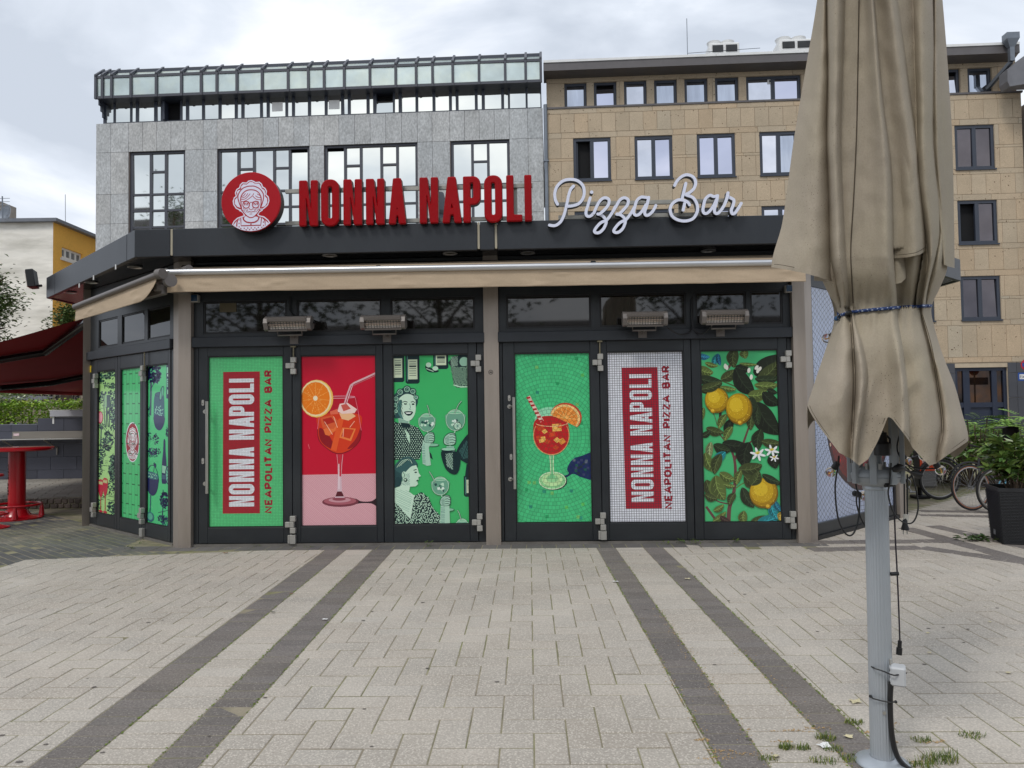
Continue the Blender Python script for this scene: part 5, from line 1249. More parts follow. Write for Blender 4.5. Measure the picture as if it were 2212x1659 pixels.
def nonna(A_, red, wht, xf, ground=True):
    "the cook's head emblem, drawn in the pixel frame of the round sign"
    A_.xf = xf
    out_ = [(545, 1010), (470, 975), (410, 890), (395, 800), (420, 720), (465, 685), (445, 610), (480, 530), (545, 490), (560, 430), (620, 375), (710, 385), (760, 340), (830, 330), (890, 355), (925, 378), (1010, 370), (1070, 420), (1090, 485), (1150, 520), (1185, 590), (1170, 665), (1225, 720), (1240, 810), (1210, 910), (1140, 975), (1090, 1005), (1080, 1035), (1025, 1060), (985, 1110), (1000, 1135), (1120, 1165), (1210, 1240), (1262, 1312), (1150, 1400), (1000, 1470), (812, 1492), (620, 1470), (480, 1405), (370, 1345), (420, 1250), (500, 1180), (620, 1140), (650, 1130), (630, 1080), (590, 1045), (545, 1030)]
    A_.poly(out_, wht)
    ins = [(p.x, p.y) for p in [Vector(q) for q in inset_poly(out_ if area2(out_) > 0 else out_[::-1], 24)]]
    A_.poly(ins, red)
    cap = [(570, 955), (500, 930), (445, 860), (445, 775), (500, 715), (505, 640), (490, 590), (530, 555), (590, 540), (590, 470), (640, 420), (715, 430), (790, 375), (850, 378), (905, 415), (1000, 415), (1040, 470), (1070, 530), (1130, 570), (1140, 640), (1135, 700), (1185, 760), (1190, 850), (1140, 930), (1060, 955)]
    A_.poly(cap, wht)
    A_.poly([(360 + 50, 1345), (485, 1255), (470, 1380)], wht); A_.poly([(1150, 1255), (1225, 1325), (1150, 1385)], wht)
    A_.poly([(500, 1390), (505, 1290), (530, 1210), (590, 1180), (640, 1170), (640, 1240), (700, 1290), (812, 1305), (925, 1290), (985, 1240), (1000, 1180), (1070, 1195), (1110, 1230), (1130, 1300), (1140, 1390), (1000, 1455), (812, 1478), (620, 1455)], wht)
    A_.poly([(675, 1150), (950, 1165), (985, 1190), (960, 1240), (900, 1275), (812, 1285), (720, 1270), (670, 1235), (655, 1205)], wht)
    w_ = 24
    A_.stroke([(590, 960), (545, 840), (515, 720), (540, 620), (620, 520), (730, 475), (815, 468), (900, 475), (1010, 530), (1085, 620), (1108, 720), (1080, 850), (1040, 960)], w_, red, True)
    face = [(585, 800), (592, 920), (612, 1010), (680, 1105), (760, 1170), (820, 1185), (880, 1168), (960, 1095), (1020, 1005), (1045, 900), (1050, 790), (1040, 700), (960, 600), (815, 570), (680, 600), (600, 690)]
    A_.poly(face, wht); A_.stroke(face[:11], w_, red, True)
    A_.stroke([(575, 800), (590, 700), (640, 620), (720, 565), (815, 552), (920, 570), (1000, 630), (1045, 720), (1055, 800)], w_, red, True)
    for st_ in ([(600, 700), (650, 680), (690, 630)], [(600, 735), (690, 705), (745, 630)], [(590, 775), (700, 745), (800, 640)], [(590, 820), (700, 795), (840, 700), (882, 632)], [(860, 700), (940, 770), (1040, 785)], [(920, 690), (970, 725), (1040, 740)], [(960, 650), (1030, 692)]): A_.stroke(st_, 15, red, True)
    for cx_ in (705, 925):
        A_.ring(cx_, 893, 76, 76, 22, red); A_.poly([(cx_ - 48, 850), (cx_ + 48, 850), (cx_ + 48, 905), (cx_ - 48, 905)], red); A_.ell(cx_, 890, 30, 30, wht); A_.ell(cx_, 888, 15, 17, red)
        A_.stroke([(cx_ - 70, 835), (cx_, 812), (cx_ + 70, 830)], 18, red)
    A_.stroke([(780, 880), (800, 835), (840, 835), (852, 880)], 16, red); A_.stroke([(770, 960), (782, 990), (820, 1010), (858, 990), (868, 960)], 14, red)
    A_.stroke([(735, 1062), (780, 1048), (820, 1060), (860, 1050), (905, 1052)], 16, red); A_.stroke([(785, 1105), (845, 1100)], 12, red); A_.stroke([(690, 1065), (735, 1030), (745, 990)], 10, red); A_.stroke([(880, 985), (905, 1030), (955, 1060)], 10, red)
    for x, y in ((650, 975), (680, 1000), (645, 1010), (712, 1012), (670, 1032), (985, 968), (955, 992), (920, 1005), (990, 1000), (962, 1024)): A_.ell(x, y, 11, 11, red, n=8, bump=False)
    A_.k += 1
    A_.stroke([(630, 1180), (650, 1240), (720, 1290), (812, 1302), (910, 1290), (980, 1240), (1005, 1180)], 22, red, True); A_.stroke([(580, 1190), (590, 1365), (1040, 1362), (1060, 1190)], 22, red)
    A_.ell(815, 1335, 16, 16, red, n=10)
    for x, y in ((545, 1230), (543, 1308), (543, 1388), (583, 1424), (662, 1424), (743, 1420), (823, 1418), (905, 1416), (985, 1412), (1064, 1410), (1104, 1370), (1104, 1292), (1100, 1215), (705, 1458), (785, 1456), (865, 1456), (945, 1450)): A_.ell(x, y, 14, 14, red, n=8, bump=False)
    A_.k += 1; A_.ell(580, 1010, 18, 18, wht, n=10); A_.ell(1048, 998, 18, 18, wht, n=10); A_.xf = None

GREEN, RED, WHITE = (82, 190, 122), (178, 18, 46), (236, 238, 244)
# 1: green tiled name picture
A_ = Art(KF, DOORS[1][2], (131, 730, 124, 1476)); A_.poly([(100, 100), (760, 100), (760, 1500), (100, 1500)], (90, 205, 130)); A_.poly([(242, 242), (542, 242), (540, 1375), (238, 1375)], (172, 16, 42))
napoli_rot(A_, 290, 493, 1320, 297, WHITE); subtitle(A_, 'NEAPOLITAN PIZZA BAR', 584, 633, 1367, 240, (165, 22, 46), 19)
A_.build(1, print_mat('print_green_tiles', 'grid', .0182, .085, (38, 62, 46), .55, jit=.006))
# 5: white tiled name picture
A_ = Art(KF, DOORS[5][2], (918, 1530, 86, 1442)); A_.poly([(880, 60), (1560, 60), (1560, 1480), (880, 1480)], (226, 228, 236)); A_.poly([(1032, 206), (1326, 206), (1340, 1338), (1046, 1338)], (170, 14, 40))
napoli_rot(A_, 1094, 1276, 1286, 262, WHITE); subtitle(A_, 'NEAPOLITAN PIZZA BAR', 1368, 1418, 1336, 204, (165, 20, 44), 19)
A_.build(5, print_mat('print_white_tiles', 'grid', .0288, .085, (46, 48, 60), .9, jit=.004))
# 2: red spritz picture
A_ = Art(KF, DOORS[2][2], (861, 1462, 116, 1467)); P_ = A_.poly
P_([(800, 60), (1500, 60), (1500, 1500), (800, 1500)], (205, 8, 48)); P_([(800, 1066), (1500, 1060), (1500, 1500), (800, 1500)], (228, 178, 184)); A_.hatch([(861, 1068), (1462, 1062), (1462, 1467), (861, 1467)], 38, 11, 3.2, (208, 132, 148), .1)
P_([(1230, 1265), (1290, 1258), (1340, 1280), (1420, 1280), (1470, 1255), (1470, 1320), (1420, 1298), (1330, 1296), (1250, 1310)], (40, 14, 26), True)
A_.ell(1170, 1283, 148, 40, (120, 52, 66)); A_.ell(1168, 1276, 132, 30, (176, 96, 108)); A_.ell(1165, 1268, 90, 20, (206, 150, 160)); A_.ell(1160, 1260, 55, 14, (150, 70, 84))
P_([(1143, 905), (1195, 905), (1186, 980), (1180, 1090), (1184, 1200), (1205, 1250), (1125, 1250), (1146, 1200), (1152, 1090), (1150, 980)], (222, 190, 200)); P_([(1146, 905), (1192, 905), (1182, 980), (1178, 1080), (1156, 1080), (1152, 980)], (206, 40, 60)); P_([(1146, 1200), (1182, 1200), (1200, 1240), (1130, 1240)], (92, 20, 36)); A_.stroke([(1160, 980), (1160, 1180)], 7, (245, 225, 230))
P_([(1040, 445), (1295, 445), (1310, 520), (1325, 620), (1342, 730), (1325, 800), (1270, 860), (1200, 893), (1130, 893), (1060, 850), (1005, 790), (988, 700), (1000, 610), (1025, 520)], (190, 18, 44), True)
P_([(1010, 585), (1322, 585), (1340, 700), (1328, 790), (1270, 855), (1195, 890), (1135, 890), (1060, 850), (1005, 785), (990, 690)], (222, 60, 26), True); P_([(1005, 690), (1080, 750), (1130, 860), (1060, 840), (1008, 780)], (150, 16, 30), True); P_([(1340, 690), (1300, 780), (1230, 860), (1290, 840), (1338, 770)], (160, 18, 30), True)
P_([(1035, 700), (1150, 665), (1165, 690), (1080, 755), (1050, 745)], (242, 120, 60)); P_([(1190, 690), (1300, 700), (1260, 800), (1165, 770)], (244, 132, 66)); P_([(1205, 700), (1285, 708), (1250, 780), (1180, 760)], (214, 60, 28)); P_([(1160, 620), (1205, 610), (1140, 880), (1095, 865)], (238, 92, 40))
P_([(1010, 610), (1110, 590), (1160, 640), (1120, 700), (1030, 690)], (226, 96, 52)); P_([(1030, 622), (1100, 605), (1130, 645), (1050, 668)], (188, 38, 26)); P_([(1165, 575), (1250, 560), (1300, 600), (1240, 635), (1185, 620)], (246, 190, 140)); P_([(1170, 500), (1230, 490), (1310, 545), (1290, 575), (1190, 580), (1150, 560)], (250, 214, 206)); P_([(1180, 510), (1225, 500), (1260, 540), (1200, 560)], (212, 92, 80)); P_([(1090, 560), (1150, 540), (1160, 580), (1095, 585)], (236, 110, 80))
for a, b_ in (((1045, 640), (1110, 745)), ((1200, 700), (1195, 765)), ((1290, 640), (1250, 690)), ((1120, 600), (1150, 690))): A_.stroke([a, b_], 4, (255, 210, 180), bump=False)
A_.k += 1
A_.stroke([(988, 700), (1000, 790), (1060, 852), (1130, 893), (1200, 893), (1272, 858), (1330, 795), (1344, 715)], 5, (120, 10, 26), True); A_.ring(1168, 446, 127, 9, 5, (236, 160, 176)); A_.stroke([(1040, 447), (1020, 530), (1000, 620), (988, 700)], 4, (228, 120, 140), True); A_.stroke([(1295, 447), (1315, 540), (1332, 640), (1344, 715)], 4, (228, 120, 140), True)
A_.stroke([(1215, 500), (1240, 420), (1265, 355), (1290, 338), (1380, 300), (1465, 262)], 24, (226, 180, 186)); A_.stroke([(1219, 500), (1244, 422), (1268, 360), (1294, 343), (1382, 306), (1465, 268)], 8, (190, 40, 64)); A_.stroke([(1225, 420 + 78), (1250, 425), (1275, 350)], 3, (255, 240, 240))
A_.ell(982, 455, 136, 152, (246, 196, 96)); A_.ell(976, 453, 128, 146, (250, 226, 170)); A_.ell(974, 453, 116, 132, (242, 128, 24))
for k in range(11): t = R(360 / 11 * k + 8); A_.stroke([(974 + 12 * math.cos(t), 453 + 14 * math.sin(t)), (974 + 112 * math.cos(t), 453 + 128 * math.sin(t))], 3.5, (250, 170, 80), bump=False)
A_.k += 1
for k in range(60): t = random.uniform(0, 6.28); d = random.uniform(.3, .95); A_.stroke([(974 + 108 * d * math.cos(t), 453 + 124 * d * math.sin(t)), (974 + 108 * (d + .06) * math.cos(t), 453 + 124 * (d + .06) * math.sin(t))], 3, (255, 196, 110), bump=False)
A_.k += 1; A_.ell(972, 452, 18, 20, (250, 236, 200)); A_.stroke([(912, 820), (922, 856)], 3, (240, 150, 160))
A_.build(2, print_mat('print_plain', rough=.3))
PLAIN = bpy.data.materials['print_plain']

# 3: women toasting, engraved on green
INK, PALE, MID = (14, 44, 48), (196, 232, 204), (78, 132, 124)
A_ = Art(KF, DOORS[3][2], (175, 776, 110, 1452)); P_ = A_.poly
P_([(100, 60), (900, 60), (900, 1500), (100, 1500)], (62, 186, 106))
def bottle(x0, x1, y0, y1, l0, l1):
    P_([(x0, y0), (x1, y0), (x1, y1 - 12), (x1 - 14, y1), (x0 + 14, y1), (x0, y1 - 12)], INK); P_([(x0 + 12, y0), (x0 + 20, y0), (x0 + 20, y1 - 20), (x0 + 12, y1 - 20)], MID); P_([(x0 + 22, l0), (x1 - 18, l0), (x1 - 18, l1), (x0 + 22, l1)], (214, 228, 196))
    for k in range(7): y = l0 + 18 + (l1 - l0 - 30) * k / 7; A_.stroke([(x0 + 32, y), (x1 - 28, y)], 4 if k != 2 else 12, INK, bump=False)
    A_.k += 1
bottle(150, 262, 90, 322, 130, 285); bottle(270, 386, 90, 336, 140, 300); bottle(498, 622, 90, 222, 90, 190); bottle(736, 800, 1080, 1246, 1110, 1215); P_([(760, 985), (800, 985), (800, 1090), (745, 1090)], INK)
P_([(432, 200), (460, 175), (480, 180), (470, 205), (520, 225), (545, 235), (520, 248), (455, 240)], INK, True); A_.ell(460, 186, 22, 20, PALE); A_.ell(515, 215, 24, 18, PALE); A_.stroke([(440, 215), (500, 240)], 6, PALE)
P_([(620, 170), (660, 120), (780, 100), (800, 200), (640, 205)], INK); A_.ell(750, 165, 38, 38, (150, 196, 170)); A_.hatch([(640, 120), (700, 115), (700, 200), (640, 200)], 60, 9, 3, PALE)
bk_ = [(640, 200), (800, 200), (800, 372), (690, 374), (664, 350)]; P_(bk_, INK); A_.dots(bk_, 17, 6.5, (150, 190, 160), .1, True); A_.stroke([(668, 352), (720, 368), (790, 366)], 9, PALE)
def wine(cx, cy, rx, ry, hx, fx, fy, straw):
    A_.ell(cx, cy, rx + 4, ry + 4, INK); A_.ell(cx, cy, rx - 1, ry - 1, (128, 200, 158)); P_([(cx - rx * .95, cy - ry * .55), (cx + rx * .95, cy - ry * .55), (cx + rx, cy), (cx + rx * .7, cy + ry * .7), (cx, cy + ry * .97), (cx - rx * .7, cy + ry * .7), (cx - rx, cy)], (112, 168, 142), True)
    for k in range(13):
        t = random.uniform(0, 6.28); d = random.uniform(.1, .72); x, y = cx + rx * d * math.cos(t), cy + ry * .15 + ry * .72 * d * math.sin(t); q = random.uniform(.1, .24) * rx; a = random.uniform(0, 3); P_([(x + q * math.cos(a + i * 1.57) * random.uniform(.7, 1.3), y + q * math.sin(a + i * 1.57)) for i in range(4)], random.choice([PALE, (226, 244, 230), (40, 84, 80), (226, 244, 230)]))
    A_.ring(cx, cy, rx, ry, 4, PALE); A_.ring(cx, cy - ry * .72, rx * .68, ry * .12, 4, PALE); A_.stroke([(cx + hx * .2, cy + ry), (fx, fy)], 9, (170, 214, 184)); A_.ell(fx, fy, 52, 14, INK); A_.ell(fx, fy - 1, 48, 11, (140, 200, 166)); A_.stroke(straw, 9, INK); A_.stroke(straw, 4, PALE)
def fist(cx, cy, s=1, fl=1):
    P_([(cx - 42 * s, cy + 40 * s), (cx - 46 * s, cy - 8 * s), (cx - 10 * s, cy - 42 * s), (cx + 34 * s, cy - 40 * s), (cx + 44 * s, cy + 4 * s), (cx + 30 * s, cy + 44 * s)], INK, True); P_([(cx - 38 * s, cy + 38 * s), (cx - 42 * s, cy - 6 * s), (cx - 10 * s, cy - 37 * s), (cx + 30 * s, cy - 36 * s), (cx + 40 * s, cy + 4 * s), (cx + 27 * s, cy + 40 * s)], (170, 212, 188), True)
    for k in range(4): A_.stroke([(cx - 4 * s, cy - 30 * s + 19 * s * k), (cx + 18 * s, cy - 34 * s + 20 * s * k), (cx + 40 * s, cy - 22 * s + 18 * s * k)], 4.5, INK)
    A_.hatch([(cx - 40 * s, cy - 5 * s), (cx - 8 * s, cy - 30 * s), (cx - 4 * s, cy + 38 * s), (cx - 34 * s, cy + 36 * s)], 20, 8, 2.4, (40, 84, 84))
# first woman
dr = [(150, 630), (230, 655), (300, 660), (372, 690), (416, 760), (402, 850), (380, 945), (150, 945)]
P_([(205, 570), (300, 600), (300, 700), (215, 690)], (176, 214, 188)); A_.hatch([(205, 590), (290, 640), (290, 690), (215, 680)], 10, 9, 3, MID)
P_(dr, INK); A_.dots(dr, 19, 4.9, PALE, .1); P_([(440, 860), (475, 900), (488, 948), (455, 920)], INK); P_([(262, 700), (300, 750), (302, 820), (275, 760)], PALE); P_([(225, 645), (300, 655), (310, 690), (240, 690)], INK)
P_([(172, 600), (172, 440), (212, 395), (262, 364), (322, 374), (356, 420), (370, 480), (352, 530), (335, 600), (300, 634), (230, 610)], (40, 78, 80), True); P_([(205, 470), (270, 418), (340, 440), (352, 520), (345, 575), (318, 620), (282, 634), (240, 612), (212, 560)], (206, 236, 212), True)
P_([(205, 560), (208, 480), (240, 470), (232, 560), (250, 620), (225, 600)], MID, True); A_.hatch([(208, 470), (240, 460), (250, 600), (215, 570)], 70, 8, 3, INK)
for st_ in ([(185, 520), (195, 440), (250, 395)], [(215, 430), (262, 388), (310, 392)], [(270, 372), (320, 390), (345, 430)], [(180, 580), (190, 545), (200, 520)]): A_.stroke(st_, 8, (150, 200, 170), True)
A_.stroke([(245, 484), (265, 476), (285, 484)], 6, INK); A_.stroke([(312, 484), (330, 478), (346, 488)], 6, INK); A_.ell(268, 497, 13, 7, INK, n=8); A_.ell(331, 500, 12, 7, INK, n=8); A_.ell(270, 495, 3, 3, PALE, n=6); A_.stroke([(303, 495), (310, 530), (296, 538), (312, 542)], 4, MID); P_([(256, 563), (290, 556), (328, 562), (312, 588), (282, 590)], INK, True); P_([(266, 566), (318, 566), (306, 576), (278, 577)], (240, 248, 240)); A_.ell(192, 560, 9, 14, PALE)
for x, y, r in ((192, 455, 22), (184, 505, 20), (190, 555, 17), (226, 402, 26), (282, 380, 28), (330, 398, 24), (356, 446, 17)): A_.ell(x, y, r + 4, r + 3, (22, 54, 58)); A_.ring(x, y, r * .75, r * .7, 6, (160, 208, 182)); A_.ring(x + 2, y + 1, r * .35, r * .3, 4, (130, 186, 160))
wine(442, 648, 66, 72, 20, 488, 830, [(468, 600), (458, 545), (446, 508)])
am = [(398, 850), (410, 790), (445, 760), (480, 800), (455, 850), (472, 990), (440, 996), (404, 978)]; P_(am, (176, 216, 192)); A_.hatch([(398, 850), (425, 800), (430, 985), (404, 978)], 0, 10, 3, MID); fist(462, 768, .95)
# pair of glasses on the right
wine(674, 632, 76, 84, -10, 618, 866, [(668, 580), (700, 510), (726, 480)]); A_.ell(692, 680, 32, 32, INK); A_.ell(692, 680, 28, 28, PALE)
for k in range(8): t = R(45 * k); A_.stroke([(692, 680), (692 + 26 * math.cos(t), 680 + 26 * math.sin(t))], 3, MID, bump=False)
A_.k += 1
sl_ = [(556, 885), (640, 868), (690, 900), (712, 960), (690, 1052), (640, 1062), (585, 1010)]; P_(sl_, INK, True); A_.hatch([(590, 900), (650, 890), (650, 1030), (600, 1000)], 62, 9, 4, (176, 214, 190)); P_([(676, 900), (735, 790), (800, 748), (800, 970), (730, 960)], INK, True); A_.hatch([(700, 880), (770, 790), (776, 940), (730, 945)], 110, 10, 3, MID); P_([(600, 840), (660, 840), (665, 880), (600, 880)], (150, 200, 176)); fist(630, 782, 1.1); A_.ell(615, 866, 62, 15, INK); A_.ell(615, 864, 57, 11, (160, 214, 184))
# second woman
P_([(170, 1160), (172, 1010), (225, 940), (290, 920), (345, 950), (362, 1000), (300, 1040), (250, 1060), (225, 1130)], (40, 78, 80), True)
fc = [(245, 1040), (320, 985), (350, 985), (366, 1020), (372, 1050), (390, 1076), (368, 1086), (372, 1104), (358, 1114), (366, 1140), (345, 1158), (300, 1160), (292, 1200), (340, 1235), (305, 1420), (150, 1300), (150, 1180), (205, 1160), (240, 1110)]
P_(fc, (206, 236, 212)); A_.hatch([(240, 1060), (300, 1050), (300, 1150), (220, 1150)], 35, 9, 2.6, MID); A_.hatch([(180, 1180), (290, 1190), (320, 1250), (290, 1380), (190, 1300)], 25, 13, 2.4, (120, 170, 150))
P_([(172, 1010), (225, 940), (290, 920), (345, 950), (355, 985), (310, 1000), (262, 1045), (240, 1060)], (54, 96, 96), True)
for k in range(7): A_.stroke([(185 + k * 8, 1010 - k * 4), (225 + k * 13, 955 - k * 3), (290 + k * 6, 930 + k * 9)], 4, PALE if k % 2 else INK, True)
A_.ell(252, 1065, 18, 28, (190, 226, 200)); A_.stroke([(246, 1045), (258, 1065), (250, 1088)], 4, INK); A_.ell(264, 1106, 15, 15, INK); A_.ell(262, 1104, 8, 8, PALE); A_.ell(205, 1120, 26, 40, (30, 66, 70)); A_.stroke([(330, 1030), (355, 1022)], 6, INK); A_.ell(348, 1046, 11, 6, INK, n=8); A_.stroke([(350, 1116), (366, 1106)], 6, INK)
d2_ = [(150, 1275), (185, 1290), (302, 1420), (335, 1232), (392, 1203), (452, 1250), (484, 1330), (552, 1400), (540, 1480), (150, 1480)]; P_(d2_, INK); A_.dots(d2_, 19, 6.2, PALE, .3, True)
wine(546, 1156, 68, 72, 40, 606, 1346, [(506, 1130), (480, 1075), (458, 1040)]); ar_ = [(548, 1310), (560, 1280), (618, 1300), (622, 1480), (540, 1480)]; P_(ar_, (176, 216, 192)); A_.hatch([(548, 1320), (585, 1310), (580, 1460), (545, 1460)], 5, 10, 3, MID); fist(588, 1272, .95)
wine(720, 1480, 50, 62, 0, 720, 1560, [(712, 1430), (700, 1380), (684, 1350)])
A_.build(3, PLAIN)

# 4: spritz in mosaic
cxz = Art(KF, DOORS[4][2], (188, 790, 96, 1442)); ctr = cxz.m((470, 760))
A_ = cxz; P_ = A_.poly; P_([(100, 40), (900, 40), (900, 1500), (100, 1500)], (70, 196, 128))
for _ in range(26): x, y = random.uniform(190, 780), random.uniform(110, 1420); s_ = 13; P_([(x - s_, y - s_), (x + s_, y - s_), (x + s_, y + s_), (x - s_, y + s_)], random.choice([(96, 196, 96), (40, 150, 120), (120, 200, 110), (34, 160, 96)]))
P_([(598, 1020), (640, 950), (720, 918), (830, 900), (830, 1100), (720, 1092), (650, 1062), (600, 1085), (560, 1100), (500, 1095), (560, 1080), (610, 1060)], (18, 34, 92), True)
for _ in range(18): x, y = random.uniform(640, 780), random.uniform(950, 1070); P_([(x - 11, y - 9), (x + 11, y - 9), (x + 11, y + 9), (x - 11, y + 9)], random.choice([(28, 92, 78), (60, 60, 110), (30, 40, 60), (96, 104, 120)]))
A_.ell(486, 1118, 112, 72, (18, 50, 46)); A_.ell(478, 1114, 110, 70, (150, 218, 150)); A_.ell(476, 1106, 84, 52, (196, 236, 170)); A_.ell(476, 1098, 50, 30, (150, 214, 150)); A_.ring(478, 1114, 108, 68, 6, (226, 244, 206))
P_([(456, 900), (492, 900), (488, 980), (486, 1060), (500, 1095), (450, 1095), (464, 1060), (462, 980)], (120, 204, 140)); A_.stroke([(458, 905), (464, 980), (464, 1060)], 6, (222, 242, 196)); A_.stroke([(490, 905), (486, 980), (488, 1060)], 6, (222, 242, 196))
P_([(340, 640), (365, 560), (420, 530), (490, 528), (560, 560), (600, 640), (560, 660), (400, 670)], (150, 222, 180), True)
P_([(338, 640), (400, 600), (520, 600), (600, 640), (620, 740), (605, 820), (560, 880), (500, 908), (440, 905), (380, 870), (340, 800), (328, 720)], (196, 22, 30), True); A_.ring(474, 752, 145, 154, 6, (226, 170, 110), a0=-30, a1=210)
for x, y, q in ((385, 690, 40), (420, 720, 26), (520, 690, 52), (545, 680, 26), (480, 745, 36), (400, 785, 40), (370, 770, 26), (560, 800, 36), (510, 850, 26), (440, 800, 28), (520, 790, 30)):
    a = random.uniform(0, 1.5); P_([(x + q * math.cos(a + i * 1.57), y + q * .8 * math.sin(a + i * 1.57)) for i in range(4)], random.choice([(232, 152, 60), (222, 96, 34), (240, 186, 92), (214, 70, 30)]))
A_.ring(480, 650, 132, 30, 5, (240, 200, 150), a0=10, a1=170)
A_.ell(596, 605, 128, 112, (206, 60, 40), 12, a0=180, a1=395); A_.ell(590, 612, 122, 106, (248, 206, 130), 12, a0=180, a1=390); A_.ell(588, 616, 104, 92, (240, 142, 52), 12, a0=180, a1=388)
for k in range(7): t = R(192 + k * 29); A_.stroke([(588, 616), (588 + 102 * math.cos(t), 616 + 92 * math.sin(t))], 5, (250, 196, 110), bump=False)
A_.k += 1; A_.stroke([(290, 436), (400, 640)], 30, (240, 206, 190))
for k in range(7): t = k / 6.6; x, y = 290 + 110 * t, 436 + 204 * t; A_.stroke([(x - 14, y + 14), (x + 18, y + 10)], 15, (186, 24, 34), bump=False)
A_.k += 1; A_.build(4, print_mat('print_mosaic_rings', 'ring', .046, .052, (22, 70, 44), .55, ctr, .046, jit=.016, var=.10))

# 6: lemons
A_ = Art(KF, DOORS[6][2], (284, 902, 74, 1438)); P_ = A_.poly; P_([(200, 20), (1000, 20), (1000, 1500), (200, 1500)], (72, 184, 118))
def leaf(cx, cy, ln, wd, ang, col, vein=None, bend=.15):
    ln *= 1.22; wd *= 1.3
    c, s_ = math.cos(R(ang)), math.sin(R(ang)); prof = [(-.5, 0), (-.36, .3), (-.12, .48), (.12, .46), (.34, .28), (.5, 0), (.34, -.26), (.1, -.44), (-.14, -.46), (-.36, -.3)]
    f = lambda x, y: (cx + (x * ln) * c - (y * wd + bend * wd * (1 - 4 * x * x)) * s_, cy + (x * ln) * s_ + (y * wd + bend * wd * (1 - 4 * x * x)) * c)
    P_([f(*p) for p in prof], col, True); P_([f(*p) for p in [(-.48, 0), (-.3, .24), (0, .4), (.3, .24), (.48, 0), (0, .06)]], tuple(max(0, k * .78) for k in col), True); v = vein or tuple(min(255, k * 1.5 + 14) for k in col)
    A_.stroke([f(-.48, 0), f(0, 0), f(.47, 0)], 3.2, v, True)
    for k in (-.25, -.05, .15, .3):
        A_.stroke([f(k, 0), f(k + .13, .27 * (1 - abs(k)))], 2, v, bump=False); A_.stroke([f(k, 0), f(k + .13, -.27 * (1 - abs(k)))], 2, v, bump=False)
    A_.k += 1
DG, OG, BG_, TL, BL = (40, 52, 32), (92, 108, 54), (64, 74, 40), (34, 128, 136), (30, 38, 26)
BR = (104, 66, 66)
A_.stroke([(480, 1445), (490, 1330), (530, 1200), (545, 1050), (540, 950), (515, 870), (470, 800), (420, 740)], [34, 32, 28, 24, 22, 18, 14, 8], BR, True); A_.stroke([(540, 945), (600, 850), (640, 750), (680, 640), (730, 480)], [24, 20, 16, 14, 10], BR, True); A_.stroke([(540, 1180), (600, 1140), (660, 1120)], 9, (92, 120, 60), True); A_.stroke([(300, 1320), (370, 1420)], 20, BR); A_.stroke([(480, 1300), (400, 1280), (310, 1220)], 11, BR, True); A_.stroke([(430, 620), (435, 560)], 22, (60, 44, 44)); A_.stroke([(330, 520), (380, 580), (405, 670)], 6, (92, 76, 66), True); A_.stroke([(500, 220), (535, 170)], 20, BR); A_.stroke([(440, 310), (560, 360), (690, 440)], 10, (70, 90, 50), True); A_.stroke([(620, 840), (700, 790), (800, 700)], 13, BR, True)
for q in ((560, 130, 130, 80, 95, BG_), (650, 100, 60, 60, 90, OG), (405, 150, 100, 40, 110, TL), (435, 140, 80, 36, 80, (30, 90, 120)), (310, 110, 80, 40, 10, (40, 110, 140)), (370, 178, 90, 34, 15, OG), (320, 225, 110, 70, 20, OG), (350, 300, 170, 70, 10, DG), (355, 355, 170, 72, -15, BG_), (500, 265, 110, 70, -35, BG_), (625, 210, 100, 60, 10, BL), (640, 320, 220, 110, 55, BL), (820, 190, 210, 150, -35, BL), (830, 240, 190, 90, -40, BG_), (820, 300, 160, 60, 0, DG), (815, 350, 160, 60, 0, OG), (740, 420, 130, 80, -10, OG), (850, 460, 140, 80, 35, BL), (820, 620, 260, 140, 55, BL), (700, 520, 120, 90, 80, DG), (690, 640, 120, 60, 100, BG_), (740, 600, 120, 60, 90, DG), (670, 180, 120, 24, 5, OG), (860, 400, 70, 40, 20, BL),
          (290, 580, 90, 40, 100, OG), (450, 640, 110, 50, 120, OG), (385, 710, 120, 60, 15, BG_), (310, 735, 80, 40, -30, DG), (505, 690, 130, 60, 110, BL), (495, 740, 110, 50, 120, OG), (540, 822, 160, 80, 5, BL), (745, 790, 140, 80, 100, DG), (840, 810, 130, 60, 5, BG_), (440, 850, 120, 70, 20, DG), (345, 870, 110, 50, 95, (120, 132, 90)), (335, 965, 140, 70, 65, OG), (420, 940, 120, 60, 130, TL), (400, 980, 140, 70, 110, BG_), (640, 910, 170, 110, 100, BL), (665, 1010, 160, 90, -10, BG_), (475, 1080, 110, 70, 25, OG), (570, 1090, 100, 50, 110, OG), (670, 1110, 110, 80, 30, BG_), (340, 1170, 120, 70, 60, BG_), (415, 1170, 170, 110, 70, OG), (340, 1240, 90, 50, 20, BG_), (490, 1150, 80, 30, 10, OG), (640, 1250, 150, 70, 60, DG), (510, 1260, 90, 50, 120, BG_), (840, 1110, 120, 60, 30, DG), (870, 960, 100, 80, 90, BL), (400, 1330, 80, 40, -30, OG), (605, 1410, 90, 60, 90, OG), (405, 1400, 110, 40, -35, OG), (450, 1420, 80, 40, 30, (60, 44, 40)), (720, 1420, 110, 50, -20, BG_), (800, 1420, 150, 70, -15, TL), (850, 1360, 110, 60, 70, TL), (880, 1320, 80, 40, 60, (30, 100, 120)), (905, 1400, 60, 40, 110, (170, 140, 60))): leaf(*q)
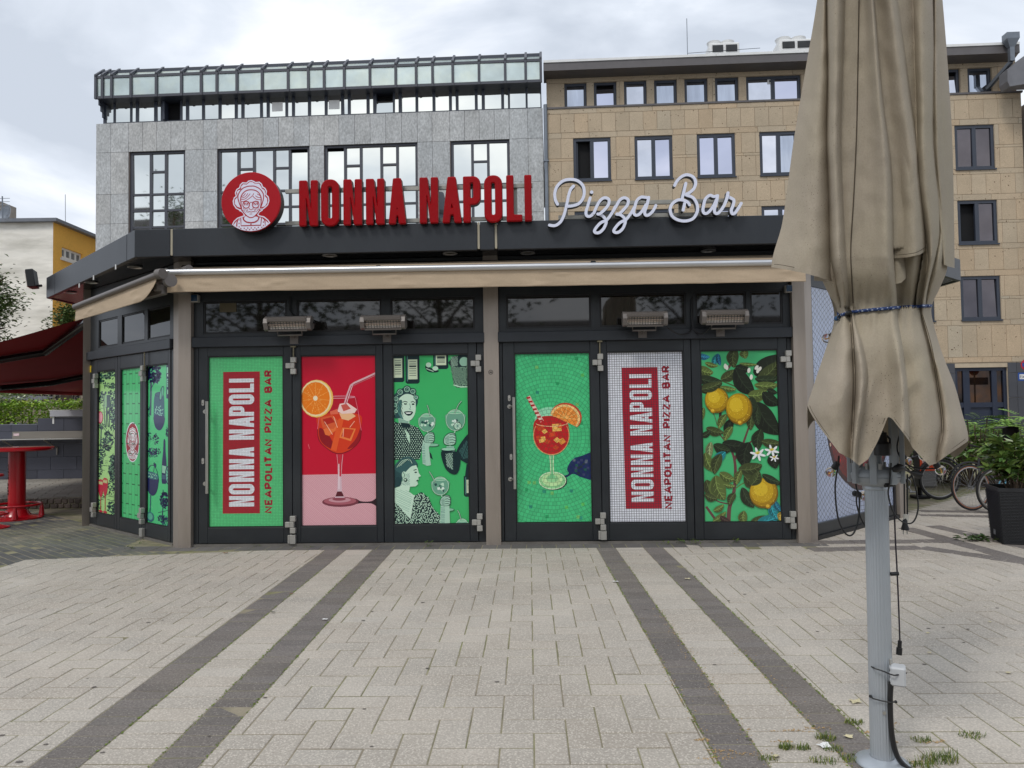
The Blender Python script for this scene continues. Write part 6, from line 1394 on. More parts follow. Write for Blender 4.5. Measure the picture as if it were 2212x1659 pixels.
def lemon(cx, cy, rx, ry, rot, nip):
    A_.ell(cx, cy, rx, ry, (120, 90, 16), rot, 28); A_.ell(cx - rx * .04, cy - ry * .06, rx * .95, ry * .93, (166, 128, 20), rot, 28); A_.ell(cx - rx * .12, cy - ry * .14, rx * .8, ry * .78, (196, 158, 28), rot, 28); A_.ell(cx - rx * .22, cy - ry * .26, rx * .5, ry * .46, (218, 184, 44), rot, 24)
    for _ in range(90): t = random.uniform(0, 6.28); d = math.sqrt(random.random()) * .9; A_.ell(cx + rx * d * math.cos(t), cy + ry * d * math.sin(t), 3, 3, random.choice([(240, 214, 90), (170, 132, 20), (226, 190, 50)]), n=5, bump=False)
    A_.k += 1; A_.ell(nip[0], nip[1], 22, 20, (168, 124, 20)); A_.ell(nip[0] - 3, nip[1] - 3, 14, 12, (226, 184, 60))
lemon(405, 470, 98, 102, 10, (372, 552)); lemon(585, 540, 108, 126, 0, (590, 650)); lemon(768, 1215, 116, 122, 20, (800, 1320))
leaf(500, 372, 110, 36, 10, OG); leaf(360, 352, 150, 60, -18, BG_); leaf(700, 1095, 110, 70, -60, BG_); leaf(830, 1100, 130, 50, 25, DG)
def flower(cx, cy, r):
    for k in range(6): t = R(60 * k + 15); A_.ell(cx + r * .6 * math.cos(t), cy + r * .45 * math.sin(t), r * .5, r * .17, (236, 238, 240), math.degrees(t), 10)
    for k in range(9): t = R(-160 + 16 * k); A_.stroke([(cx, cy), (cx + r * .42 * math.cos(t), cy + r * .42 * math.sin(t))], 4, (222, 200, 70), bump=False)
    A_.k += 1
flower(728, 905, 60); flower(842, 880, 56); flower(860, 935, 36)
for x, y in ((672, 232), (690, 286), (735, 210), (745, 236), (760, 222), (480, 196), (492, 206)): A_.ell(x, y, 13, 22, (226, 226, 214), random.uniform(-40, 40), 10)
A_.build(6, PLAIN)

# 7: pale green engraved scenes ; 8: green bricks with the emblem ; 9: green with blue glasses
D7 = (28, 66, 70)
A_ = Art(LF, DOORS[7][2], (82, 236, 104, 1362)); P_ = A_.poly; P_([(0, 0), (300, 0), (300, 1500), (0, 1500)], (176, 226, 142))
for cx_, cy_, rx, ry, n in ((110, 160, 45, 60, 60), (190, 140, 60, 45, 60), (175, 235, 60, 26, 45), (215, 300, 35, 60, 40), (110, 340, 30, 60, 40), (205, 450, 35, 110, 90), (225, 600, 40, 50, 40), (165, 720, 42, 90, 90), (210, 960, 36, 120, 110), (110, 830, 28, 120, 60), (95, 1000, 20, 60, 30), (195, 1130, 30, 60, 40), (200, 1310, 40, 60, 60), (90, 1290, 18, 50, 24)): A_.blob(cx_, cy_, rx, ry, D7, n); A_.blob(cx_ - 4, cy_ - 8, rx * .8, ry * .8, (112, 164, 124), n // 3, .1)
for k in range(7): t = R(-160 + 30 * k); A_.stroke([(100, 620), (100 + 34 * math.cos(t), 600 + 40 * math.sin(t)), (100 + 52 * math.cos(t), 625 + 50 * math.sin(t))], 6, D7)
A_.stroke([(102, 620), (98, 760)], 9, D7)
for x in (140, 168):
    A_.ell(x, 295, 9, 13, D7); P_([(x - 13, 315), (x + 13, 315), (x + 15, 420), (x - 12, 430)], D7 if x == 168 else (150, 196, 140)); A_.stroke([(x - 13, 315), (x - 14, 430), (x - 4, 600)], 6, D7); A_.stroke([(x + 10, 420), (x + 6, 600)], 8, D7)
for _ in range(70): x, y = random.uniform(82, 236), random.choice([random.uniform(820, 1040), random.uniform(1180, 1250), random.uniform(380, 470)]); A_.stroke([(x - 12, y), (x + 12, y + random.uniform(-3, 3))], 2.6, D7, bump=False)
A_.k += 1; A_.ell(92, 513, 26, 56, (190, 30, 60)); A_.ell(94, 513, 20, 46, (232, 150, 160)); A_.ell(228, 660, 22, 46, D7); A_.ell(226, 658, 16, 36, (186, 226, 150))
for x, y in ((102, 1080), (142, 1062)):
    P_([(x - 20, y), (x + 20, y), (x + 19, y + 100), (x, y + 150), (x - 19, y + 100)], (196, 22, 60), True); P_([(x - 18, y + 4), (x + 18, y + 4), (x + 18, y + 34), (x - 18, y + 34)], (206, 200, 140)); A_.ring(x, y + 2, 19, 6, 4, (190, 30, 60)); A_.stroke([(x, y + 145), (x, 1350)], 6, (196, 40, 66)); A_.ell(x, 1352, 18, 10, (196, 30, 60))
A_.build(7, PLAIN)
A_ = Art(LF, DOORS[8][2], (281, 454, 80, 1388)); P_ = A_.poly; P_([(200, 0), (600, 0), (600, 1500), (200, 1500)], (78, 200, 124))
A_.ell(374, 724, 62, 174, WHITE, n=36); A_.ell(374, 724, 57, 164, (164, 18, 42), n=36)
nonna(A_, (164, 18, 42), (238, 238, 240), lambda p: (374 + (p[0] - 815) * .108, 734 + (p[1] - 912) * .242))
A_.build(8, print_mat('print_green_bricks', 'brick', .095, .03, (22, 82, 52), .8, cell2=.27, jit=.012, var=.07))
NV = (26, 34, 88)
A_ = Art(LF, DOORS[9][2], (504, 698, 36, 1440)); P_ = A_.poly; P_([(400, 0), (800, 0), (800, 1500), (400, 1500)], (78, 205, 130))
A_.blob(560, 110, 60, 90, NV, 110); A_.stroke([(530, 180), (528, 330), (524, 480)], 16, (34, 66, 90)); A_.stroke([(535, 230), (560, 180)], 7, NV); A_.blob(515, 430, 14, 60, NV, 20)
P_([(668, 20), (706, 20), (706, 330), (690, 338), (668, 330)], NV); P_([(672, 60), (704, 60), (704, 110), (672, 110)], (150, 214, 180)); P_([(672, 160), (704, 160), (704, 230), (672, 230)], (130, 200, 170)); P_([(676, 255), (704, 255), (704, 295), (676, 295)], (150, 214, 180)); A_.ell(688, 130, 12, 16, (210, 236, 220))
for y in (175, 195, 215): A_.stroke([(676, y), (702, y)], 7, NV)
P_([(568, 290), (640, 290), (652, 420), (650, 540), (625, 605), (590, 608), (562, 560), (555, 440)], (36, 92, 110), True); P_([(560, 480), (650, 490), (648, 560), (622, 604), (590, 606), (562, 560)], NV, True); A_.ring(604, 292, 36, 18, 5, NV); A_.ell(626, 285, 18, 66, NV, 12); A_.ell(627, 285, 13, 56, (96, 190, 150), 12); A_.stroke([(626, 235), (627, 335)], 4, NV); A_.dots([(570, 390), (640, 400), (640, 480), (566, 480)], 22, 7, (150, 214, 190), .3, True)
A_.blob(575, 690, 26, 50, NV, 45); A_.blob(515, 660, 18, 60, NV, 30); A_.blob(560, 800, 60, 30, NV, 60); A_.blob(540, 835, 50, 20, NV, 30); A_.blob(688, 620, 22, 60, NV, 45); A_.blob(650, 1220, 34, 80, NV, 90); A_.stroke([(642, 1280), (634, 1400)], 8, NV); A_.blob(640, 1390, 44, 34, NV, 60); A_.stroke([(600, 1340), (695, 1300)], 4, NV); A_.blob(672, 1430, 40, 20, (40, 80, 110), 30)
P_([(646, 700), (660, 700), (664, 800), (672, 900), (672, 1060), (650, 1078), (630, 1062), (632, 900), (642, 800)], NV, True); P_([(634, 920), (670, 925), (670, 990), (634, 985)], (150, 206, 176)); P_([(634, 1000), (670, 1005), (668, 1040), (634, 1040)], (60, 96, 120)); A_.ell(692, 1000, 32, 84, NV); A_.ell(692, 1000, 25, 72, (110, 196, 160))
for k in range(6): t = R(90 + 36 * k); A_.stroke([(694, 1000), (692 + 24 * math.cos(t), 1000 + 70 * math.sin(t))], 4, NV)
A_.ring(545, 1060, 54, 136, 5, NV); P_([(494, 1000), (596, 1020), (598, 1100), (580, 1170), (545, 1198), (512, 1170), (494, 1110)], NV, True); P_([(500, 985), (590, 1000), (592, 1050), (500, 1040)], (54, 110, 120), True); A_.dots([(500, 990), (590, 1005), (590, 1050), (500, 1040)], 20, 6, (150, 214, 180), .3); A_.stroke([(530, 1195), (527, 1300), (524, 1350)], 8, (40, 80, 110)); A_.ell(528, 1390, 34, 44, (50, 104, 120)); A_.ell(526, 1386, 24, 32, (90, 180, 150)); A_.ell(562, 915, 6, 16, NV); A_.ell(574, 925, 6, 18, NV); A_.stroke([(565, 930), (556, 985)], 3, NV)
A_.build(9, PLAIN)

# right wall: pale mosaic with a pizza
x0, x1, z0, z1 = RWALL
A_ = Art(RF, RWALL, (0, 1000, 0, 1000)); P_ = A_.poly; P_([(-10, -10), (1010, -10), (1010, 1010), (-10, 1010)], (178, 188, 212))
pr = 1.0; pc = (RF.at(1781, 905)[0] + pr, RF.at(1781, 905)[1] + .05)
def pz(r, a): return ((pc[0] + r * math.cos(a) - x0) / (x1 - x0) * 1000, (z1 - pc[1] - r * math.sin(a)) / (z1 - z0) * 1000)
for rr_, cc in ((1.0, (38, 16, 16)), (.975, (70, 20, 18)), (.93, (120, 34, 22)), (.8, (132, 28, 22))): P_([pz(pr * rr_ * (1 + .012 * math.sin(7 * t) + random.uniform(-.008, .008)), t) for t in [2 * math.pi * k / 60 for k in range(60)]], cc)
for _ in range(150):
    t = random.uniform(0, 6.28); r = pr * math.sqrt(random.random()) * .97; q = random.uniform(.02, .06); c0 = random.choice([(24, 14, 16), (36, 16, 18), (214, 90, 40), (226, 190, 160), (196, 40, 24), (120, 24, 20), (30, 40, 50)])
    cx_, cy_ = pz(r, t); P_([(cx_ + q * 400 * math.cos(k * 1.05 + t) * random.uniform(.5, 1.2), cy_ + q * 420 * math.sin(k * 1.05 + t) * random.uniform(.5, 1.2)) for k in range(6)], c0)
A_.b.obj('picture_film', print_mat('print_pale_mosaic', 'ring', .055, .05, (34, 38, 56), .85, (pc[0], pc[1]), .07, jit=.02, var=.05), rw, RF.M)
# ================================================================== signs on the roof edge
m_sred = mat('sign_red_acrylic', lin((152, 0, 10)), .22, var=.1, vs=1.5, spec=.16, bump=.12, bs=9)
m_sside = mat('sign_return_black', lin((24, 22, 24)), .4)
m_swhite = mat('sign_white_acrylic', lin((222, 226, 244)), .3, var=.02)
m_rails = mat('sign_rail', lin((160, 158, 150)), .4, metal=.4, var=.15, vs=5)
SD = .52
def round_poly(P, r, n=4):
    if area2(P) < 0: P = P[::-1]
    out_ = []
    for i in range(len(P)):
        a, b, c = Vector(P[i - 1]), Vector(P[i]), Vector(P[(i + 1) % len(P)]); u, v = (a - b), (c - b); lu, lv = u.length, v.length
        if lu < 1e-6 or lv < 1e-6: continue
        u /= lu; v /= lv; d = min(r, lu * .4, lv * .4)
        p0, p1 = b + u * d, b + v * d
        for k in range(n + 1): t = k / n; q = p0 * (1 - t) ** 2 + b * 2 * t * (1 - t) + p1 * t * t; out_.append((q.x, q.y))
    return out_
def letter_mesh(outer, holes, y0, depth, rnd=0., lip=.012):
    "built-up letter: face with a rounded lip and dark returns"
    b = MB(); o = round_poly(outer, rnd) if rnd else outer
    if area2(o) < 0: o = o[::-1]
    fo = inset_poly(o, lip); hs = [h if area2(h) > 0 else h[::-1] for h in holes]; fh = [inset_poly(h, -lip) for h in hs]
    pts, tr = fill2d([fo] + fh); b.add([(p[0], y0, p[1]) for p in pts], tr, 0)
    for l, f_, inner in [(o, fo, False)] + [(h, g2, True) for h, g2 in zip(hs, fh)]:
        n = len(l); vs = [(p[0], y0, p[1]) for p in f_] + [(p[0], y0 + lip * .8, p[1]) for p in l] + [(p[0], y0 + lip * .8 + .02, p[1]) for p in l] + [(p[0], y0 + depth, p[1]) for p in l]
        for ring_ in range(3):
            fs = []
            for i in range(n):
                j = (i + 1) % n; q = (i + ring_ * n, i + (ring_ + 1) * n, j + (ring_ + 1) * n, j + ring_ * n); fs.append(q[::-1] if inner else q)
            base = len(b.v)
            if ring_ == 0: b.v += [tuple(v) for v in vs]; base0 = base
            b.f += [tuple(base0 + k for k in f) for f in fs]; b.m += [0 if ring_ < 2 else 1] * n; b.c += [None] * n
    pts, tr = fill2d([o] + hs); b.add([(p[0], y0 + depth, p[1]) for p in pts], [(a, c, d) for a, d, c in tr], 1)
    return b
c2u = lambda x, y: ((1200 + .5123 * x) / 1.8083, (150 + .5123 * y) / 1.8083)
sn = thing('name_sign', 'big red built-up letters reading NONNA NAPOLI on the roof edge', 'sign', KF.P(2.8, -SD, zF1))
# letter extents read along the front; heights follow the roof edge
xN0 = KF.at((1166.8) / 1.8083, 440, SD)[0]; xN1 = KF.at(2077 / 1.8083, 430, SD)[0]
zl = (KF.at(652, 486, SD)[1] + KF.at(1147, 480, SD)[1]) / 2 + .0; zh = (KF.at(652, 387.5, SD)[1] + KF.at(1135, 379, SD)[1]) / 2
H_ = zh - zl; sc_ = (xN1 - xN0) / 910.2
for ch, p, q in NAPLET:
    w_ = (q - p) * sc_ / H_; o, hs = glyph(ch, w_, .158 if ch != 'I' else w_)
    if ch == 'O': pass
    f = lambda P: [(xN0 + p * sc_ + z[0] * H_, zl + z[1] * H_) for z in P]
    b = letter_mesh(f(o), [f(h) for h in hs], -SD, .10, 0 if ch == 'O' else .018); b.obj('letter', [m_sred, m_sside], sn, KF.M)
def rails(parent, x0, x1, ztop, zbot, posts):
    b = MB()
    for z in (ztop, zbot): b.box(x0, x1, -SD + .125, -SD + .165, z - .022, z + .022)
    b.obj('rail', m_rails, parent, KF.M)
    b = MB()
    for x in posts: b.box(x - .02, x + .02, -SD + .166, -SD + .2, zF1 - .05, ztop)
    b.obj('rail_post', m_rails, parent, KF.M)
xr0 = KF.at(608, 400, SD)[0]; xr1 = KF.at(1150, 390, SD)[0]; zr_ = (KF.at(620, 405, SD)[1] + KF.at(1140, 394, SD)[1]) / 2
rails(sn, xr0, xr1, zr_, zF1 + .045, [xr0 + .2, xr0 + 1.1, xr0 + 2, xr1 - .2])

ds = thing('round_emblem_sign', 'round red emblem sign with the white head of an old cook in a bonnet', 'sign', KF.P(.9, -SD - .05, zF1))
cx_, cz_ = KF.at(541.8, 435.8, SD + .06); rad = (KF.at(606, 435, SD + .06)[0] - KF.at(478, 436, SD + .06)[0]) / 2
b = MB(); circ = [(cx_ + rad * math.cos(2 * math.pi * k / 64), cz_ + rad * math.sin(2 * math.pi * k / 64)) for k in range(64)]
b = letter_mesh(circ, [], -SD - .06, .13, 0, .006); b.obj('disc', [mat('sign_disc_red', lin((172, 20, 32)), .35, var=.03, spec=.2), m_sside], ds, KF.M)
A_ = Art(KF, (cx_ - rad, cx_ + rad, cz_ - rad, cz_ + rad), (130, 1494, 147, 1500), y=-SD - .0605, clip=False)
# parts of the bust that run past the rim are trimmed to it
_raw = A_.raw
def raw_c(q, col, bump=True):
    for k in range(40, 64) if True else (): t = 2 * math.pi * k / 64 + math.pi / 64 - 0; nn = (-math.cos(t), -math.sin(t)); q = clip_poly(q, (cx_ - nn[0] * rad * .985, cz_ - nn[1] * rad * .985), nn); 
    for t in [math.pi + k * math.pi / 32 for k in range(0, 33)]:
        if len(q) < 3: return
        nn = (-math.cos(t), -math.sin(t)); q = clip_poly(q, (cx_ - nn[0] * rad * .985, cz_ - nn[1] * rad * .985), nn)
    if len(q) >= 3: _raw(q, col, bump)
A_.raw = raw_c
nonna(A_, (172, 28, 42), (228, 226, 244), None)
A_.b.obj('emblem', PLAIN, ds, KF.M)
b = MB(); b.box(cx_ - .1, cx_ + .1, -SD + .07, -SD + .11, cz_ - .2, cz_ + .2); b.obj('fixing_plate', m_sside, ds, KF.M)

# script sign
sp_ = thing('script_sign', 'white script letters reading Pizza Bar on the roof edge', 'sign', KF.P(5.4, -SD, zF1))
sx = lambda x, y: ((2100 + x / 2.6333) / 1.8083, (640 + y / 2.6333) / 1.8083)
SCR = [('P', [[(122, 630), (180, 634), (232, 600), (268, 535), (297, 430), (318, 330), (340, 262), (370, 228)], [(205, 415), (182, 365), (178, 295), (205, 225), (265, 174), (338, 160), (410, 174), (464, 222), (480, 290), (465, 358), (425, 408), (370, 430), (312, 438)]]),
       ('i', [[(540, 352), (518, 425), (498, 495), (505, 534), (540, 540), (578, 508)]]),
       ('z', [[(578, 508), (612, 430), (650, 372), (695, 352), (732, 372), (728, 420), (690, 472), (640, 516), (618, 520)], [(620, 516), (662, 530), (690, 556)], [(800, 440), (762, 510), (712, 575), (650, 606), (606, 652), (584, 692), (602, 710), (640, 704), (680, 664), (704, 610), (703, 590)]]),
       ('z', [[(775, 490), (812, 428), (848, 370), (892, 350), (930, 370), (925, 420), (888, 468), (838, 516), (814, 520)], [(818, 516), (860, 530), (888, 554)], [(1000, 440), (960, 508), (910, 572), (848, 606), (804, 652), (782, 690), (800, 708), (838, 702), (878, 662), (900, 606), (899, 586)]]),
       ('a', [[(1138, 352), (1100, 346), (1060, 346), (1020, 380), (1000, 440), (986, 496), (1004, 530), (1040, 524), (1080, 480), (1112, 424)], [(1142, 348), (1122, 430), (1100, 496), (1110, 530), (1142, 528), (1184, 488), (1214, 432)]]),
       ('B', [[(1410, 222), (1432, 180), (1480, 132), (1540, 112), (1600, 136), (1626, 190), (1610, 250), (1570, 290), (1522, 316)], [(1530, 322), (1600, 350), (1640, 420), (1642, 490), (1602, 560), (1530, 588), (1450, 580), (1385, 540), (1363, 472), (1385, 412), (1440, 374), (1500, 376), (1545, 398), (1562, 424)], [(1524, 202), (1508, 270), (1488, 350)], [(1512, 406), (1496, 478)]]),
       ('a', [[(1848, 330), (1810, 338), (1770, 326), (1726, 362), (1706, 430), (1700, 490), (1726, 514), (1766, 490), (1812, 426), (1836, 370)], [(1850, 330), (1836, 400), (1816, 478), (1830, 512), (1862, 504), (1908, 444), (1940, 370), (1956, 302)]]),
       ('r', [[(1956, 300), (1962, 336), (1992, 352), (2020, 376), (2010, 430), (1992, 478), (2002, 512), (2030, 506), (2068, 452), (2094, 406)]])]
wpx = 30.
scale_px = (KF.at(*sx(2000, 300), SD)[0] - KF.at(*sx(200, 300), SD)[0]) / 1800
lay_ = 0
def script_stroke(pts, parent_b, wd, off):
    C = catmull([(p[0], p[1], 0) for p in pts], 7); W2 = [KF.at(*sx(p.x, p.y), SD + .02) for p in C]
    Lf, Rt = ribbon(W2, wd); k = len(W2)
    def cap(c, d, s0):
        a0 = math.atan2(d.y, d.x); return [(c[0] + wd / 2 * math.cos(a0 + s0 + t), c[1] + wd / 2 * math.sin(a0 + s0 + t)) for t in [math.pi * j / 8 for j in range(1, 8)]]
    d0 = Vector(W2[0]) - Vector(W2[1]); d1_ = Vector(W2[-1]) - Vector(W2[-2])
    yo = -SD - .02 - off; D_ = .085
    for i in range(k - 1):
        ya, yb = yo - i * .00006, yo - (i + 1) * .00006
        a, b_, c, d = Lf[i], Lf[i + 1], Rt[i + 1], Rt[i]
        parent_b.add([(d.x, ya, d.y), (c.x, yb, c.y), (b_.x, yb, b_.y), (a.x, ya, a.y)], [(0, 1, 2, 3)], 0)
        for p, q, fl in ((a, b_, 0), (d, c, 1)):
            vs = [(p.x, ya, p.y), (q.x, yb, q.y), (q.x, yb + .012, q.y), (p.x, ya + .012, p.y), (q.x, yb + D_, q.y), (p.x, ya + D_, p.y)]
            parent_b.add(vs, [(0, 1, 2, 3) if not fl else (3, 2, 1, 0)], 0); parent_b.add(vs, [(3, 2, 4, 5) if not fl else (5, 4, 2, 3)], 1)
    for c, d, yy in ((W2[0], d0, yo), (W2[-1], d1_, yo - (k - 1) * .00006)):
        P = cap(c, d, -math.pi / 2); a0 = math.atan2(d.y, d.x); P = [(c[0] + wd / 2 * math.cos(a0 - math.pi / 2), c[1] + wd / 2 * math.sin(a0 - math.pi / 2))] + P + [(c[0] + wd / 2 * math.cos(a0 + math.pi / 2), c[1] + wd / 2 * math.sin(a0 + math.pi / 2))]
        n = len(P); parent_b.add([(p[0], yy, p[1]) for p in P], [tuple(range(n))], 0)
        vs = [(p[0], yy, p[1]) for p in P] + [(p[0], yy + .012, p[1]) for p in P] + [(p[0], yy + D_, p[1]) for p in P]
        parent_b.add(vs, [(i + n, i, i + 1, i + 1 + n) [::-1] for i in range(n - 1)], 0); parent_b.add(vs, [(i + 2 * n, i + n, i + 1 + n, i + 1 + 2 * n)[::-1] for i in range(n - 1)], 1)
wd_ = wpx * scale_px
for li, (ch, sts) in enumerate(SCR):
    b = MB()
    for k, st_ in enumerate(sts): script_stroke(st_, b, wd_, .0025 * ((li * 3 + k) % 7))
    if ch == 'i':
        p = KF.at(*sx(556, 292), SD + .02); b.lathe([(.0001, 0), (wd_ * .6, 0)], 18, M=T((p[0], -SD - .024, p[1])) @ Matrix.Rotation(R(90), 4, 'X'), mi=0); b.lathe([(wd_ * .6, 0), (wd_ * .6, -.085)], 18, M=T((p[0], -SD - .024, p[1])) @ Matrix.Rotation(R(90), 4, 'X'), mi=1)
    b.obj('letter', [m_swhite, m_sside], sp_, KF.M)
xr0 = KF.at(*sx(215, 380), SD)[0]; xr1 = KF.at(*sx(1990, 340), SD)[0]
zr_ = (KF.at(*sx(220, 382), SD)[1] + KF.at(*sx(1950, 345), SD)[1]) / 2
rails(sp_, xr0, xr1, zr_, zF1 + .04, [KF.at(*sx(x, 500), SD)[0] for x in (300, 1500, 1920)])

# cowl on the pavilion roof behind the letters
rc = thing('roof_cowl', 'dark round topped vent cowl on the pavilion roof behind the red letters', 'vent', atY(947, 468, 10.4))
q = lambda u, v: atY(u, v, 10.4); a, c = q(931, 468), q(962, 468); r = (c.x - a.x) / 2; zc_ = q(947, 414).z
b = MB(); b.lathe([(r * .8, zF1 - .1), (r * .95, zc_ - .3), (r, zc_ - .1), (r * .8, zc_ - .02), (.01, zc_)], 20, ((a.x + c.x) / 2, 10.4, 0)); b.obj('cowl_body', m_frame, rc, smooth=40)
b = MB(); b.lathe([(r * 1.03, zc_ - .34), (r * 1.05, zc_ - .31), (r * 1.0, zc_ - .28)], 20, ((a.x + c.x) / 2, 10.4, 0)); b.obj('cowl_band', m_sside, rc, smooth=40)
# ================================================================== the closed parasol in the foreground
PB = G(1906, 1649); YP = PB.y
U = lambda u, v, d=0.: atY(u, v, YP - d)
PXM = FPX / YP
m_cloth = mat('parasol_cloth', lin((170, 158, 141)), .92, var=.1, vs=4, fine=.05, fs=160, bump=.25, bs=240, tint=lin((140, 132, 108)), tvar=.45, tscale=2.0, stretch=(1, 1, .7), spk=lin((72, 62, 48)), spk_s=95, spk_t=.12)
m_pole = mat('pole_grey_aluminium', lin((176, 182, 188)), .38, metal=.45, var=.07, vs=3, stretch=(1, 1, .3))
m_hub = mat('hub_grey_plastic', lin((146, 151, 155)), .45, var=.08, vs=6)
m_stitch = mat('stitch_thread', lin((72, 62, 48)), .9)
par = thing('closed_parasol', 'big closed beige parasol tied with a blue cord on a grey fluted pole', 'parasol', (PB.x, PB.y, 0))
def track(pts):
    vs_ = [p[1] for p in pts]; us = [p[0] for p in pts]
    def f(v):
        if v <= vs_[0]: return us[0]
        if v >= vs_[-1]: return us[-1]
        i = max(k for k in range(len(vs_)) if vs_[k] <= v); i = min(i, len(vs_) - 2); t = (v - vs_[i]) / (vs_[i + 1] - vs_[i])
        m = lambda k: 0 if k in (0, len(us) - 1) else (us[k + 1] - us[k - 1]) / (vs_[k + 1] - vs_[k - 1])
        h = vs_[i + 1] - vs_[i]; t2, t3 = t * t, t ** 3
        return (2 * t3 - 3 * t2 + 1) * us[i] + (t3 - 2 * t2 + t) * h * m(i) + (-2 * t3 + 3 * t2) * us[i + 1] + (t3 - t2) * h * m(i + 1)
    return f
VT = -90
L_ = track([(1774, VT), (1772, 0), (1770, 150), (1768, 300), (1768, 480), (1772, 590), (1790, 635), (1808, 668), (1800, 705), (1780, 765), (1757, 834), (1743, 882), (1745, 930), (1760, 1006)])
R_ = track([(2024, VT), (2030, 0), (2040, 150), (2046, 300), (2050, 480), (2046, 580), (2030, 622), (2012, 664), (2018, 705), (2036, 765), (2063, 834), (2078, 890), (2092, 948), (2080, 1006)])
upb = [track(p) for p in (
    [(1782, VT), (1782, 0), (1787, 167), (1784, 300), (1790, 433), (1794, 560), (1816, 664)],
    [(1826, VT), (1826, 0), (1818, 300), (1824, 480), (1828, 560), (1834, 664)],
    [(1858, VT), (1856, 0), (1850, 300), (1838, 533), (1843, 664)],
    [(1880, VT), (1889, 0), (1906, 200), (1926, 367), (1931, 553), (1938, 664)],
    [(1926, VT), (1939, 0), (1966, 200), (1989, 367), (1994, 540), (1978, 664)],
    [(1968, VT), (1972, 0), (1979, 233), (1983, 400), (2004, 560), (1989, 664)],
    [(2019, VT), (2019, 0), (2017, 300), (2030, 500), (2000, 664)])]
lob = [track(p) for p in (
    [(1834, 664), (1840, 720), (1847, 834), (1838, 1002)],
    [(1843, 664), (1862, 740), (1875, 806), (1869, 863), (1850, 1005)],
    [(1938, 664), (1952, 763), (1962, 862), (1966, 1006)],
    [(1989, 664), (2010, 760), (2026, 834), (2036, 920), (2024, 1006)])]
# pleat heights (m) and where their crest sits, upper and lower part
UPH = [(.04, .4), (.085, .5), (.002, .5), (.085, .84), (.085, .74), (.0, .5), (.09, .5), (.06, .5)]
LOH = [(.075, .55), (.06, .55), (.085, .88), (.04, .62), (.07, .42)]
def wrinkle(u, v, low):
    p = Vector((u * .012, v * .004, 1.7)); w_ = mnoise.fractal(p * 1.6, 1, 2, 3) * .006
    w_ += mnoise.noise(Vector((u * .02 + v * .012, v * .016 - u * .006, 4.2))) * (.012 if low else .004)
    w_ += mnoise.noise(Vector((u * .05, v * .03, 8))) * .0035
    k_ = mnoise.noise(Vector((u * .016 + v * .006, v * .011 - u * .004, 12.5))); w_ += (.009 if low else .002) * (1 - abs(k_) * 2.2)
    if 560 < v < 780: w_ += .0035 * math.sin(u * .3 + 1.2 * math.sin(v * .02)) * math.exp(-((v - 668) / 46) ** 2)
    return w_
def bump_(t, c):
    t = min(max(t, 0), 1); t = t ** (math.log(.5) / math.log(c)); return max(0., math.sin(math.pi * t)) ** .75
def base_b(v):
    return .235 - .0 * v if v < 560 else .235 - .075 * math.exp(-((v - 668) / 55) ** 2) + (.0 if v < 700 else .05 * min(1, (v - 700) / 200))
def front_d(u, v):
    l, r = L_(v), R_(v); xc, a = (l + r) / 2, (r - l) / 2; q = (u - xc) / a; base = base_b(v) * math.sqrt(max(0, 1 - q * q))
    up = v < 664; B = [l] + [f(v) for f in (upb if up else lob)] + [r]; H = UPH if up else LOH
    k = max(i for i in range(len(B) - 1) if B[i] <= u + 1e-6) if u > l else 0
    k = min(k, len(H) - 1); t = (u - B[k]) / max(B[k + 1] - B[k], 1e-3); h, c = H[k]
    s_ = 1.
    if up: s_ = .45 + .55 * min(1, max(0, (664 - v) / 110))
    else: s_ = .45 + .75 * min(1, max(0, (v - 664) / 120))
    if up and v > 540 and upb[3](v) < u < upb[4](v): base -= .06
    return base + (h * s_ * bump_(t, c) + wrinkle(u, v, not up)) * min(1, 6 * (1 - abs(q)) + .05)
hem = track([(1742, 0), (1, 1)])
def hem_v(q):
    P_ = [(-1.05, 868), (-1, 876), (-.66, 978), (-.52, 990), (-.40, 1006), (-.28, 992), (-.12, 946), (.04, 900), (.09, 905), (.3, 968), (.55, 1006), (.64, 1001), (1.0, 952), (1.05, 945)]
    for (a, b), (c, d) in zip(P_[:-1], P_[1:]):
        if a <= q <= c: return b + (d - b) * (q - a) / (c - a)
    return 950
def sheet(name, cols, rows, fn, parent=par, m=m_cloth, close=False, thick=.004):
    "grid sheet from fn(i/cols, j/rows) -> point, with a turned-under second face"
    b = MB(); vs = [fn(i / cols, j / rows) for i in range(cols + (0 if close else 1)) for j in range(rows + 1)]; n = rows + 1; nc = cols if close else cols + 1
    fs = [(i * n + j, i * n + j + 1, ((i + 1) % nc) * n + j + 1, ((i + 1) % nc) * n + j) for i in range(cols) for j in range(rows)]
    b.add(vs, fs); return b.obj(name, m, parent, smooth=180)
NC_F, NC_B = 260, 60
qs = []
for i in range(NC_F): qs.append((-math.cos(math.pi * i / NC_F), 1))
for i in range(NC_B): qs.append((math.cos(math.pi * i / NC_B), -1))
def body(s, t):
    i = int(round(s * len(qs))) % len(qs); q, fr = qs[i]
    hv = hem_v(q) if fr > 0 else 945 + 40 * math.sin(q * 9) + (1 - abs(q)) * 20
    v = VT + (hv - VT) * t; l, r = L_(v), R_(v); xc, a = (l + r) / 2, (r - l) / 2; u = xc + a * q
    if fr > 0: d = front_d(u, v)
    else: d = -base_b(v) * .95 * math.sqrt(max(0, 1 - q * q)) - .03 * (math.sin(q * 14) * .5 + .5) * math.sqrt(max(0, 1 - q * q))
    flare = max(0., (v - 860) / 140) ** 2 * .02 * fr * (1 - q * q); return U(u, v, d + flare)
sheet('canopy_body', len(qs), 190, body, close=True)
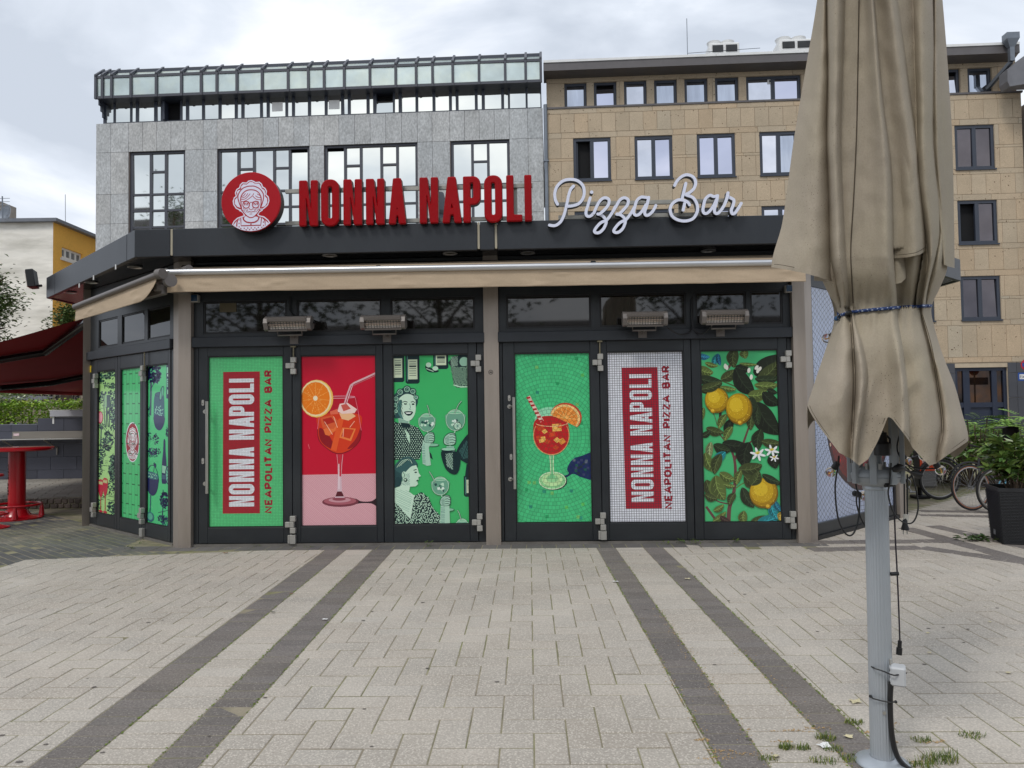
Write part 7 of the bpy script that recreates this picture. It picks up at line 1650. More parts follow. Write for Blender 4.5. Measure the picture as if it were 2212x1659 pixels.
# pleated skirts that hang over the cord
def skirt(name, lt, rt, hem_pts, crest, h, depth0, back=.16, v0=VT):
    hq = track(hem_pts) if False else None
    def hv(q):
        for (a, b), (c, d) in zip(hem_pts[:-1], hem_pts[1:]):
            if a <= q <= c: return b + (d - b) * (q - a) / (c - a)
        return hem_pts[-1][1]
    nf, nb = 64, 24; Q = [(i / nf, 1) for i in range(nf)] + [(1 - i / nb, -1) for i in range(nb)]
    def fn(s, t):
        q, fr = Q[int(round(s * len(Q))) % len(Q)]; v = v0 + (hv(q) - v0) * t; l, r = lt(v), rt(v); u = l + (r - l) * q
        dl, dr = depth0(v)
        e = dl + (dr - dl) * q
        if fr > 0: d = e + h(v) * bump_(q, crest) + wrinkle(u, v, False) * 1.2
        else: d = e - back * min(1, max(0.05, t * 1.3)) * math.sin(math.pi * q) ** .8
        return U(u, v, d)
    return sheet(name, len(Q), 110, fn, close=True)
skirt('canopy_fold', track([(1772, VT), (1765, 0), (1740, 150), (1715, 300), (1690, 480), (1666, 582)]), track([(1786, VT), (1785, 0), (1789, 167), (1787, 300), (1793, 433), (1796, 610)]),
      [(0, 577), (.2, 581), (.55, 590), (.8, 599), (1, 608)], .6, lambda v: .07 + .05 * min(1, max(0, v / 500)), lambda v: (-.02 - .02 * max(0, v) / 600, .12 + .01 * max(0, v) / 600))
skirt('canopy_fold', track([(1776, VT), (1775, 300), (1764, 520), (1758, 612)]), track([(1800, VT), (1800, 300), (1806, 540), (1806, 625)]), [(0, 606), (.5, 608), (1, 618)], .5, lambda v: .03, lambda v: (.01, .09))
skirt('canopy_fold', track([(1884, VT), (1890, 0), (1907, 200), (1927, 367), (1932, 560)]), track([(1928, VT), (1940, 0), (1967, 200), (1990, 367), (2001, 545)]),
      [(0, 558), (.4, 556), (.8, 550), (1, 541)], .66, lambda v: .07 + .035 * min(1, max(0, v / 400)), lambda v: (.215, .17))
skirt('canopy_fold', track([(1925, VT), (1928, 350), (1931, 625)]), track([(1940, VT), (1950, 350), (1957, 625)]), [(0, 614), (.6, 611), (1, 601)], .5, lambda v: .02, lambda v: (.20, .19), .06, v0=400)
skirt('canopy_fold', track([(2016, VT), (2019, 0), (2018, 300), (2026, 450), (2038, 580)]), track([(2026, VT), (2036, 0), (2048, 150), (2057, 300), (2061, 480), (2062, 580)]),
      [(0, 571), (.5, 576), (1, 579)], .45, lambda v: .05, lambda v: (.13, -.02))
# seams and hem stitching lie on the cloth
def on_cloth(pts, name, r=.0014, lift=.003, k=8, m=m_stitch):
    C = catmull([(p[0], p[1], 0) for p in pts], k); b = MB(); b.tube([U(p.x, p.y, front_d(p.x, p.y) + lift) for p in C], r, 5); return b.obj(name, m, par)
on_cloth([(1856, -20), (1853, 160), (1850, 300), (1844, 430), (1838, 533), (1840, 600), (1843, 655)], 'seam', .0022)
on_cloth([(1840, 682), (1846, 760), (1848, 834), (1845, 910), (1841, 1000)], 'seam', .0018); on_cloth([(1836, 682), (1841, 760), (1843, 834), (1840, 910), (1837, 1000)], 'seam')
on_cloth([(1990, 680), (2008, 745), (2024, 834), (2034, 920), (2026, 998)], 'seam', .0016); on_cloth([(1993, 680), (2012, 745), (2028, 834), (2038, 920), (2030, 996)], 'seam', .0012)
def hemline(q0, q1, up_, n=26):
    P_ = []
    for i in range(n + 1):
        q = q0 + (q1 - q0) * i / n; v = hem_v(q) - up_; xc, a = (L_(v) + R_(v)) / 2, (R_(v) - L_(v)) / 2; P_.append((xc + a * q, v))
    on_cloth(P_, 'hem_stitch', .001, .0025, 2)
hemline(-.97, -.46, 9); hemline(-.34, .0, 9); hemline(.12, .5, 9); hemline(.68, .96, 9)

for P_, dd in (([(1672, 571), (1692, 573), (1738, 583), (1790, 598)], (.035, .09, .13, .135)), ([(1936, 551), (1958, 549), (1980, 545), (1997, 535)], (.24, .305, .31, .21))):
    b = MB(); b.tube(catmull([U(u, v, q + .012) for (u, v), q in zip(P_, dd)], 6), .0012, 5); b.obj('hem_stitch', m_stitch, par)
# blue cord round the canopy
cd = thing('tie_cord', 'blue flecked elastic cord tied round the closed parasol', 'cord', U(1910, 668, .2))
P_ = [(1812, 682), (1822, 679), (1837, 674.5), (1860, 671.5), (1890, 668.5), (1920, 666), (1950, 663.5), (1980, 662), (2000, 661), (2010, 661)]
C = catmull([(p[0], p[1], 0) for p in P_], 10); pts = [U(p.x, p.y, front_d(p.x, p.y) + .008) for p in C]
back = [U(1910 + 101 * math.cos(t), 664 + 6 * math.cos(t) * -1, -.17 * math.sin(t)) for t in [math.pi * k / 20 for k in range(1, 20)]]
b = MB(); full = pts + back; b.tube(full, .0072, 8, closed=True)
per = 8
for k in range(len(b.f)):
    ringi, side_ = divmod(k, per); b.c[k] = lin((168, 178, 196)) if (ringi * 3 + side_ * 2) % 7 == 0 else (lin((40, 66, 118)) if (ringi + side_) % 3 else lin((26, 44, 88)))
b.obj('cord', mat('cord_weave', (1, 1, 1), .7, col='set', var=.05), cd, smooth=60)
b = MB(); c_ = U(1807, 688, .08); b.sphere(c_, .011, 12); b.sphere(c_ + Vector((.006, -.006, .004)), .008, 10); b.obj('knot', mat('cord_knot', lin((48, 82, 120)), .8, var=.3, vs=120), cd, smooth=60)
b = MB(); b.tube(catmull([U(1809, 687, .09), U(1817, 692, .10), U(1826, 687, .11), U(1832, 677, .14)], 6), .0032, 6); b.tube(catmull([U(1809, 686, .09), U(1815, 679, .10), U(1822, 681, .11), U(1832, 676, .14)], 6), .0032, 6)
b.tube([U(1828, 679, .14), U(1838, 674, .16)], .0095, 8); b.obj('cord_lock', m_blk, cd, smooth=50)

# mast, hub, struts and ground plate
b = MB(); n = 96; rad_ = .049; loop = []
for k in range(n): t = 2 * math.pi * k / n; loop.append((PB.x + (rad_ - .0022 * (.5 + .5 * math.cos(t * 24)) ** 2) * math.cos(t), PB.y + (rad_ - .0022 * (.5 + .5 * math.cos(t * 24)) ** 2) * math.sin(t)))
ztop_ = U(1897, 1050).z; tipx = U(1897, 1050).x - PB.x
vs = [(x + dx, y, z) for z, dx in ((.012, 0), (ztop_, tipx * .55)) for x, y in loop]; b.add(vs, [(i, (i + 1) % n, (i + 1) % n + n, i + n) for i in range(n)]); b.obj('pole', m_pole, par, smooth=35)
TX = PB.x + tipx * .55
b = MB(); b.lathe([(.053, 0), (.058, .004), (.058, .02), (.054, .026), (.054, .034)], 32, (TX, YP, U(1897, 1057).z)); b.obj('pole_collar', m_pole, par, smooth=40)
zc_ = U(1902, 1028).z; b = MB()
b.lathe([(.045, -.045), (.075, -.04), (.098, -.022), (.105, -.002)], 32, (TX, YP, zc_)); b.lathe([(.105, .001), (.104, .012), (.09, .03), (.05, .042), (.03, .044)], 32, (TX, YP, zc_)); b.lathe([(.102, -.002), (.102, .001)], 32, (TX, YP, zc_)); b.obj('hub', m_hub, par, smooth=40)
b = MB(); b.tube([(TX, YP, zc_), (TX - .01, YP, zc_ + 2.4)], .028, 12); b.obj('inner_mast', m_hub, par, smooth=40)
for k in range(8):
    a = R(45 * k + 14); M_ = T((TX, YP, 0)) @ Matrix.Rotation(a, 4, 'Z'); b = MB(); b.cbox(.098, .118, -.0135, .0135, zc_ - .03, zc_ + .5, .003); b.obj('strut', m_hub, par, M_)
    b = MB(); b.tube([(.07, 0, zc_ + .02), (.07, 0, zc_ + .06)], .009, 10); b.obj('strut_bolt', m_hinge, par, M_ @ Matrix.Rotation(R(20), 4, 'Z'), smooth=40)
b = MB(); b.lathe([(.05, .03), (.06, .028), (.085, .022), (.108, .012), (.114, .004), (.114, 0)], 40, (PB.x, PB.y, .002)); b.obj('ground_plate', m_pole, par, smooth=40)
b = MB(); p = U(1910, 1540, .0515); b.lathe([(.0001, .004), (.008, .003), (.008, 0)], 12, M=T(p) @ Matrix.Rotation(R(90), 4, 'X')); b.obj('pole_screw', m_inox, par, smooth=40)
# spot lamp clipped under the canopy
sp = thing('spot_lamp', 'black spot lamp hanging under the parasol hem beside the struts', 'lamp', U(1906, 960, .14))
b = MB(); c_ = U(1906, 984, .15); b.lathe([(.029, .0), (.033, .003), (.033, .05), (.022, .062), (.02, .1), (.001, .102)], 20, c_); b.obj('lamp_body', m_blk, sp, smooth=40)
b = MB(); b.lathe([(.0001, .001), (.029, .001)], 20, c_); b.obj('lamp_lens', m_elem, sp)
b = MB(); b.tube([c_ + Vector((.033, 0, .03)), c_ + Vector((.045, .02, .07)), c_ + Vector((.02, .05, .11))], .005, 6); b.obj('lamp_clip', m_blk, sp)

# string of bulbs and loose cables
m_bulb = mat('bulb_glass', (1, 1, 1), .02, trans=1., var=0, ior=1.06); m_fil = mat('bulb_filament', lin((226, 170, 80)), .4, emit=lin((255, 190, 90)), estr=.0)
def bulb(u, v, d, ang, label):
    t = thing('light_bulb', label, 'bulb', U(u, v, d), 'bulbs of the string light'); M_ = T(U(u, v, d)) @ Matrix.Rotation(R(ang), 4, 'Y')
    b = MB(); b.sphere((0, 0, 0), .0225, 20); b.obj('globe', m_bulb, t, M_, smooth=60)
    b = MB(); b.tube([(0, 0, .012), (.003, 0, -.004), (-.003, 0, -.012)], .0016, 5); b.tube([(-.005, 0, -.01), (.006, 0, .008)], .002, 5); b.obj('filament', m_fil, t, M_)
    b = MB(); b.lathe([(.012, .018), (.014, .024), (.014, .05), (.008, .056), (.001, .056)], 14); b.obj('socket', m_blk, t, M_, smooth=40)
for q in ((1786.5, 731, -.02, 60, 'clear bulb peeping out left of the cord below the tied cloth'), (1794.5, 1020, .02, 38, 'clear bulb hanging lowest left of the parasol hub'), (1867, 1071, -.12, -75, 'clear bulb half hidden behind the left of the fluted pole'),
          (1960, 997.5, -.08, -40, 'clear bulb between the struts and the orange sticker'), (2032, 1016, .05, -35, 'clear bulb in front of the bicycle wheel, right of the hub'), (1996, 985, -.05, 10, 'clear bulb tucked under the right hand cloth tip')): bulb(*q)
def wire(name, pts, r, label, cat, d=None, m=m_blk):
    P_ = [U(p[0], p[1], p[2]) for p in pts]; b = MB(); b.tube(catmull(P_, 7), r, 6); return tag(b.obj(name, m, smooth=50), label, cat)
wire('light_cable', [(1812, 985, .05), (1809, 1013, .03), (1804, 1056, .02), (1810, 1117, .02), (1826, 1152, .02), (1843, 1153, .01), (1855, 1117, .0), (1856, 1069, -.02), (1851, 1057, -.04), (1848, 1040, -.04)], .0038, 'black cable hanging in a deep loop left of the pole', 'cable')
wire('light_cable', [(1853, 1060, -.03), (1850, 1085, -.03), (1858, 1115, -.03), (1868, 1135, -.04), (1876, 1145, -.05)], .0034, 'short black cable running behind the pole beside the loop', 'cable')
wire('light_cable', [(1925, 1000, .13), (1921.6, 1043, .11), (1919, 1069, .08), (1930, 1107, .06), (1951, 1128, .05), (1972, 1128, .04), (1983, 1101, .03), (1980, 1064, .02), (1967, 1021, .03), (1945, 1000, .05)], .0034, 'black cable hanging in a loop right of the pole', 'cable')
wire('light_cable', [(1946, 930, .02), (1938, 970, .03), (1955, 1000, .03), (1985, 1012, .03), (2022, 1012, .05)], .0034, 'black cable curving from the struts to the right hand bulb', 'cable')
dcab = thing('drop_cable', 'thin black cable with a capped end dangling beside the pole', 'cable', U(1938, 1230, .02))
b = MB(); b.tube(catmull([U(1931, 1048, .03), U(1932, 1100, .03), U(1934, 1161, .03), U(1938, 1236, .03), U(1942, 1330, .03), U(1944, 1388, .03)], 6), .0034, 6); b.obj('cable', mat('cable_purple_black', lin((30, 22, 34)), .5), dcab, smooth=50)
b = MB(); b.tube([U(1944, 1384, .03), U(1943, 1400, .03)], .0085, 10); b.tube([U(1943, 1399, .03), U(1942, 1414, .03)], .0125, 12); b.obj('cap', m_blk, dcab, smooth=40)
b = MB(); b.tube([U(1924, 1240, .03), U(1941, 1239, .035)], .0085, 10); b.obj('clip', m_blk, dcab, smooth=40)
b = MB(); b.tube([U(1911, 1048, .09), U(1932, 1046, .09)], .0105, 10); tag(b.obj('cable_grip', m_blk, smooth=40), 'short black grip sleeve in front of the hub', 'grip')
b = MB(); b.tube(catmull([U(1925, 1015, .11), U(1945, 1010, .10), U(1962, 1018, .08), U(1985, 1026, .05)], 5), [.012 + .008 * math.sin(k * .5) for k in range(16)], 8); tag(b.obj('cable_bundle', m_blk, smooth=60), 'bundle of taped black cables strapped across the struts', 'cable')
pl = thing('power_plug', 'black two pin plug with a white paper tag dangling right of the pole', 'plug', U(1955, 1133, .0))
b = MB(); b.lathe([(.004, .03), (.009, .022), (.012, 0), (.016, -.012), (.017, -.022), (.001, -.0225)], 12, U(1955, 1134, 0)); b.obj('plug_body', m_blk, pl, smooth=40)
b = MB(); p = U(1955, 1134, 0)
for dx in (-.0085, .0085): b.tube([p + Vector((dx, 0, -.02)), p + Vector((dx, 0, -.042))], .0026, 6)
b.obj('pin', m_hinge, pl); b = MB(); c_ = U(1957, 1119, .0); b.cbox(c_.x - .013, c_.x + .013, c_.y - .004, c_.y + .004, c_.z - .018, c_.z + .018, .003); b.obj('paper_tag', mat('tape_white', lin((206, 202, 192)), .7, var=.15, vs=60), pl)
b = MB(); b.tube([U(1953, 1024, .0), U(1954, 1110, 0)], .0034, 6); b.tube([U(1960, 1024, .0), U(1960, 1112, 0)], .0034, 6); b.obj('lead', m_blk, pl)
# junction box strapped to the pole
jb = thing('junction_box', 'light grey junction box strapped to the pole above its black conduit', 'junction box', U(1930, 1456, .06))
p0, p1 = U(1929, 1437, .1), U(1957, 1478, .1); wB = .058
M_ = T(U(1938, 1457, .068)) @ Matrix.Rotation(R(-28), 4, 'Z'); hh = (p0.z - p1.z) / 2
b = MB(); b.cbox(-.026, .034, -.04, .03, -hh, hh, .007); b.obj('box', mat('box_grey', lin((186, 188, 190)), .45, var=.05), jb, M_, smooth=30)
for z in (-.028, 0, .028):
    b = MB(); b.lathe([(.0001, .001), (.006, .001), (.0075, .003), (.0095, .003), (.0105, 0)], 16, M=T((-.0262, -.002, z)) @ Matrix.Rotation(R(-90), 4, 'Y')); b.obj('knockout', MATS['box_grey'], jb, M_, smooth=40)
b = MB(); b.tube([U(1880.5, 1439, .0), U(1890, 1444, .05), U(1911, 1451, .075), U(1922, 1456, .105), U(1932, 1459, .116), U(1945, 1457, .10), U(1958, 1454, .06)], .0032, 6); b.obj('strap', m_blk, jb, smooth=50)
b = MB(); c_ = U(1925, 1428, .05); b.cbox(c_.x - .007, c_.x + .007, c_.y - .003, c_.y + .003, c_.z - .016, c_.z + .01, .002); b.obj('lug', m_inox, jb)
cn = thing('conduit', 'thick black conduit running down from the grey box to the ground', 'conduit', U(1935, 1640, .05))
b = MB(); b.tube(catmull([U(1925, 1474, .06), U(1923, 1515, .055), U(1926, 1581, .055), U(1936, 1628, .06), U(1952, 1652, .07), U(1975, 1668, .06)], 6), .0115, 12); b.obj('hose', mat('conduit_black', lin((30, 30, 32)), .35), cn, smooth=50)
b = MB(); b.tube([U(1879, 1503, .0), U(1886, 1509, .045), U(1905, 1514, .056), U(1922, 1517, .072), U(1936, 1516, .05)], .0032, 6); b.sphere(U(1880, 1504, .01), .007, 8); b.sphere(U(1935, 1516, .05), .007, 8); b.obj('cable_tie', m_blk, cn, smooth=50)
# ================================================================== plants and furniture around
def leaf_mat(name, base, rough=.5): return mat(name, lin(base), rough, col='mul', var=.15, vs=2.5, spec=.35)
m_bark = mat('bark', lin((84, 70, 56)), .9, var=.3, vs=8, bump=.6, bs=30)
def leaves(b, pts, size, rng, up=.4, asp=.5, green=((.7, 1.25), .12), fold=True):
    "leaf shaped faces at the given points: a folded rhombus each"
    for p in pts:
        s_ = size * rng.uniform(.65, 1.3); a = rng.uniform(0, 2 * math.pi); el = rng.uniform(-.9, .9) * (1 - up) + .2
        d = Vector((math.cos(a) * math.cos(el), math.sin(a) * math.cos(el), math.sin(el))); n = Vector((rng.uniform(-.6, .6), rng.uniform(-.6, .6), 1)).normalized(); w_ = d.cross(n); w_ = (w_.normalized() if w_.length > 1e-4 else Vector((1, 0, 0))) * s_ * asp * .5; n2 = w_.cross(d).normalized()
        t = rng.uniform(*green[0]); h = rng.gauss(0, green[1]); c = (t * (1 + h), t, t * (1 - h) * .95)
        m1 = p + d * s_ * .45; tip = p + d * s_ - n2 * s_ * .12
        b.add([p, m1 + w_ + n2 * s_ * .08, tip, m1 - w_ + n2 * s_ * .08], [(0, 1, 2), (0, 2, 3)], 0, c)
def clump_points(c, rx, ry, rz, n, rng, clumps=14, spread=.34):
    cs = []
    for _ in range(clumps):
        v = Vector((rng.gauss(0, 1), rng.gauss(0, 1), rng.gauss(0, 1))).normalized() * rng.uniform(.45, 1); cs.append(v)
    out_ = []
    for _ in range(n):
        q = rng.choice(cs); v = Vector((q.x + rng.gauss(0, spread), q.y + rng.gauss(0, spread), q.z + rng.gauss(0, spread)))
        out_.append(Vector((c[0] + v.x * rx, c[1] + v.y * ry, c[2] + v.z * rz)))
    return out_
def tree(x, y, h, cr, n, label, seed, base=(70, 92, 44), size=.22, trunk_h=None, cz=None, sq=.8, clumps=22, spread=.34):
    rng = random.Random(seed); t = thing('tree', label, 'tree', (x, y, 0)); cz = cz or h - cr * sq; th = trunk_h or cz
    b = MB(); b.tube(catmull([(x, y, 0), (x + .05, y, th * .4), (x - .05, y + .05, th * .8), (x, y, cz + cr * .3)], 4), [.17 * (1 - .045 * k) for k in range(13)], 9)
    for k in range(9):
        a = k * 2.4; z = th * (.62 + .04 * k); e_ = Vector((x + math.cos(a) * cr * .75, y + math.sin(a) * cr * .75, z + cr * (.35 + .08 * k))); s_ = Vector((x, y, z)); b.tube(catmull([s_, s_.lerp(e_, .5) + Vector((0, 0, .15)), e_], 4), [.06 * (1 - .09 * i) for i in range(9)], 6)
    b.obj('trunk', m_bark, t, smooth=60)
    b = MB(); leaves(b, clump_points((x, y, cz), cr, cr, cr * sq, n, rng, clumps, spread), size, rng); b.obj('crown', leaf_mat('tree_leaf_%d_%d_%d' % base, base), t); return t

# ---------------------------------------------------------------- left side: terrace, kerb, tiled wall, counter, hedge
ter = tag(bpy.data.objects.new('terrace', None), kind='structure'); put(ter)
m_tslab = mat('terrace_slab', lin((150, 144, 134)), .85, col='mul', var=.12, vs=.9, fine=.1, fs=50, bump=.25, bs=60)
KY = 12.92
b = MB(); b.box(-20, -6.4, KY + .14, 17.2, -.02, .150); b.obj('terrace_base', m_bed, ter)
st = []
for j in range(0, 26):
    for i in range(-4, 42):
        ca_, sa_ = math.cos(R(24)), math.sin(R(24)); x0, y0 = i * .42 + (j % 2) * .21, j * .21
        q = [(x0, y0), (x0 + .42, y0), (x0 + .42, y0 + .21), (x0, y0 + .21)]; W_ = [(-14.5 + a * ca_ - c * sa_, KY + .2 + a * sa_ + c * ca_ - 2.8) for a, c in q]
        p = clip_all(W_, [((0, KY + .16), (0, 1)), ((0, 17.1), (0, -1)), ((-6.6, 0), (-1, 0)), ((-13.5, 0), (1, 0))])
        if p: st.append(stone(p, .004, .163, h=.014, tone=.09))
lay(ter, 'terrace_slab', 'terrace_slab_field', st, m_tslab, 120)
kb_ = tag(bpy.data.objects.new('kerb', None), kind='structure'); put(kb_)
m_sett = mat('sett_dark', lin((92, 82, 76)), .85, col='mul', var=.25, vs=5, bump=.5, bs=40)
rng = random.Random(5)
for row in (0, 1):
    x = -12.4
    while x < -6.5:
        wdt = rng.uniform(.10, .15) if row == 0 else rng.uniform(.09, .14); t = rng.uniform(.7, 1.2); y0 = KY + rng.uniform(-.008, .008)
        b = MB(); b.cbox(0, wdt - .012, 0, .15, .0 + row * .082, .076 + row * .082, .012, 0, (t, t * .98, t * .95)); b.obj('sett', m_sett, kb_, T((x, y0, 0))); x += wdt
b = MB(); b.box(-12.6, -6.4, KY + .02, KY + .14, -.02, .15); b.obj('kerb_bed', m_bed, kb_)
# dark old paving in front of the kerb is part of the forecourt; a lighter worn strip crosses it
tw = thing('tiled_wall', 'dark slate tiled garden wall with a step in its top', 'wall', (-10.5, 17.2, .15))
WYL = 17.15; Wq = lambda u, v: atY(u, v, WYL)
m_tile = mat('slate_tile', lin((74, 76, 88)), .5, col='mul', var=.1, vs=1.5, bump=.1, bs=20)
zlo_, zhi_ = Wq(60, 916.5).z, Wq(150, 899.5).z; xst = Wq(117, 910).x
b = MB(); b.box(-20, xst, WYL + .012, WYL + .4, .1, zlo_); b.box(xst, -7, WYL + .012, WYL + .4, .1, zhi_); b.obj('wall_core', mat('tile_grout', lin((150, 150, 156)), .9), tw)
zr = [.15, Wq(90, 1015).z, Wq(90, 987).z]; dz = zr[2] - zr[1]
while zr[-1] < zhi_ - .05: zr.append(zr[-1] + dz)
xj = Wq(81, 1000).x; wdx = Wq(138, 1000).x - xj
k = 0
for r_ in range(len(zr) - 1):
    off = 0 if r_ % 2 == 0 else wdx / 2
    for i in range(-8, 5):
        x0 = xj + off + i * wdx - .0; x1 = x0 + wdx; z1 = min(zr[r_ + 1], zhi_)
        if x0 < -14.5 or x0 > -7: continue
        if x1 <= xst + .01: z1 = min(z1, zlo_)
        if z1 - zr[r_] < .03: continue
        if zr[r_] >= zlo_ - .02 and x1 > xst and x0 < xst: x0 = xst
        if zr[r_] >= zlo_ - .02 and x1 <= xst: continue
        t = random.uniform(.88, 1.1); q = MB(); q.cbox(.003, x1 - x0 - .003, -.012, .011, .003, z1 - zr[r_] - .003, .002, 0, (t, t, t)); q.obj('tile', m_tile, tw, T((x0, WYL, zr[r_])))
b = MB(); b.box(xst - .03, xst + .01, WYL - .02, WYL + .4, zlo_ + .002, zhi_); b.obj('edge_trim', m_white, tw)
cp = thing('planter_rim', 'pale grey metal planter rim resting on the raised end of the tiled wall', 'planter', (-9.4, 17.2, zhi_))
b = MB(); b.cbox(Wq(110.6, 890).x, -7, WYL - .06, WYL + .5, Wq(150, 899.7).z, Wq(150, 886.5).z, .008); b.obj('rim', mat('rim_grey', lin((176, 176, 182)), .5, var=.06), cp)
b = MB(); b.box(Wq(110, 890).x, -7, WYL - .065, WYL + .52, Wq(150, 886.5).z + .001, Wq(150, 885.6).z + .004); b.obj('rim_cap', m_white, cp)
sh = thing('steel_counter', 'stainless steel counter shelf on brackets along the tiled wall', 'counter', (-10.5, 16.8, 1.05))
CY = 16.75; Cq = lambda u, v: atY(u, v, CY); m_cst = mat('counter_steel', lin((150, 144, 136)), .35, metal=.55, var=.08, stretch=(.3, 1, 1))
x0, x1 = Cq(3, 940).x, Cq(188.5, 940).x; zt_, zm = Cq(95, 932.5).z, Cq(95, 948).z
b = MB(); b.cbox(x0, x1, WYL - .04, WYL - .013, zm, zt_, .003); b.obj('back_plate', m_cst, sh)
b = MB(); b.cbox(x0 - 1.5, x1, CY - .05, WYL - .041, zm - .02, zm, .006); b.obj('counter_top', m_inox, sh)
for u in (8, 97, 188):
    q = Cq(u, 950); b = MB(); b.tube([(q.x - .02, CY + .0, zm - .03), (q.x + .06, WYL - .05, zm - .22), (q.x + .06, WYL - .05, zm - .38)], .018, 6); b.obj('bracket', m_cst, sh)
b = MB(); q = Cq(12, 940); b.box(q.x - .06, q.x + .07, WYL - .046, WYL - .041, q.z - .03, q.z + .03); b.obj('sticker', mat('sticker_pink', lin((216, 190, 194)), .6, var=.3, vs=30), sh)

def hedge(name, label, x0, x1, y0, y1, z0, z1, n, size, base, seed, cat='hedge', lim=None):
    rng = random.Random(seed); t = thing(name, label, cat, ((x0 + x1) / 2, (y0 + y1) / 2, z0)); P_ = []
    for _ in range(n):
        x, y, z = rng.uniform(x0, x1), rng.uniform(y0, y1), z0 + (z1 - z0) * rng.random() ** .8
        f = rng.random()
        if f < .5: y = y0 + rng.uniform(-.05, .12)
        elif f < .8: z = z1 + rng.gauss(0, .045)
        if lim: z = min(z, lim(x) + rng.gauss(0, .05))
        P_.append(Vector((x, y, z)))
    b = MB(); leaves(b, P_, size, rng, .3, .5); b.obj('foliage', leaf_mat('leaf_%d_%d_%d' % base, base), t)
    b = MB(); nst = 14
    for k in range(nst): x = x0 + (x1 - x0) * (k + .5) / nst; b.tube([(x, (y0 + y1) / 2, z0 - .25), (x + rng.uniform(-.1, .1), (y0 + y1) / 2, z1 - .15)], .018, 5)
    b.obj('stems', m_bark, t, kind='stuff'); return t
hedge('hedge', 'clipped green hedge growing behind the tiled wall', -14.5, -7.4, WYL + .42, WYL + 1.3, zlo_ - .05, atY(110, 872, 17.6).z, 9000, .09, (134, 164, 56), 3)
hedge('flowering_shrub', 'loose pale flowering shrub rising over the left end of the hedge', -14.5, atY(62, 860, 18.2).x, 17.9, 18.9, zlo_, atY(20, 848, 18.2).z, 4200, .075, (128, 146, 92), 8, 'shrub', lambda x: 2.28 - .1 * (x + 12.2) if x < -11.6 else 2.24 - .5 * (x + 11.6))
rng = random.Random(4); b = MB()
sh_ = [o for o in COL.objects if o.name.startswith('flowering_shrub')][0]
for _ in range(160):
    p = Vector((rng.uniform(-14.2, -11.0), rng.uniform(17.8, 18.3), rng.uniform(1.75, 2.3)))
    for k in range(4): leaves(b, [p], .035, rng, 0, .9, ((.9, 1.1), .03))
b.obj('blossom', mat('blossom_white', lin((226, 228, 206)), .7, col='mul', var=.05), sh_)
# lettering and rail seen below the red awning
b = MB()
def text_boxes(b, text, x0, z0, h, y, th, wt, M_=None, slant=0):
    x = x0
    for ch in text:
        for st_ in STROKES.get(ch, []):
            Lf, Rt = ribbon([(x + q[0] * h * .8 + q[1] * h * slant, z0 + q[1] * h) for q in st_], wt)
            for i in range(len(Lf) - 1): b.add([(Rt[i].x, y, Rt[i].y), (Rt[i + 1].x, y, Rt[i + 1].y), (Lf[i + 1].x, y, Lf[i + 1].y), (Lf[i].x, y, Lf[i].y)], [(0, 1, 2, 3)]); b.add([(Rt[i].x, y, Rt[i].y), (Lf[i].x, y, Lf[i].y), (Lf[i].x, y + th, Lf[i].y), (Rt[i].x, y + th, Rt[i].y)], [(0, 1, 2, 3)])
        x += (advance(ch) + .34) * h * .8 if ch in STROKES else h * .4
    return x
q0, q1 = S_(66, 855), S_(105, 853); b = MB(); text_boxes(b, 'Sinnereffing'.replace('ff', 'ff').replace('g', 'a').replace('f', 't'), q0.x, q0.z - .14, .26, SY - .05, .05, .05)
ls_ = tag(b.obj('wall_lettering', m_blk), 'row of dark raised letters on the beige shop wall under the red awning', 'lettering')
b = MB()
for u in (29, 40): a = S_(u, 840); c_ = S_(u, 858); b.tube([a, c_], .02, 5)
for k in range(3): a = S_(29, 845 + 4 * k); c_ = S_(66, 845 + 4 * k); b.tube([a, c_], .012, 5)
tag(b.obj('iron_trellis', m_blk, W=T((0, -.08, 0))), 'thin dark iron trellis on the beige shop wall behind the flowering shrub', 'trellis')
b = MB(); a = S_(65, 861); c_ = S_(160, 872); b.add([(a.x, SY - 2, a.z), (c_.x, SY - 2, a.z - .12), (c_.x, SY - 1, a.z + .02), (a.x, SY - 1, a.z + .12)], [(0, 1, 2, 3)]); b.box(a.x, c_.x, SY - 1.99, SY - 1.9, 0, 1.4)
tag(b.obj('grey_canopy', m_zinc), 'low grey sheet canopy in front of the beige shop wall', 'canopy')

# red furniture
m_red = mat('red_lacquer', lin((168, 14, 28)), .28, var=.06, vs=2, coat=.3)
def ring_foot(b, c, r, z, rad=.018, n=40): b.tube([(c[0] + r * math.cos(2 * math.pi * k / n), c[1] + r * math.sin(2 * math.pi * k / n), z) for k in range(n)], rad, 8, closed=True)
tb = G(36, 1120); t = thing('bar_table', 'tall red round bar table with a thick column and a foot ring', 'table', (tb.x, tb.y, 0))
zt_ = 1.6 - (967 - 900) / FPX * tb.y
b = MB(); b.lathe([(.001, 0), (.48, 0), (.505, .012), (.505, .04), (.49, .052), (.001, .052)], 48, (tb.x, tb.y, zt_ - .045)); b.obj('table_top', m_red, t, smooth=40)
b = MB(); b.lathe([(.12, .03), (.12, zt_ - .046)], 32, (tb.x, tb.y, 0)); b.obj('column', m_red, t, smooth=40)
b = MB(); b.lathe([(.36, 0), (.36, .018), (.3, .03), (.2, .05), (.16, .11), (.15, .14), (.121, .145)], 40, (tb.x, tb.y, 0)); b.obj('base', m_red, t, smooth=40)
b = MB(); ring_foot(b, (tb.x, tb.y), .335, .215); b.obj('foot_ring', m_red, t, smooth=60)
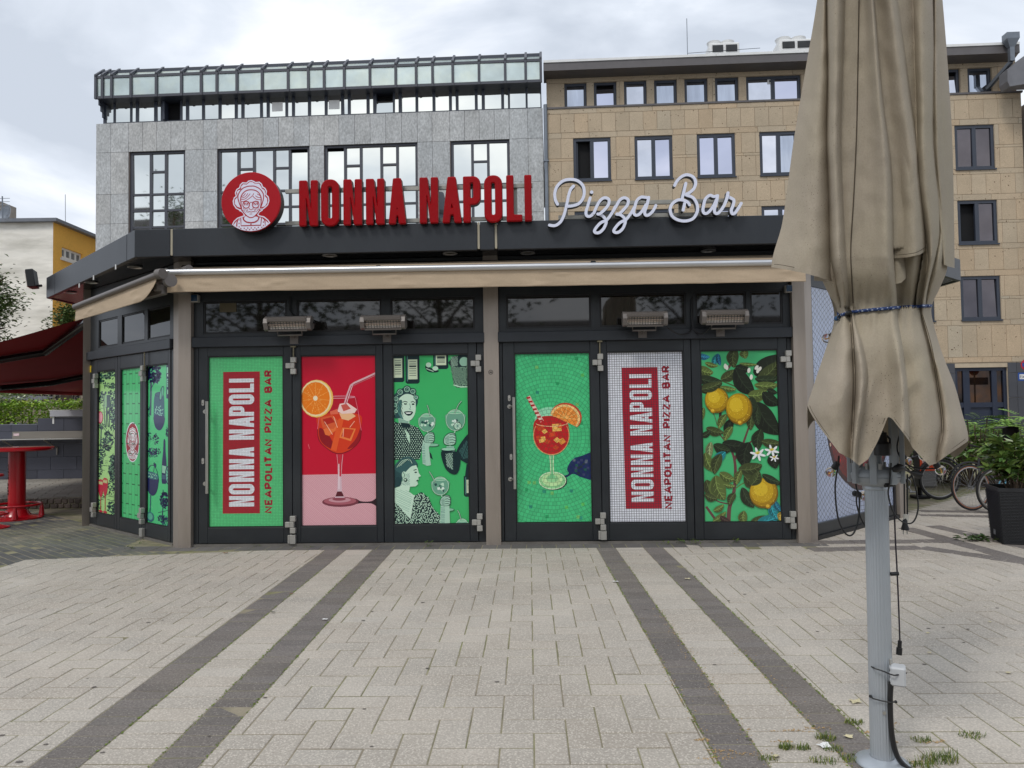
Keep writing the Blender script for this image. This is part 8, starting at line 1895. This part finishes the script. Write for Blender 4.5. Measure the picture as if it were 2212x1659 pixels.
for k in range(4):
    a = R(90 * k + 30); M_ = T((tb.x, tb.y, 0)) @ Matrix.Rotation(a, 4, 'Z'); b = MB(); b.tube([(.33, 0, .025), (.335, 0, .2)], [.045, .02], 8); b.obj('ring_support', m_red, t, M_, smooth=50)
b = MB(); tot = 1.0; M_ = T((tb.x, tb.y, 0)) @ Matrix.Rotation(R(-42), 4, 'Z')
xx = .0
for ch in 'ZERO SUGAR':
    for st_ in STROKES[ch]:
        for p, q in zip(st_[:-1], st_[1:]):
            f = lambda w: ((.1215) * math.sin((-w[1] * .05 + .02) / .12), -.1215 * math.cos((-w[1] * .05 + .02) / .12), .38 + xx + w[0] * .05)
            b.tube([f(p), f(q)], .0045, 4)
    xx += (advance(ch) + .3) * .05 if ch != ' ' else .05
b.obj('column_lettering', m_blk, t, M_, kind='stuff')
b = MB(); b.lathe([(.001, .002), (.03, .002), (.03, 0)], 14, (tb.x + .1, tb.y - .15, zt_ + .0075)); b.obj('cable_cap', m_blk, t)
sb_ = G(-20, 1141); t = thing('bar_stool', 'red round footed bar stool at the left edge of the picture', 'stool', (sb_.x, sb_.y, 0))
b = MB(); b.lathe([(.235, 0), (.235, .012), (.16, .03), (.07, .06), (.055, .1), (.05, .74)], 32, (sb_.x, sb_.y, 0)); b.obj('pedestal', m_red, t, smooth=40)
b = MB(); ring_foot(b, (sb_.x, sb_.y), .21, .2, .016)
for k in range(3): a = R(120 * k); b.tube([(sb_.x, sb_.y, .2), (sb_.x + .21 * math.cos(a), sb_.y + .21 * math.sin(a), .2)], .01, 6)
b.obj('foot_ring', m_red, t, smooth=60); b = MB(); b.lathe([(.001, .74), (.15, .74), (.16, .755), (.15, .775), (.001, .775)], 32, (sb_.x, sb_.y, 0)); b.obj('seat', m_red, t, smooth=40)

tree(atY(-66, 600, 21).x, 21, 6.0, 1.2, 9000, 'leafy green tree reaching in at the left picture edge', 21, (82, 102, 52), .13, cz=4.75, sq=1.0, clumps=90, spread=.16)
tree(atY(142, 690, 23.2).x, 23.2, 5.2, .5, 1300, 'small leafy tree showing between red awning and orange wall', 22, (84, 104, 52), .12, cz=4.65)

# ---------------------------------------------------------------- right side: planter, bicycles, bushes, bin, signs
m_rattan = mat('rattan_black', lin((34, 35, 38)), .55, col=None, var=.1, vs=6)
def weave(m):
    nt = m.node_tree; b = nt.nodes['Principled BSDF'] if 'Principled BSDF' in nt.nodes else [n for n in nt.nodes if n.type == 'BSDF_PRINCIPLED'][0]
    tc = nt.nodes.new('ShaderNodeTexCoord'); mp = nt.nodes.new('ShaderNodeMapping'); mp.inputs['Scale'].default_value = (1, 1, 1); wv = nt.nodes.new('ShaderNodeTexBrick'); wv.inputs['Scale'].default_value = 16; wv.inputs['Mortar Size'].default_value = .03; wv.inputs['Mortar Smooth'].default_value = 1
    nt.links.new(tc.outputs['UV'], wv.inputs['Vector']); bp = nt.nodes.new('ShaderNodeBump'); bp.inputs['Strength'].default_value = .6; bp.inputs['Distance'].default_value = .01; nt.links.new(wv.outputs['Fac'], bp.inputs['Height']); bp.invert = True; nt.links.new(bp.outputs[0], b.inputs['Normal'])
pc_ = G(2168, 1176.5); pt = thing('rattan_planter', 'tall black woven planter with a leafy shrub at the right edge', 'planter', (pc_.x + .15, pc_.y + .2, 0))
pr_ = R(-18)
def pcorner(i, k, z): a, c_ = ((0, 0), (1, 0), (1, 1), (0, 1))[i]; s_ = .44; dx, dy = (a - .0) * s_, (c_ - .0) * s_; e_ = (k - 1) * .5 * s_; dx += (a - .5) * 2 * e_; dy += (c_ - .5) * 2 * e_; return Vector((pc_.x + dx * math.cos(pr_) - dy * math.sin(pr_), pc_.y + dx * math.sin(pr_) + dy * math.cos(pr_), z))
b = MB(); lv_ = [(1, .0), (1.16, .60), (1.2, .60), (1.2, .64), (1.12, .64), (1.1, .56)]
vs = [pcorner(i, k, z) for k, z in lv_ for i in range(4)]; fs = [(4 * j + i, 4 * j + (i + 1) % 4, 4 * (j + 1) + (i + 1) % 4, 4 * (j + 1) + i) for j in range(5) for i in range(4)]
b.add(vs, fs); b.add([pcorner(i, 1.1, .56) for i in range(4)], [(0, 1, 2, 3)]); po = b.obj('pot', m_rattan, pt)
# woven relief: real horizontal strands
b = MB(); NR, NS = 34, 16
for f_ in (3, 0):
    for r_ in range(NR):
        z = .02 + r_ * .0168; k = 1 + .16 * z / .60; A0, A1_ = pcorner(f_, k, z), pcorner((f_ + 1) % 4, k, z); nrm = (A1_ - A0).cross(Vector((0, 0, 1))).normalized()
        P_ = []
        for s_ in range(NS * 2 + 1): t = s_ / (NS * 2); P_.append(A0.lerp(A1_, t) + nrm * (.003 + (.004 if (s_ // 1 + r_) % 2 else -.001)))
        b.tube(P_, .0075, 4)
b.obj('woven_strands', m_rattan, pt, kind='stuff')
b = MB(); f0 = pcorner(3, 1.02, .075).lerp(pcorner(0, 1.02, .075), .35); f1 = pcorner(3, 1.02, .075).lerp(pcorner(0, 1.02, .075), .52); nrm = (f1 - f0).cross(Vector((0, 0, 1))).normalized() * .014
b.add([f0 + nrm, f1 + nrm, f1 + nrm + Vector((0, 0, .06)), f0 + nrm + Vector((0, 0, .06))], [(0, 1, 2, 3)]); b.obj('maker_plate', m_zinc, pt)
b = MB(); b.add([pcorner(i, 1.09, .585) for i in range(4)], [(0, 1, 2, 3)]); b.obj('soil', m_bed, pt)
rng = random.Random(31); cen = pcorner(0, 1, 0).lerp(pcorner(2, 1, 0), .5); sb = MB(); lb = MB()
for k in range(34):
    a = rng.uniform(0, 6.28); ln = rng.uniform(.3, .78); lean = rng.uniform(.3, .85); s0 = Vector((cen.x + rng.uniform(-.12, .12), cen.y + rng.uniform(-.12, .12), .58))
    e_ = s0 + Vector((math.cos(a) * lean * ln, math.sin(a) * lean * ln, ln * (1 - lean * .55))); mid = s0.lerp(e_, .5) + Vector((0, 0, .1)); C = catmull([s0, mid, e_], 5); sb.tube(C, [.008 * (1 - .06 * i) for i in range(len(C))], 5)
    for i in range(3, len(C)):
        for q in range(3): leaves(lb, [C[i]], .135, rng, .35, .42, ((.6, 1.35), .1))
    for q in range(6): leaves(lb, [C[-1]], .15, rng, .2, .4, ((.8, 1.5), .1))
sb.obj('branches', m_bark, pt); lb.obj('foliage', leaf_mat('planter_leaf', (92, 116, 58), .32), pt)

# bushes behind the bicycles: drooping feathered leaves
def feather_bush(c, rx, ry, h, n, seed, label):
    rng = random.Random(seed); t = thing('feathery_bush', label, 'bush', c, 'feathery green bushes'); lb = MB(); sb = MB()
    for k in range(n):
        a = rng.uniform(0, 6.28); r = math.sqrt(rng.random()); p = Vector((c[0] + rx * r * math.cos(a), c[1] + ry * r * math.sin(a), h * (1 - .35 * r) * rng.uniform(.35, 1))); d = Vector((math.cos(a + rng.uniform(-1, 1)), math.sin(a + rng.uniform(-1, 1)), rng.uniform(-.1, .5))).normalized()
        L = rng.uniform(.3, .5); w_ = d.cross(Vector((0, 0, 1))).normalized(); t_ = rng.uniform(.6, 1.4); cc = (t_ * rng.uniform(.9, 1.1), t_, t_ * .9)
        for i in range(7):
            q = p + d * L * i / 7 - Vector((0, 0, .09 * (i / 7) ** 2))
            for s_ in (-1, 1): tip = q + (w_ * s_ * .8 + d * .45) * .105 - Vector((0, 0, .02)); lb.add([q, q + (tip - q) * .5 + d * .02, tip, q + (tip - q) * .5 - d * .018], [(0, 1, 2, 3)], 0, cc)
        if k % 6 == 0: sb.tube([(c[0] + rx * r * .3 * math.cos(a), c[1] + ry * r * .3 * math.sin(a), 0), p], .012, 5)
    lb.obj('foliage', leaf_mat('feather_leaf', (104, 136, 56), .45), t); sb.obj('stems', m_bark, t); return t
feather_bush((atY(2105, 950, 14.4).x, 14.4, 0), 1.1, .8, 1.55, 420, 51, 'feathery green bush directly behind the parked bicycles'); feather_bush((atY(2215, 950, 15).x, 15.0, 0), 1.2, .8, 1.62, 380, 52, 'feathery green bush at the right edge behind the child seat')
feather_bush((atY(2030, 950, 15.2).x, 15.2, 0), .9, .8, 1.35, 260, 53, 'feathery green bush half hidden by the parasol cloth')

# bicycles
m_tyre = mat('tyre_black', lin((30, 30, 32)), .75); m_tan = mat('tyre_wall_tan', lin((150, 98, 70)), .7); m_rim = mat('rim_silver', lin((170, 170, 172)), .3, metal=.8, var=.05); m_grey_t = mat('tyre_wall_grey', lin((116, 112, 104)), .7)
def bicycle(x, y, rz, label, frame, wall, seat=False, lean=4):
    t = thing('bicycle', label, 'bicycle', (x, y, 0), None); M_ = T((x, y, 0)) @ Matrix.Rotation(rz, 4, 'Z') @ Matrix.Rotation(R(lean), 4, 'X'); r = .345
    m_f = mat('frame_%s' % frame[0], lin(frame[1]), .35, var=.04)
    for wx_, nm in ((0, 0), (1.05, 1)):
        Wm = M_ @ T((wx_, 0, r)); circ = lambda rr: [(rr * math.cos(2 * math.pi * k / 48), 0, rr * math.sin(2 * math.pi * k / 48)) for k in range(48)]
        b = MB(); b.tube(circ(r - .018), .0175, 8, closed=True); wh_ = b.obj('wheel', m_tyre, t, Wm, smooth=60)
        b = MB(); b.tube(circ(r - .034), .0145, 6, closed=True); b.obj('tyre_wall', wall, wh_, Wm, smooth=60)
        b = MB(); b.tube(circ(r - .05), .010, 6, closed=True); b.tube([(0, -.04, 0), (0, .04, 0)], .018, 8); b.obj('rim', m_rim, wh_, Wm, smooth=60)
        b = MB()
        for k in range(28): a = 2 * math.pi * k / 28; o_ = .3 * (1 if k % 2 else -1); b.tube([(.018 * math.cos(a + o_ * 4), .022 * (1 if k % 4 < 2 else -1), .018 * math.sin(a + o_ * 4)), ((r - .05) * math.cos(a), 0, (r - .05) * math.sin(a))], .0013, 4)
        b.obj('spokes', m_rim, wh_, Wm)
        b = MB(); A_ = [((r + .03) * math.cos(R(a)), 0, (r + .03) * math.sin(R(a))) for a in (range(40, 190, 8) if nm == 0 else range(20, 150, 8))]
        b.tube(A_, .016, 5); b.obj('mudguard', m_blk, t, Wm, smooth=60)
    bb_, st_, sd_, hd, ft = (.46, 0, .29), (.36, 0, .66), (.32, 0, .86), (.86, 0, .78), (1.05, 0, r)
    b = MB(); b.tube([bb_, st_], .017, 10); b.tube([st_, hd], .015, 10); b.tube([bb_, (.89, 0, .68)], .019, 10); b.tube([hd, (.91, 0, .62)], .02, 10)
    for s_ in (-1, 1): b.tube([(0, .05 * s_, r), (.44, .03 * s_, .29)], .010, 8); b.tube([(0, .05 * s_, r), (.36, .02 * s_, .64)], .009, 8)
    b.obj('frame', m_f, t, M_, smooth=50)
    b = MB()
    for s_ in (-1, 1): b.tube(catmull([(.91, .03 * s_, .62), (.94, .05 * s_, .55), (1.05, .05 * s_, r)], 4), .011, 8)
    b.obj('fork', m_f, t, M_, smooth=50)
    b = MB(); b.tube([hd, (.83, 0, .92)], .013, 8); b.tube(catmull([(.72, -.3, .96), (.80, -.2, .98), (.86, 0, .94), (.80, .2, .98), (.72, .3, .96)], 5), .0115, 8)
    for s_ in (-1, 1): b.tube([(.62, .31 * s_, .955), (.74, .3 * s_, .962)], .016, 8)
    b.obj('handlebar', m_blk, t, M_, smooth=50)
    b = MB(); b.tube([st_, sd_], .0125, 8); b.obj('seat_post', m_rim, t, M_)
    bm = bmesh.new(); bmesh.ops.create_uvsphere(bm, u_segments=16, v_segments=8, radius=1)
    for v in bm.verts: k = (v.co.x + 1) / 2; v.co = Vector((.30 + v.co.x * .14, v.co.y * (.085 - .055 * k), .885 + v.co.z * .03 + (.02 if v.co.x < -.5 else 0)))
    b = MB(); b.bm(bm); bm.free(); b.obj('saddle', m_blk, t, M_, smooth=60)
    b = MB(); ring_ = [(.46 + .09 * math.cos(2 * math.pi * k / 24), -.05, .29 + .09 * math.sin(2 * math.pi * k / 24)) for k in range(24)]; b.tube(ring_, .006, 5, closed=True); b.tube([(.46, -.07, .29), (.55, -.075, .16)], .009, 6); b.tube([(.46, .07, .29), (.37, .075, .42)], .009, 6); b.cbox(.50, .60, -.13, -.08, .145, .17, .004); b.cbox(.32, .42, .08, .13, .41, .435, .004); b.tube([(.46, -.05, .38), (.0, -.05, r + .04)], .004, 4); b.tube([(.46, -.05, .2), (0, -.05, r - .04)], .004, 4)
    b.obj('crank', m_rim, t, M_, smooth=50)
    b = MB(); b.tube([(-.3, -.06, .74), (.3, -.05, .74)], .006, 6); b.tube([(-.3, .06, .74), (.3, .05, .74)], .006, 6); b.tube([(-.3, -.06, .74), (-.3, .06, .74)], .006, 6)
    for s_ in (-1, 1): b.tube([(-.22, .06 * s_, .74), (0, .06 * s_, r)], .005, 5)
    b.obj('carrier', m_blk, t, M_, smooth=50)
    b = MB(); b.cbox(-.345, -.31, -.03, .03, .72, .76, .006); b.obj('rear_lamp', mat('reflector_amber', lin((200, 70, 20)), .2), t, M_)
    if seat:
        b = MB(); n = 18; prof = [(-.02, .80, .13), (-.12, .84, .15), (-.2, .98, .16), (-.24, 1.16, .165), (-.24, 1.30, .15), (-.16, 1.40, .14), (-.02, 1.415, .12), (.06, 1.39, .1)]
        vs = []
        for xx, zz, hw in prof:
            for k in range(9): a = -1 + 2 * k / 8; vs.append((xx + .40 + .11 * a * a * (1 if zz < 1.36 else .2), hw * a, zz - .17))
        fs = [(j * 9 + k, j * 9 + k + 1, (j + 1) * 9 + k + 1, (j + 1) * 9 + k) for j in range(len(prof) - 1) for k in range(8)]
        b.add(vs, fs); b.add([(x_ - .012, y_, z_ - .006) for x_, y_, z_ in vs], [f_[::-1] for f_ in fs]); b.cbox(.28, .56, -.12, .12, .60, .64, .02); cs_ = b.obj('child_seat', m_blk, t, M_, smooth=60)
        b = MB(); b.tube(catmull([(.26, -.12, 1.03), (.38, -.1, .93), (.44, -.06, .69)], 4), .012, 5); b.tube(catmull([(.26, .12, 1.03), (.38, .1, .93), (.44, .06, .69)], 4), .012, 5); b.tube([(.4, -.16, .81), (.54, -.16, .81)], .016, 6); b.tube([(.4, .16, .81), (.54, .16, .81)], .016, 6); b.obj('harness', m_red, cs_, M_)
    return t
w1 = G(2102, 1103); w2 = G(2125, 1107); w3 = G(2050, 1085)
bicycle(w1.x + 1.03, w1.y + .2, R(191), 'black bicycle with tan walled tyres and a black child seat beside the planter', ('black', (32, 32, 36)), m_tan, True)
bicycle(w2.x + 1.2, w2.y - .05, R(183), 'bicycle with grey tyres and a light blue frame right behind the planter', ('blue', (90, 150, 176)), m_grey_t, False, -3)
bicycle(w3.x - 1.02, w3.y + .35, R(-2), 'dark bicycle with its saddle under the parasol cloth beside the grey bin', ('dark', (40, 40, 44)), m_tyre, False)

bn = G(2006, 1080); bn = Vector((bn.x, 12.4, 0)); bn.x = atY(2008, 1000, 12.4).x
t = thing('litter_bin', 'grey litter bin with an orange sticker behind the parasol hub', 'bin', (bn.x, bn.y, 0)); q = lambda u, v: atY(u, v, 12.4)
x0, x1 = q(1989, 1000).x, q(2024, 1000).x; z0, z1 = q(2008, 1054).z, q(2008, 972).z
b = MB(); b.cbox(x0, x1, 12.4, 12.4 + .25, z0, z1, .03); b.obj('bin_body', mat('bin_grey', lin((104, 104, 104)), .55, var=.08), t)
b = MB(); b.tube([((x0 + x1) / 2, 12.7, 0), ((x0 + x1) / 2, 12.7, z1)], .04, 8); b.cbox((x0 + x1) / 2 - .12, (x0 + x1) / 2 + .12, 12.58, 12.82, 0, .05, .01); b.obj('post', m_blk, t)
b = MB(); sx0, sx1, sz0, sz1 = x0 - .02, q(2019, 1000).x, q(2000, 1017).z, q(2000, 987).z; b.cbox(sx0, sx1, 12.39, 12.399, sz0, sz1, .002); sk = b.obj('sticker', mat('sticker_orange', lin((222, 78, 30)), .5), t)
b = MB(); h_ = (sz1 - sz0); text_boxes(b, 'Ich b', sx0 + .05, sz1 - h_ * .42, h_ * .3, 12.3885, .001, h_ * .05); text_boxes(b, 'hier', sx0 + .05, sz1 - h_ * .85, h_ * .26, 12.3885, .001, h_ * .045); b.obj('sticker_lettering', m_white, sk)

SGY = 25.6; q = lambda u, v: atY(u, v, SGY)
t = thing('traffic_sign_post', 'post with a round no stopping sign above a blue one way sign', 'traffic sign', (q(2216, 880).x, SGY, 0))
b = MB(); b.tube([(q(2216, 880).x, SGY + .06, 0), (q(2216, 780).x, SGY + .06, q(2216, 776).z)], .03, 8); b.obj('post', m_zinc, t)
c_ = q(2217, 788); rr_ = .19
def disc_(r, y, m, nm, par_): b = MB(); b.lathe([(.0001, 0), (r, 0), (r, -.004)], 28, M=T((c_.x, y, c_.z)) @ Matrix.Rotation(R(90), 4, 'X')); return b.obj(nm, m, par_)
m_sigb = mat('sign_blue', lin((22, 72, 150)), .4); m_sigr = mat('sign_red', lin((190, 24, 36)), .4)
d0 = disc_(rr_, SGY, m_sigr, 'round_plate', t); disc_(rr_ * .78, SGY - .006, m_sigb, 'blue_field', d0)
for a in (45, -45): b = MB(); b.box(-rr_ * .78, rr_ * .78, -.003, 0, -.022, .022); b.obj('cross_bar', m_sigr, d0, T((c_.x, SGY - .010 - (.002 if a > 0 else 0), c_.z)) @ Matrix.Rotation(R(a), 4, 'Y'))
a0_, a1_ = q(2198.5, 805), q(2250, 822); b = MB(); b.cbox(a0_.x, a1_.x, SGY - .01, SGY, a1_.z, a0_.z, .004); bp_ = b.obj('blue_plate', m_sigb, t)
b = MB(); hh = a0_.z - a1_.z; b.box(a0_.x + .05, a1_.x - .05, SGY - .014, SGY - .011, a1_.z + hh * .2, a0_.z - hh * .2); b.obj('white_arrow_field', m_white, bp_)
b = MB(); text_boxes(b, 'Einbahnstraße', a0_.x + .08, a1_.z + hh * .34, hh * .34, SGY - .0165, .001, hh * .05); b.obj('sign_lettering', m_blk, bp_)

# ---------------------------------------------------------------- small litter and weeds
rng = random.Random(77)
m_weed = leaf_mat('weed_leaf', (88, 108, 48), .7); m_dry = mat('dry_leaf', lin((196, 186, 150)), .8, var=.2, vs=40); m_brown = mat('brown_leaf', lin((120, 84, 52)), .8, var=.3, vs=40); m_gleaf = mat('green_leaf_litter', lin((52, 78, 34)), .6, var=.3, vs=30)
def tuft(name, label, u, v, r, n, h, dry=.3):
    c_ = G(u, v); b = MB()
    for _ in range(n):
        a = rng.uniform(0, 6.28); d = r * math.sqrt(rng.random()); p = Vector((c_.x + d * math.cos(a), c_.y + d * math.sin(a) * .6, 0)); a2 = rng.uniform(0, 6.28); L = h * rng.uniform(.4, 1.2); e_ = p + Vector((math.cos(a2) * L * .6, math.sin(a2) * L * .6, L)); w_ = Vector((-math.sin(a2), math.cos(a2), 0)) * .0016; m_ = p.lerp(e_, .55) + Vector((0, 0, L * .16))
        t_ = rng.uniform(.6, 1.4); c0 = (t_, t_, t_) if rng.random() > dry else (2.2 * t_, 1.5 * t_, 1.4 * t_); b.add([p - w_, p + w_, m_ + w_ * .7, m_ - w_ * .7, e_], [(0, 1, 2, 3), (3, 2, 4)], 0, c0)
    return tag(b.obj(name, m_weed), None, None, None, 'stuff')
for u, v, r, n, h in ((2030, 1642, .09, 200, .04), (1990, 1655, .06, 90, .03), (1700, 1617, .04, 120, .028), (1735, 1618, .04, 90, .022), (1783, 1596, .05, 120, .028), (1800, 1620, .05, 80, .022), (1845, 1562, .05, 120, .02), (1848, 1640, .07, 160, .02), (1780, 1645, .07, 110, .02), (1660, 1640, .05, 80, .015), (2100, 1590, .07, 120, .018), (1990, 1600, .05, 80, .02)): tuft('grass', '', u, v, r, n, h)
for u, v, h, n in ((1541, 1168, .13, 26), (1470, 1174, .06, 30), (1500, 1175, .05, 26), (1590, 1173, .05, 22), (1435, 1176, .04, 16), (925, 1180, .06, 18), (990, 1176, .03, 10), (548, 1182, .03, 8), (305, 1173, .05, 14), (283, 1185, .03, 12), (660, 1183, .02, 8)):
    c_ = G(u, v); b = MB(); 
    for k in range(n): z = h * rng.random(); leaves(b, [Vector((c_.x + rng.gauss(0, .035 if h < .1 else .015), c_.y + rng.gauss(0, .02), z))], .03, rng, .3, .4, ((.7, 1.4), .12))
    if h > .1: b.tube([(c_.x, c_.y, 0), (c_.x + .01, c_.y, h)], .003, 4, 0, (.6, .7, .5))
    b.obj('weeds', m_weed, kind='stuff')
# moss and dry bloom lying in the joints
m_moss = mat('moss', lin((104, 120, 52)), .95, col='mul', var=.3, vs=30)
b = MB(); b2 = MB()
def crumbs(bb, p, q, n, sp, sz, z0=.001):
    for _ in range(n):
        c_ = p.lerp(q, rng.random()) + Vector((rng.gauss(0, sp), rng.gauss(0, sp), 0)); s_ = sz * rng.uniform(.4, 1.3); a = rng.uniform(0, 6.28); t_ = rng.uniform(.7, 1.3)
        vs = [(c_.x + s_ * math.cos(a + k * 2.1) * rng.uniform(.6, 1.3), c_.y + s_ * math.sin(a + k * 2.1) * rng.uniform(.6, 1.3), z0) for k in range(3)] + [(c_.x, c_.y, z0 + s_ * .5)]
        bb.add(vs, [(0, 1, 3), (1, 2, 3), (2, 0, 3)], 0, (t_, t_, t_))
for la in (BANDS[0][1], BANDS[1][0], BANDS[1][1], BANDS[2][0], BANDS[2][1], BANDS[3][0], BANDS[3][1]):
    crumbs(b, la[0], la[0].lerp(la[1], .8), 260, .006, .007)
crumbs(b2, BANDS[2][1][0], BANDS[2][1][0].lerp(BANDS[2][1][1], .5), 260, .022, .005); crumbs(b2, BANDS[2][0][0], BANDS[2][0][0].lerp(BANDS[2][0][1], .45), 140, .02, .005); crumbs(b2, BANDS[3][0][0], BANDS[3][0][0].lerp(BANDS[3][0][1], .3), 160, .03, .005)
for _ in range(14): p = G(rng.uniform(1480, 2000), rng.uniform(1560, 1655)); crumbs(b2, p, p + Vector((rng.uniform(.05, .2), 0, 0)), 40, .008, .005)
b.obj('moss', m_moss, kind='stuff'); b2.obj('dry_blossom_litter', mat('dry_blossom', lin((168, 140, 98)), .95, col='mul', var=.2, vs=40), kind='stuff')
def fallen(u, v, s_, m_, label, rot=None):
    c_ = G(u, v); b = MB(); a = rot if rot is not None else rng.uniform(0, 6.28); n = 9; top = []
    for k in range(n): t_ = 2 * math.pi * k / n; rr = s_ * (1 if k % 2 else .62); top.append((c_.x + rr * math.cos(t_ + a) * 1.25, c_.y + rr * math.sin(t_ + a), .006 + .35 * s_ * rng.random()))
    b.add(top + [(c_.x, c_.y, .012)], [(k, (k + 1) % n, n) for k in range(n)]); tag(b.obj('fallen_leaf', m_), label, 'leaf', 'fallen leaves on the paving')
for q in ((1847, 1518, .034, m_dry, 'large pale fallen leaf on the pale paving left of the pole'), (1833, 1594, .022, m_dry, 'yellowish fallen leaf on the dark band near the pole foot'), (1780, 1614, .03, m_white, 'white crumpled scrap on the joint left of the pole foot'), (1676, 1636, .02, m_dry, 'pale narrow leaf on the bottom paving between the right bands'),
          (1886, 1382 - 9, .014, m_brown, 'small brown leaf right beside the pole at mid height'), (2005, 1369, .014, m_dry, 'small pale leaf on the paving right of the dangling cap'), (2138, 1345, .014, m_dry, 'small pale leaf far right on the sunlit paving'), (2178, 1455, .018, m_dry, 'yellow leaf on the paving at the right edge'),
          (1330, 1258, .03, m_white, 'white paper scrap on the third dark band'), (1485, 1252, .026, m_dry, 'pale leaf on the fourth dark band'), (488, 1196, .03, m_brown, 'tan leaf on the paving before the first door'), (702, 1340, .02, m_white, 'white scrap on the second dark band'), (590, 1324, .018, m_blk, 'small black clod between the two left bands'), (630, 1284, .018, m_brown, 'brown leaf on the paving left of the first band'),
          (2008, 1296 + 116, .014, m_dry, 'curled pale leaf right of the pole above the grey box')): fallen(*q)
b = MB()
for _ in range(70):
    x, y = rng.uniform(-3.4, 4.4), rng.uniform(2.7, 8.6); r_ = rng.uniform(.006, .013); a = rng.uniform(0, 6); n = 7
    b.add([(x + r_ * rng.uniform(.8, 1.25) * math.cos(6.283 * k / n + a) * 1.3, y + r_ * math.sin(6.283 * k / n + a), .0022) for k in range(n)] + [(x, y, .0042)], [(k, (k + 1) % n, n) for k in range(n)])
b.obj('gum_spots', mat('gum_grey', lin((98, 92, 86)), .9), kind='stuff')
c_ = G(2113, 1168); b = MB()
for _ in range(60): leaves(b, [Vector((c_.x + rng.gauss(0, .1), c_.y + rng.gauss(0, .05), rng.uniform(.005, .05)))], .09, rng, .6, .4)
tag(b.obj('fallen_twig', leaf_mat('twig_leaf', (58, 82, 38))), 'broken leafy twig lying on the dark band before the planter', 'twig')

# ---------------------------------------------------------------- the square behind the viewer (seen in the glass)
for k, (x, y, h, cr) in enumerate(((-11, -10, 9.0, 3.2), (-4.5, -13, 8.5, 3.0), (5.5, -12, 8.8, 3.1), (13, -10, 9.5, 3.3), (-31.5, -12.5, 23, 3.0), (-36, -13.5, 24.5, 3.0))):
    tree(x, y, h, cr, 1300, 'leafy street tree on the square behind the viewer', 60 + k, (66, 84, 42), .36)['group'] = 'street trees behind the viewer'
t = thing('corner_house', 'tall pale corner house with a dark roof behind the tallest street trees', 'house', (-42, -24, 0))
b = MB(); b.box(-56, -33, -34, -22, 0, 20); b.obj('wall', mat('square_house_wall', lin((170, 160, 146)), .85, var=.1), t)
b = MB(); b.add([(-57, -21.5, 19.9), (-32.5, -21.5, 19.9), (-32.5, -25, 25), (-57, -25, 25), (-57, -34.5, 19.9), (-32.5, -34.5, 19.9)], [(0, 3, 2, 1), (3, 4, 5, 2)]); b.obj('roof', mat('square_house_roof', lin((70, 66, 66)), .8), t)
t = thing('square_house', 'long pale house with dark roof across the square behind the viewer', 'house', (0, -34, 0))
b = MB(); b.box(-24, 40, -44, -34.1, 0, 6.5); b.obj('wall', mat('square_house_wall', lin((170, 160, 146)), .85, var=.1), t)
b = MB(); b.add([(-24, -33.6, 6.4), (41, -33.6, 6.4), (41, -39, 8.4), (-24, -39, 8.4), (-24, -45, 6.4), (41, -45, 6.4)], [(0, 3, 2, 1), (3, 4, 5, 2)]); b.obj('roof', mat('square_house_roof', lin((70, 66, 66)), .8), t)
for i in range(10, 24):
    for z in (1.2, 4.2): b = MB(); b.cbox(0, 1.3, -.08, .05, 0, 1.7, .02); b.obj('window', m_frame2, t, T((-66 + i * 4.3 + 1.3, -33.97, z)) @ Matrix.Rotation(R(180), 4, 'Z'))
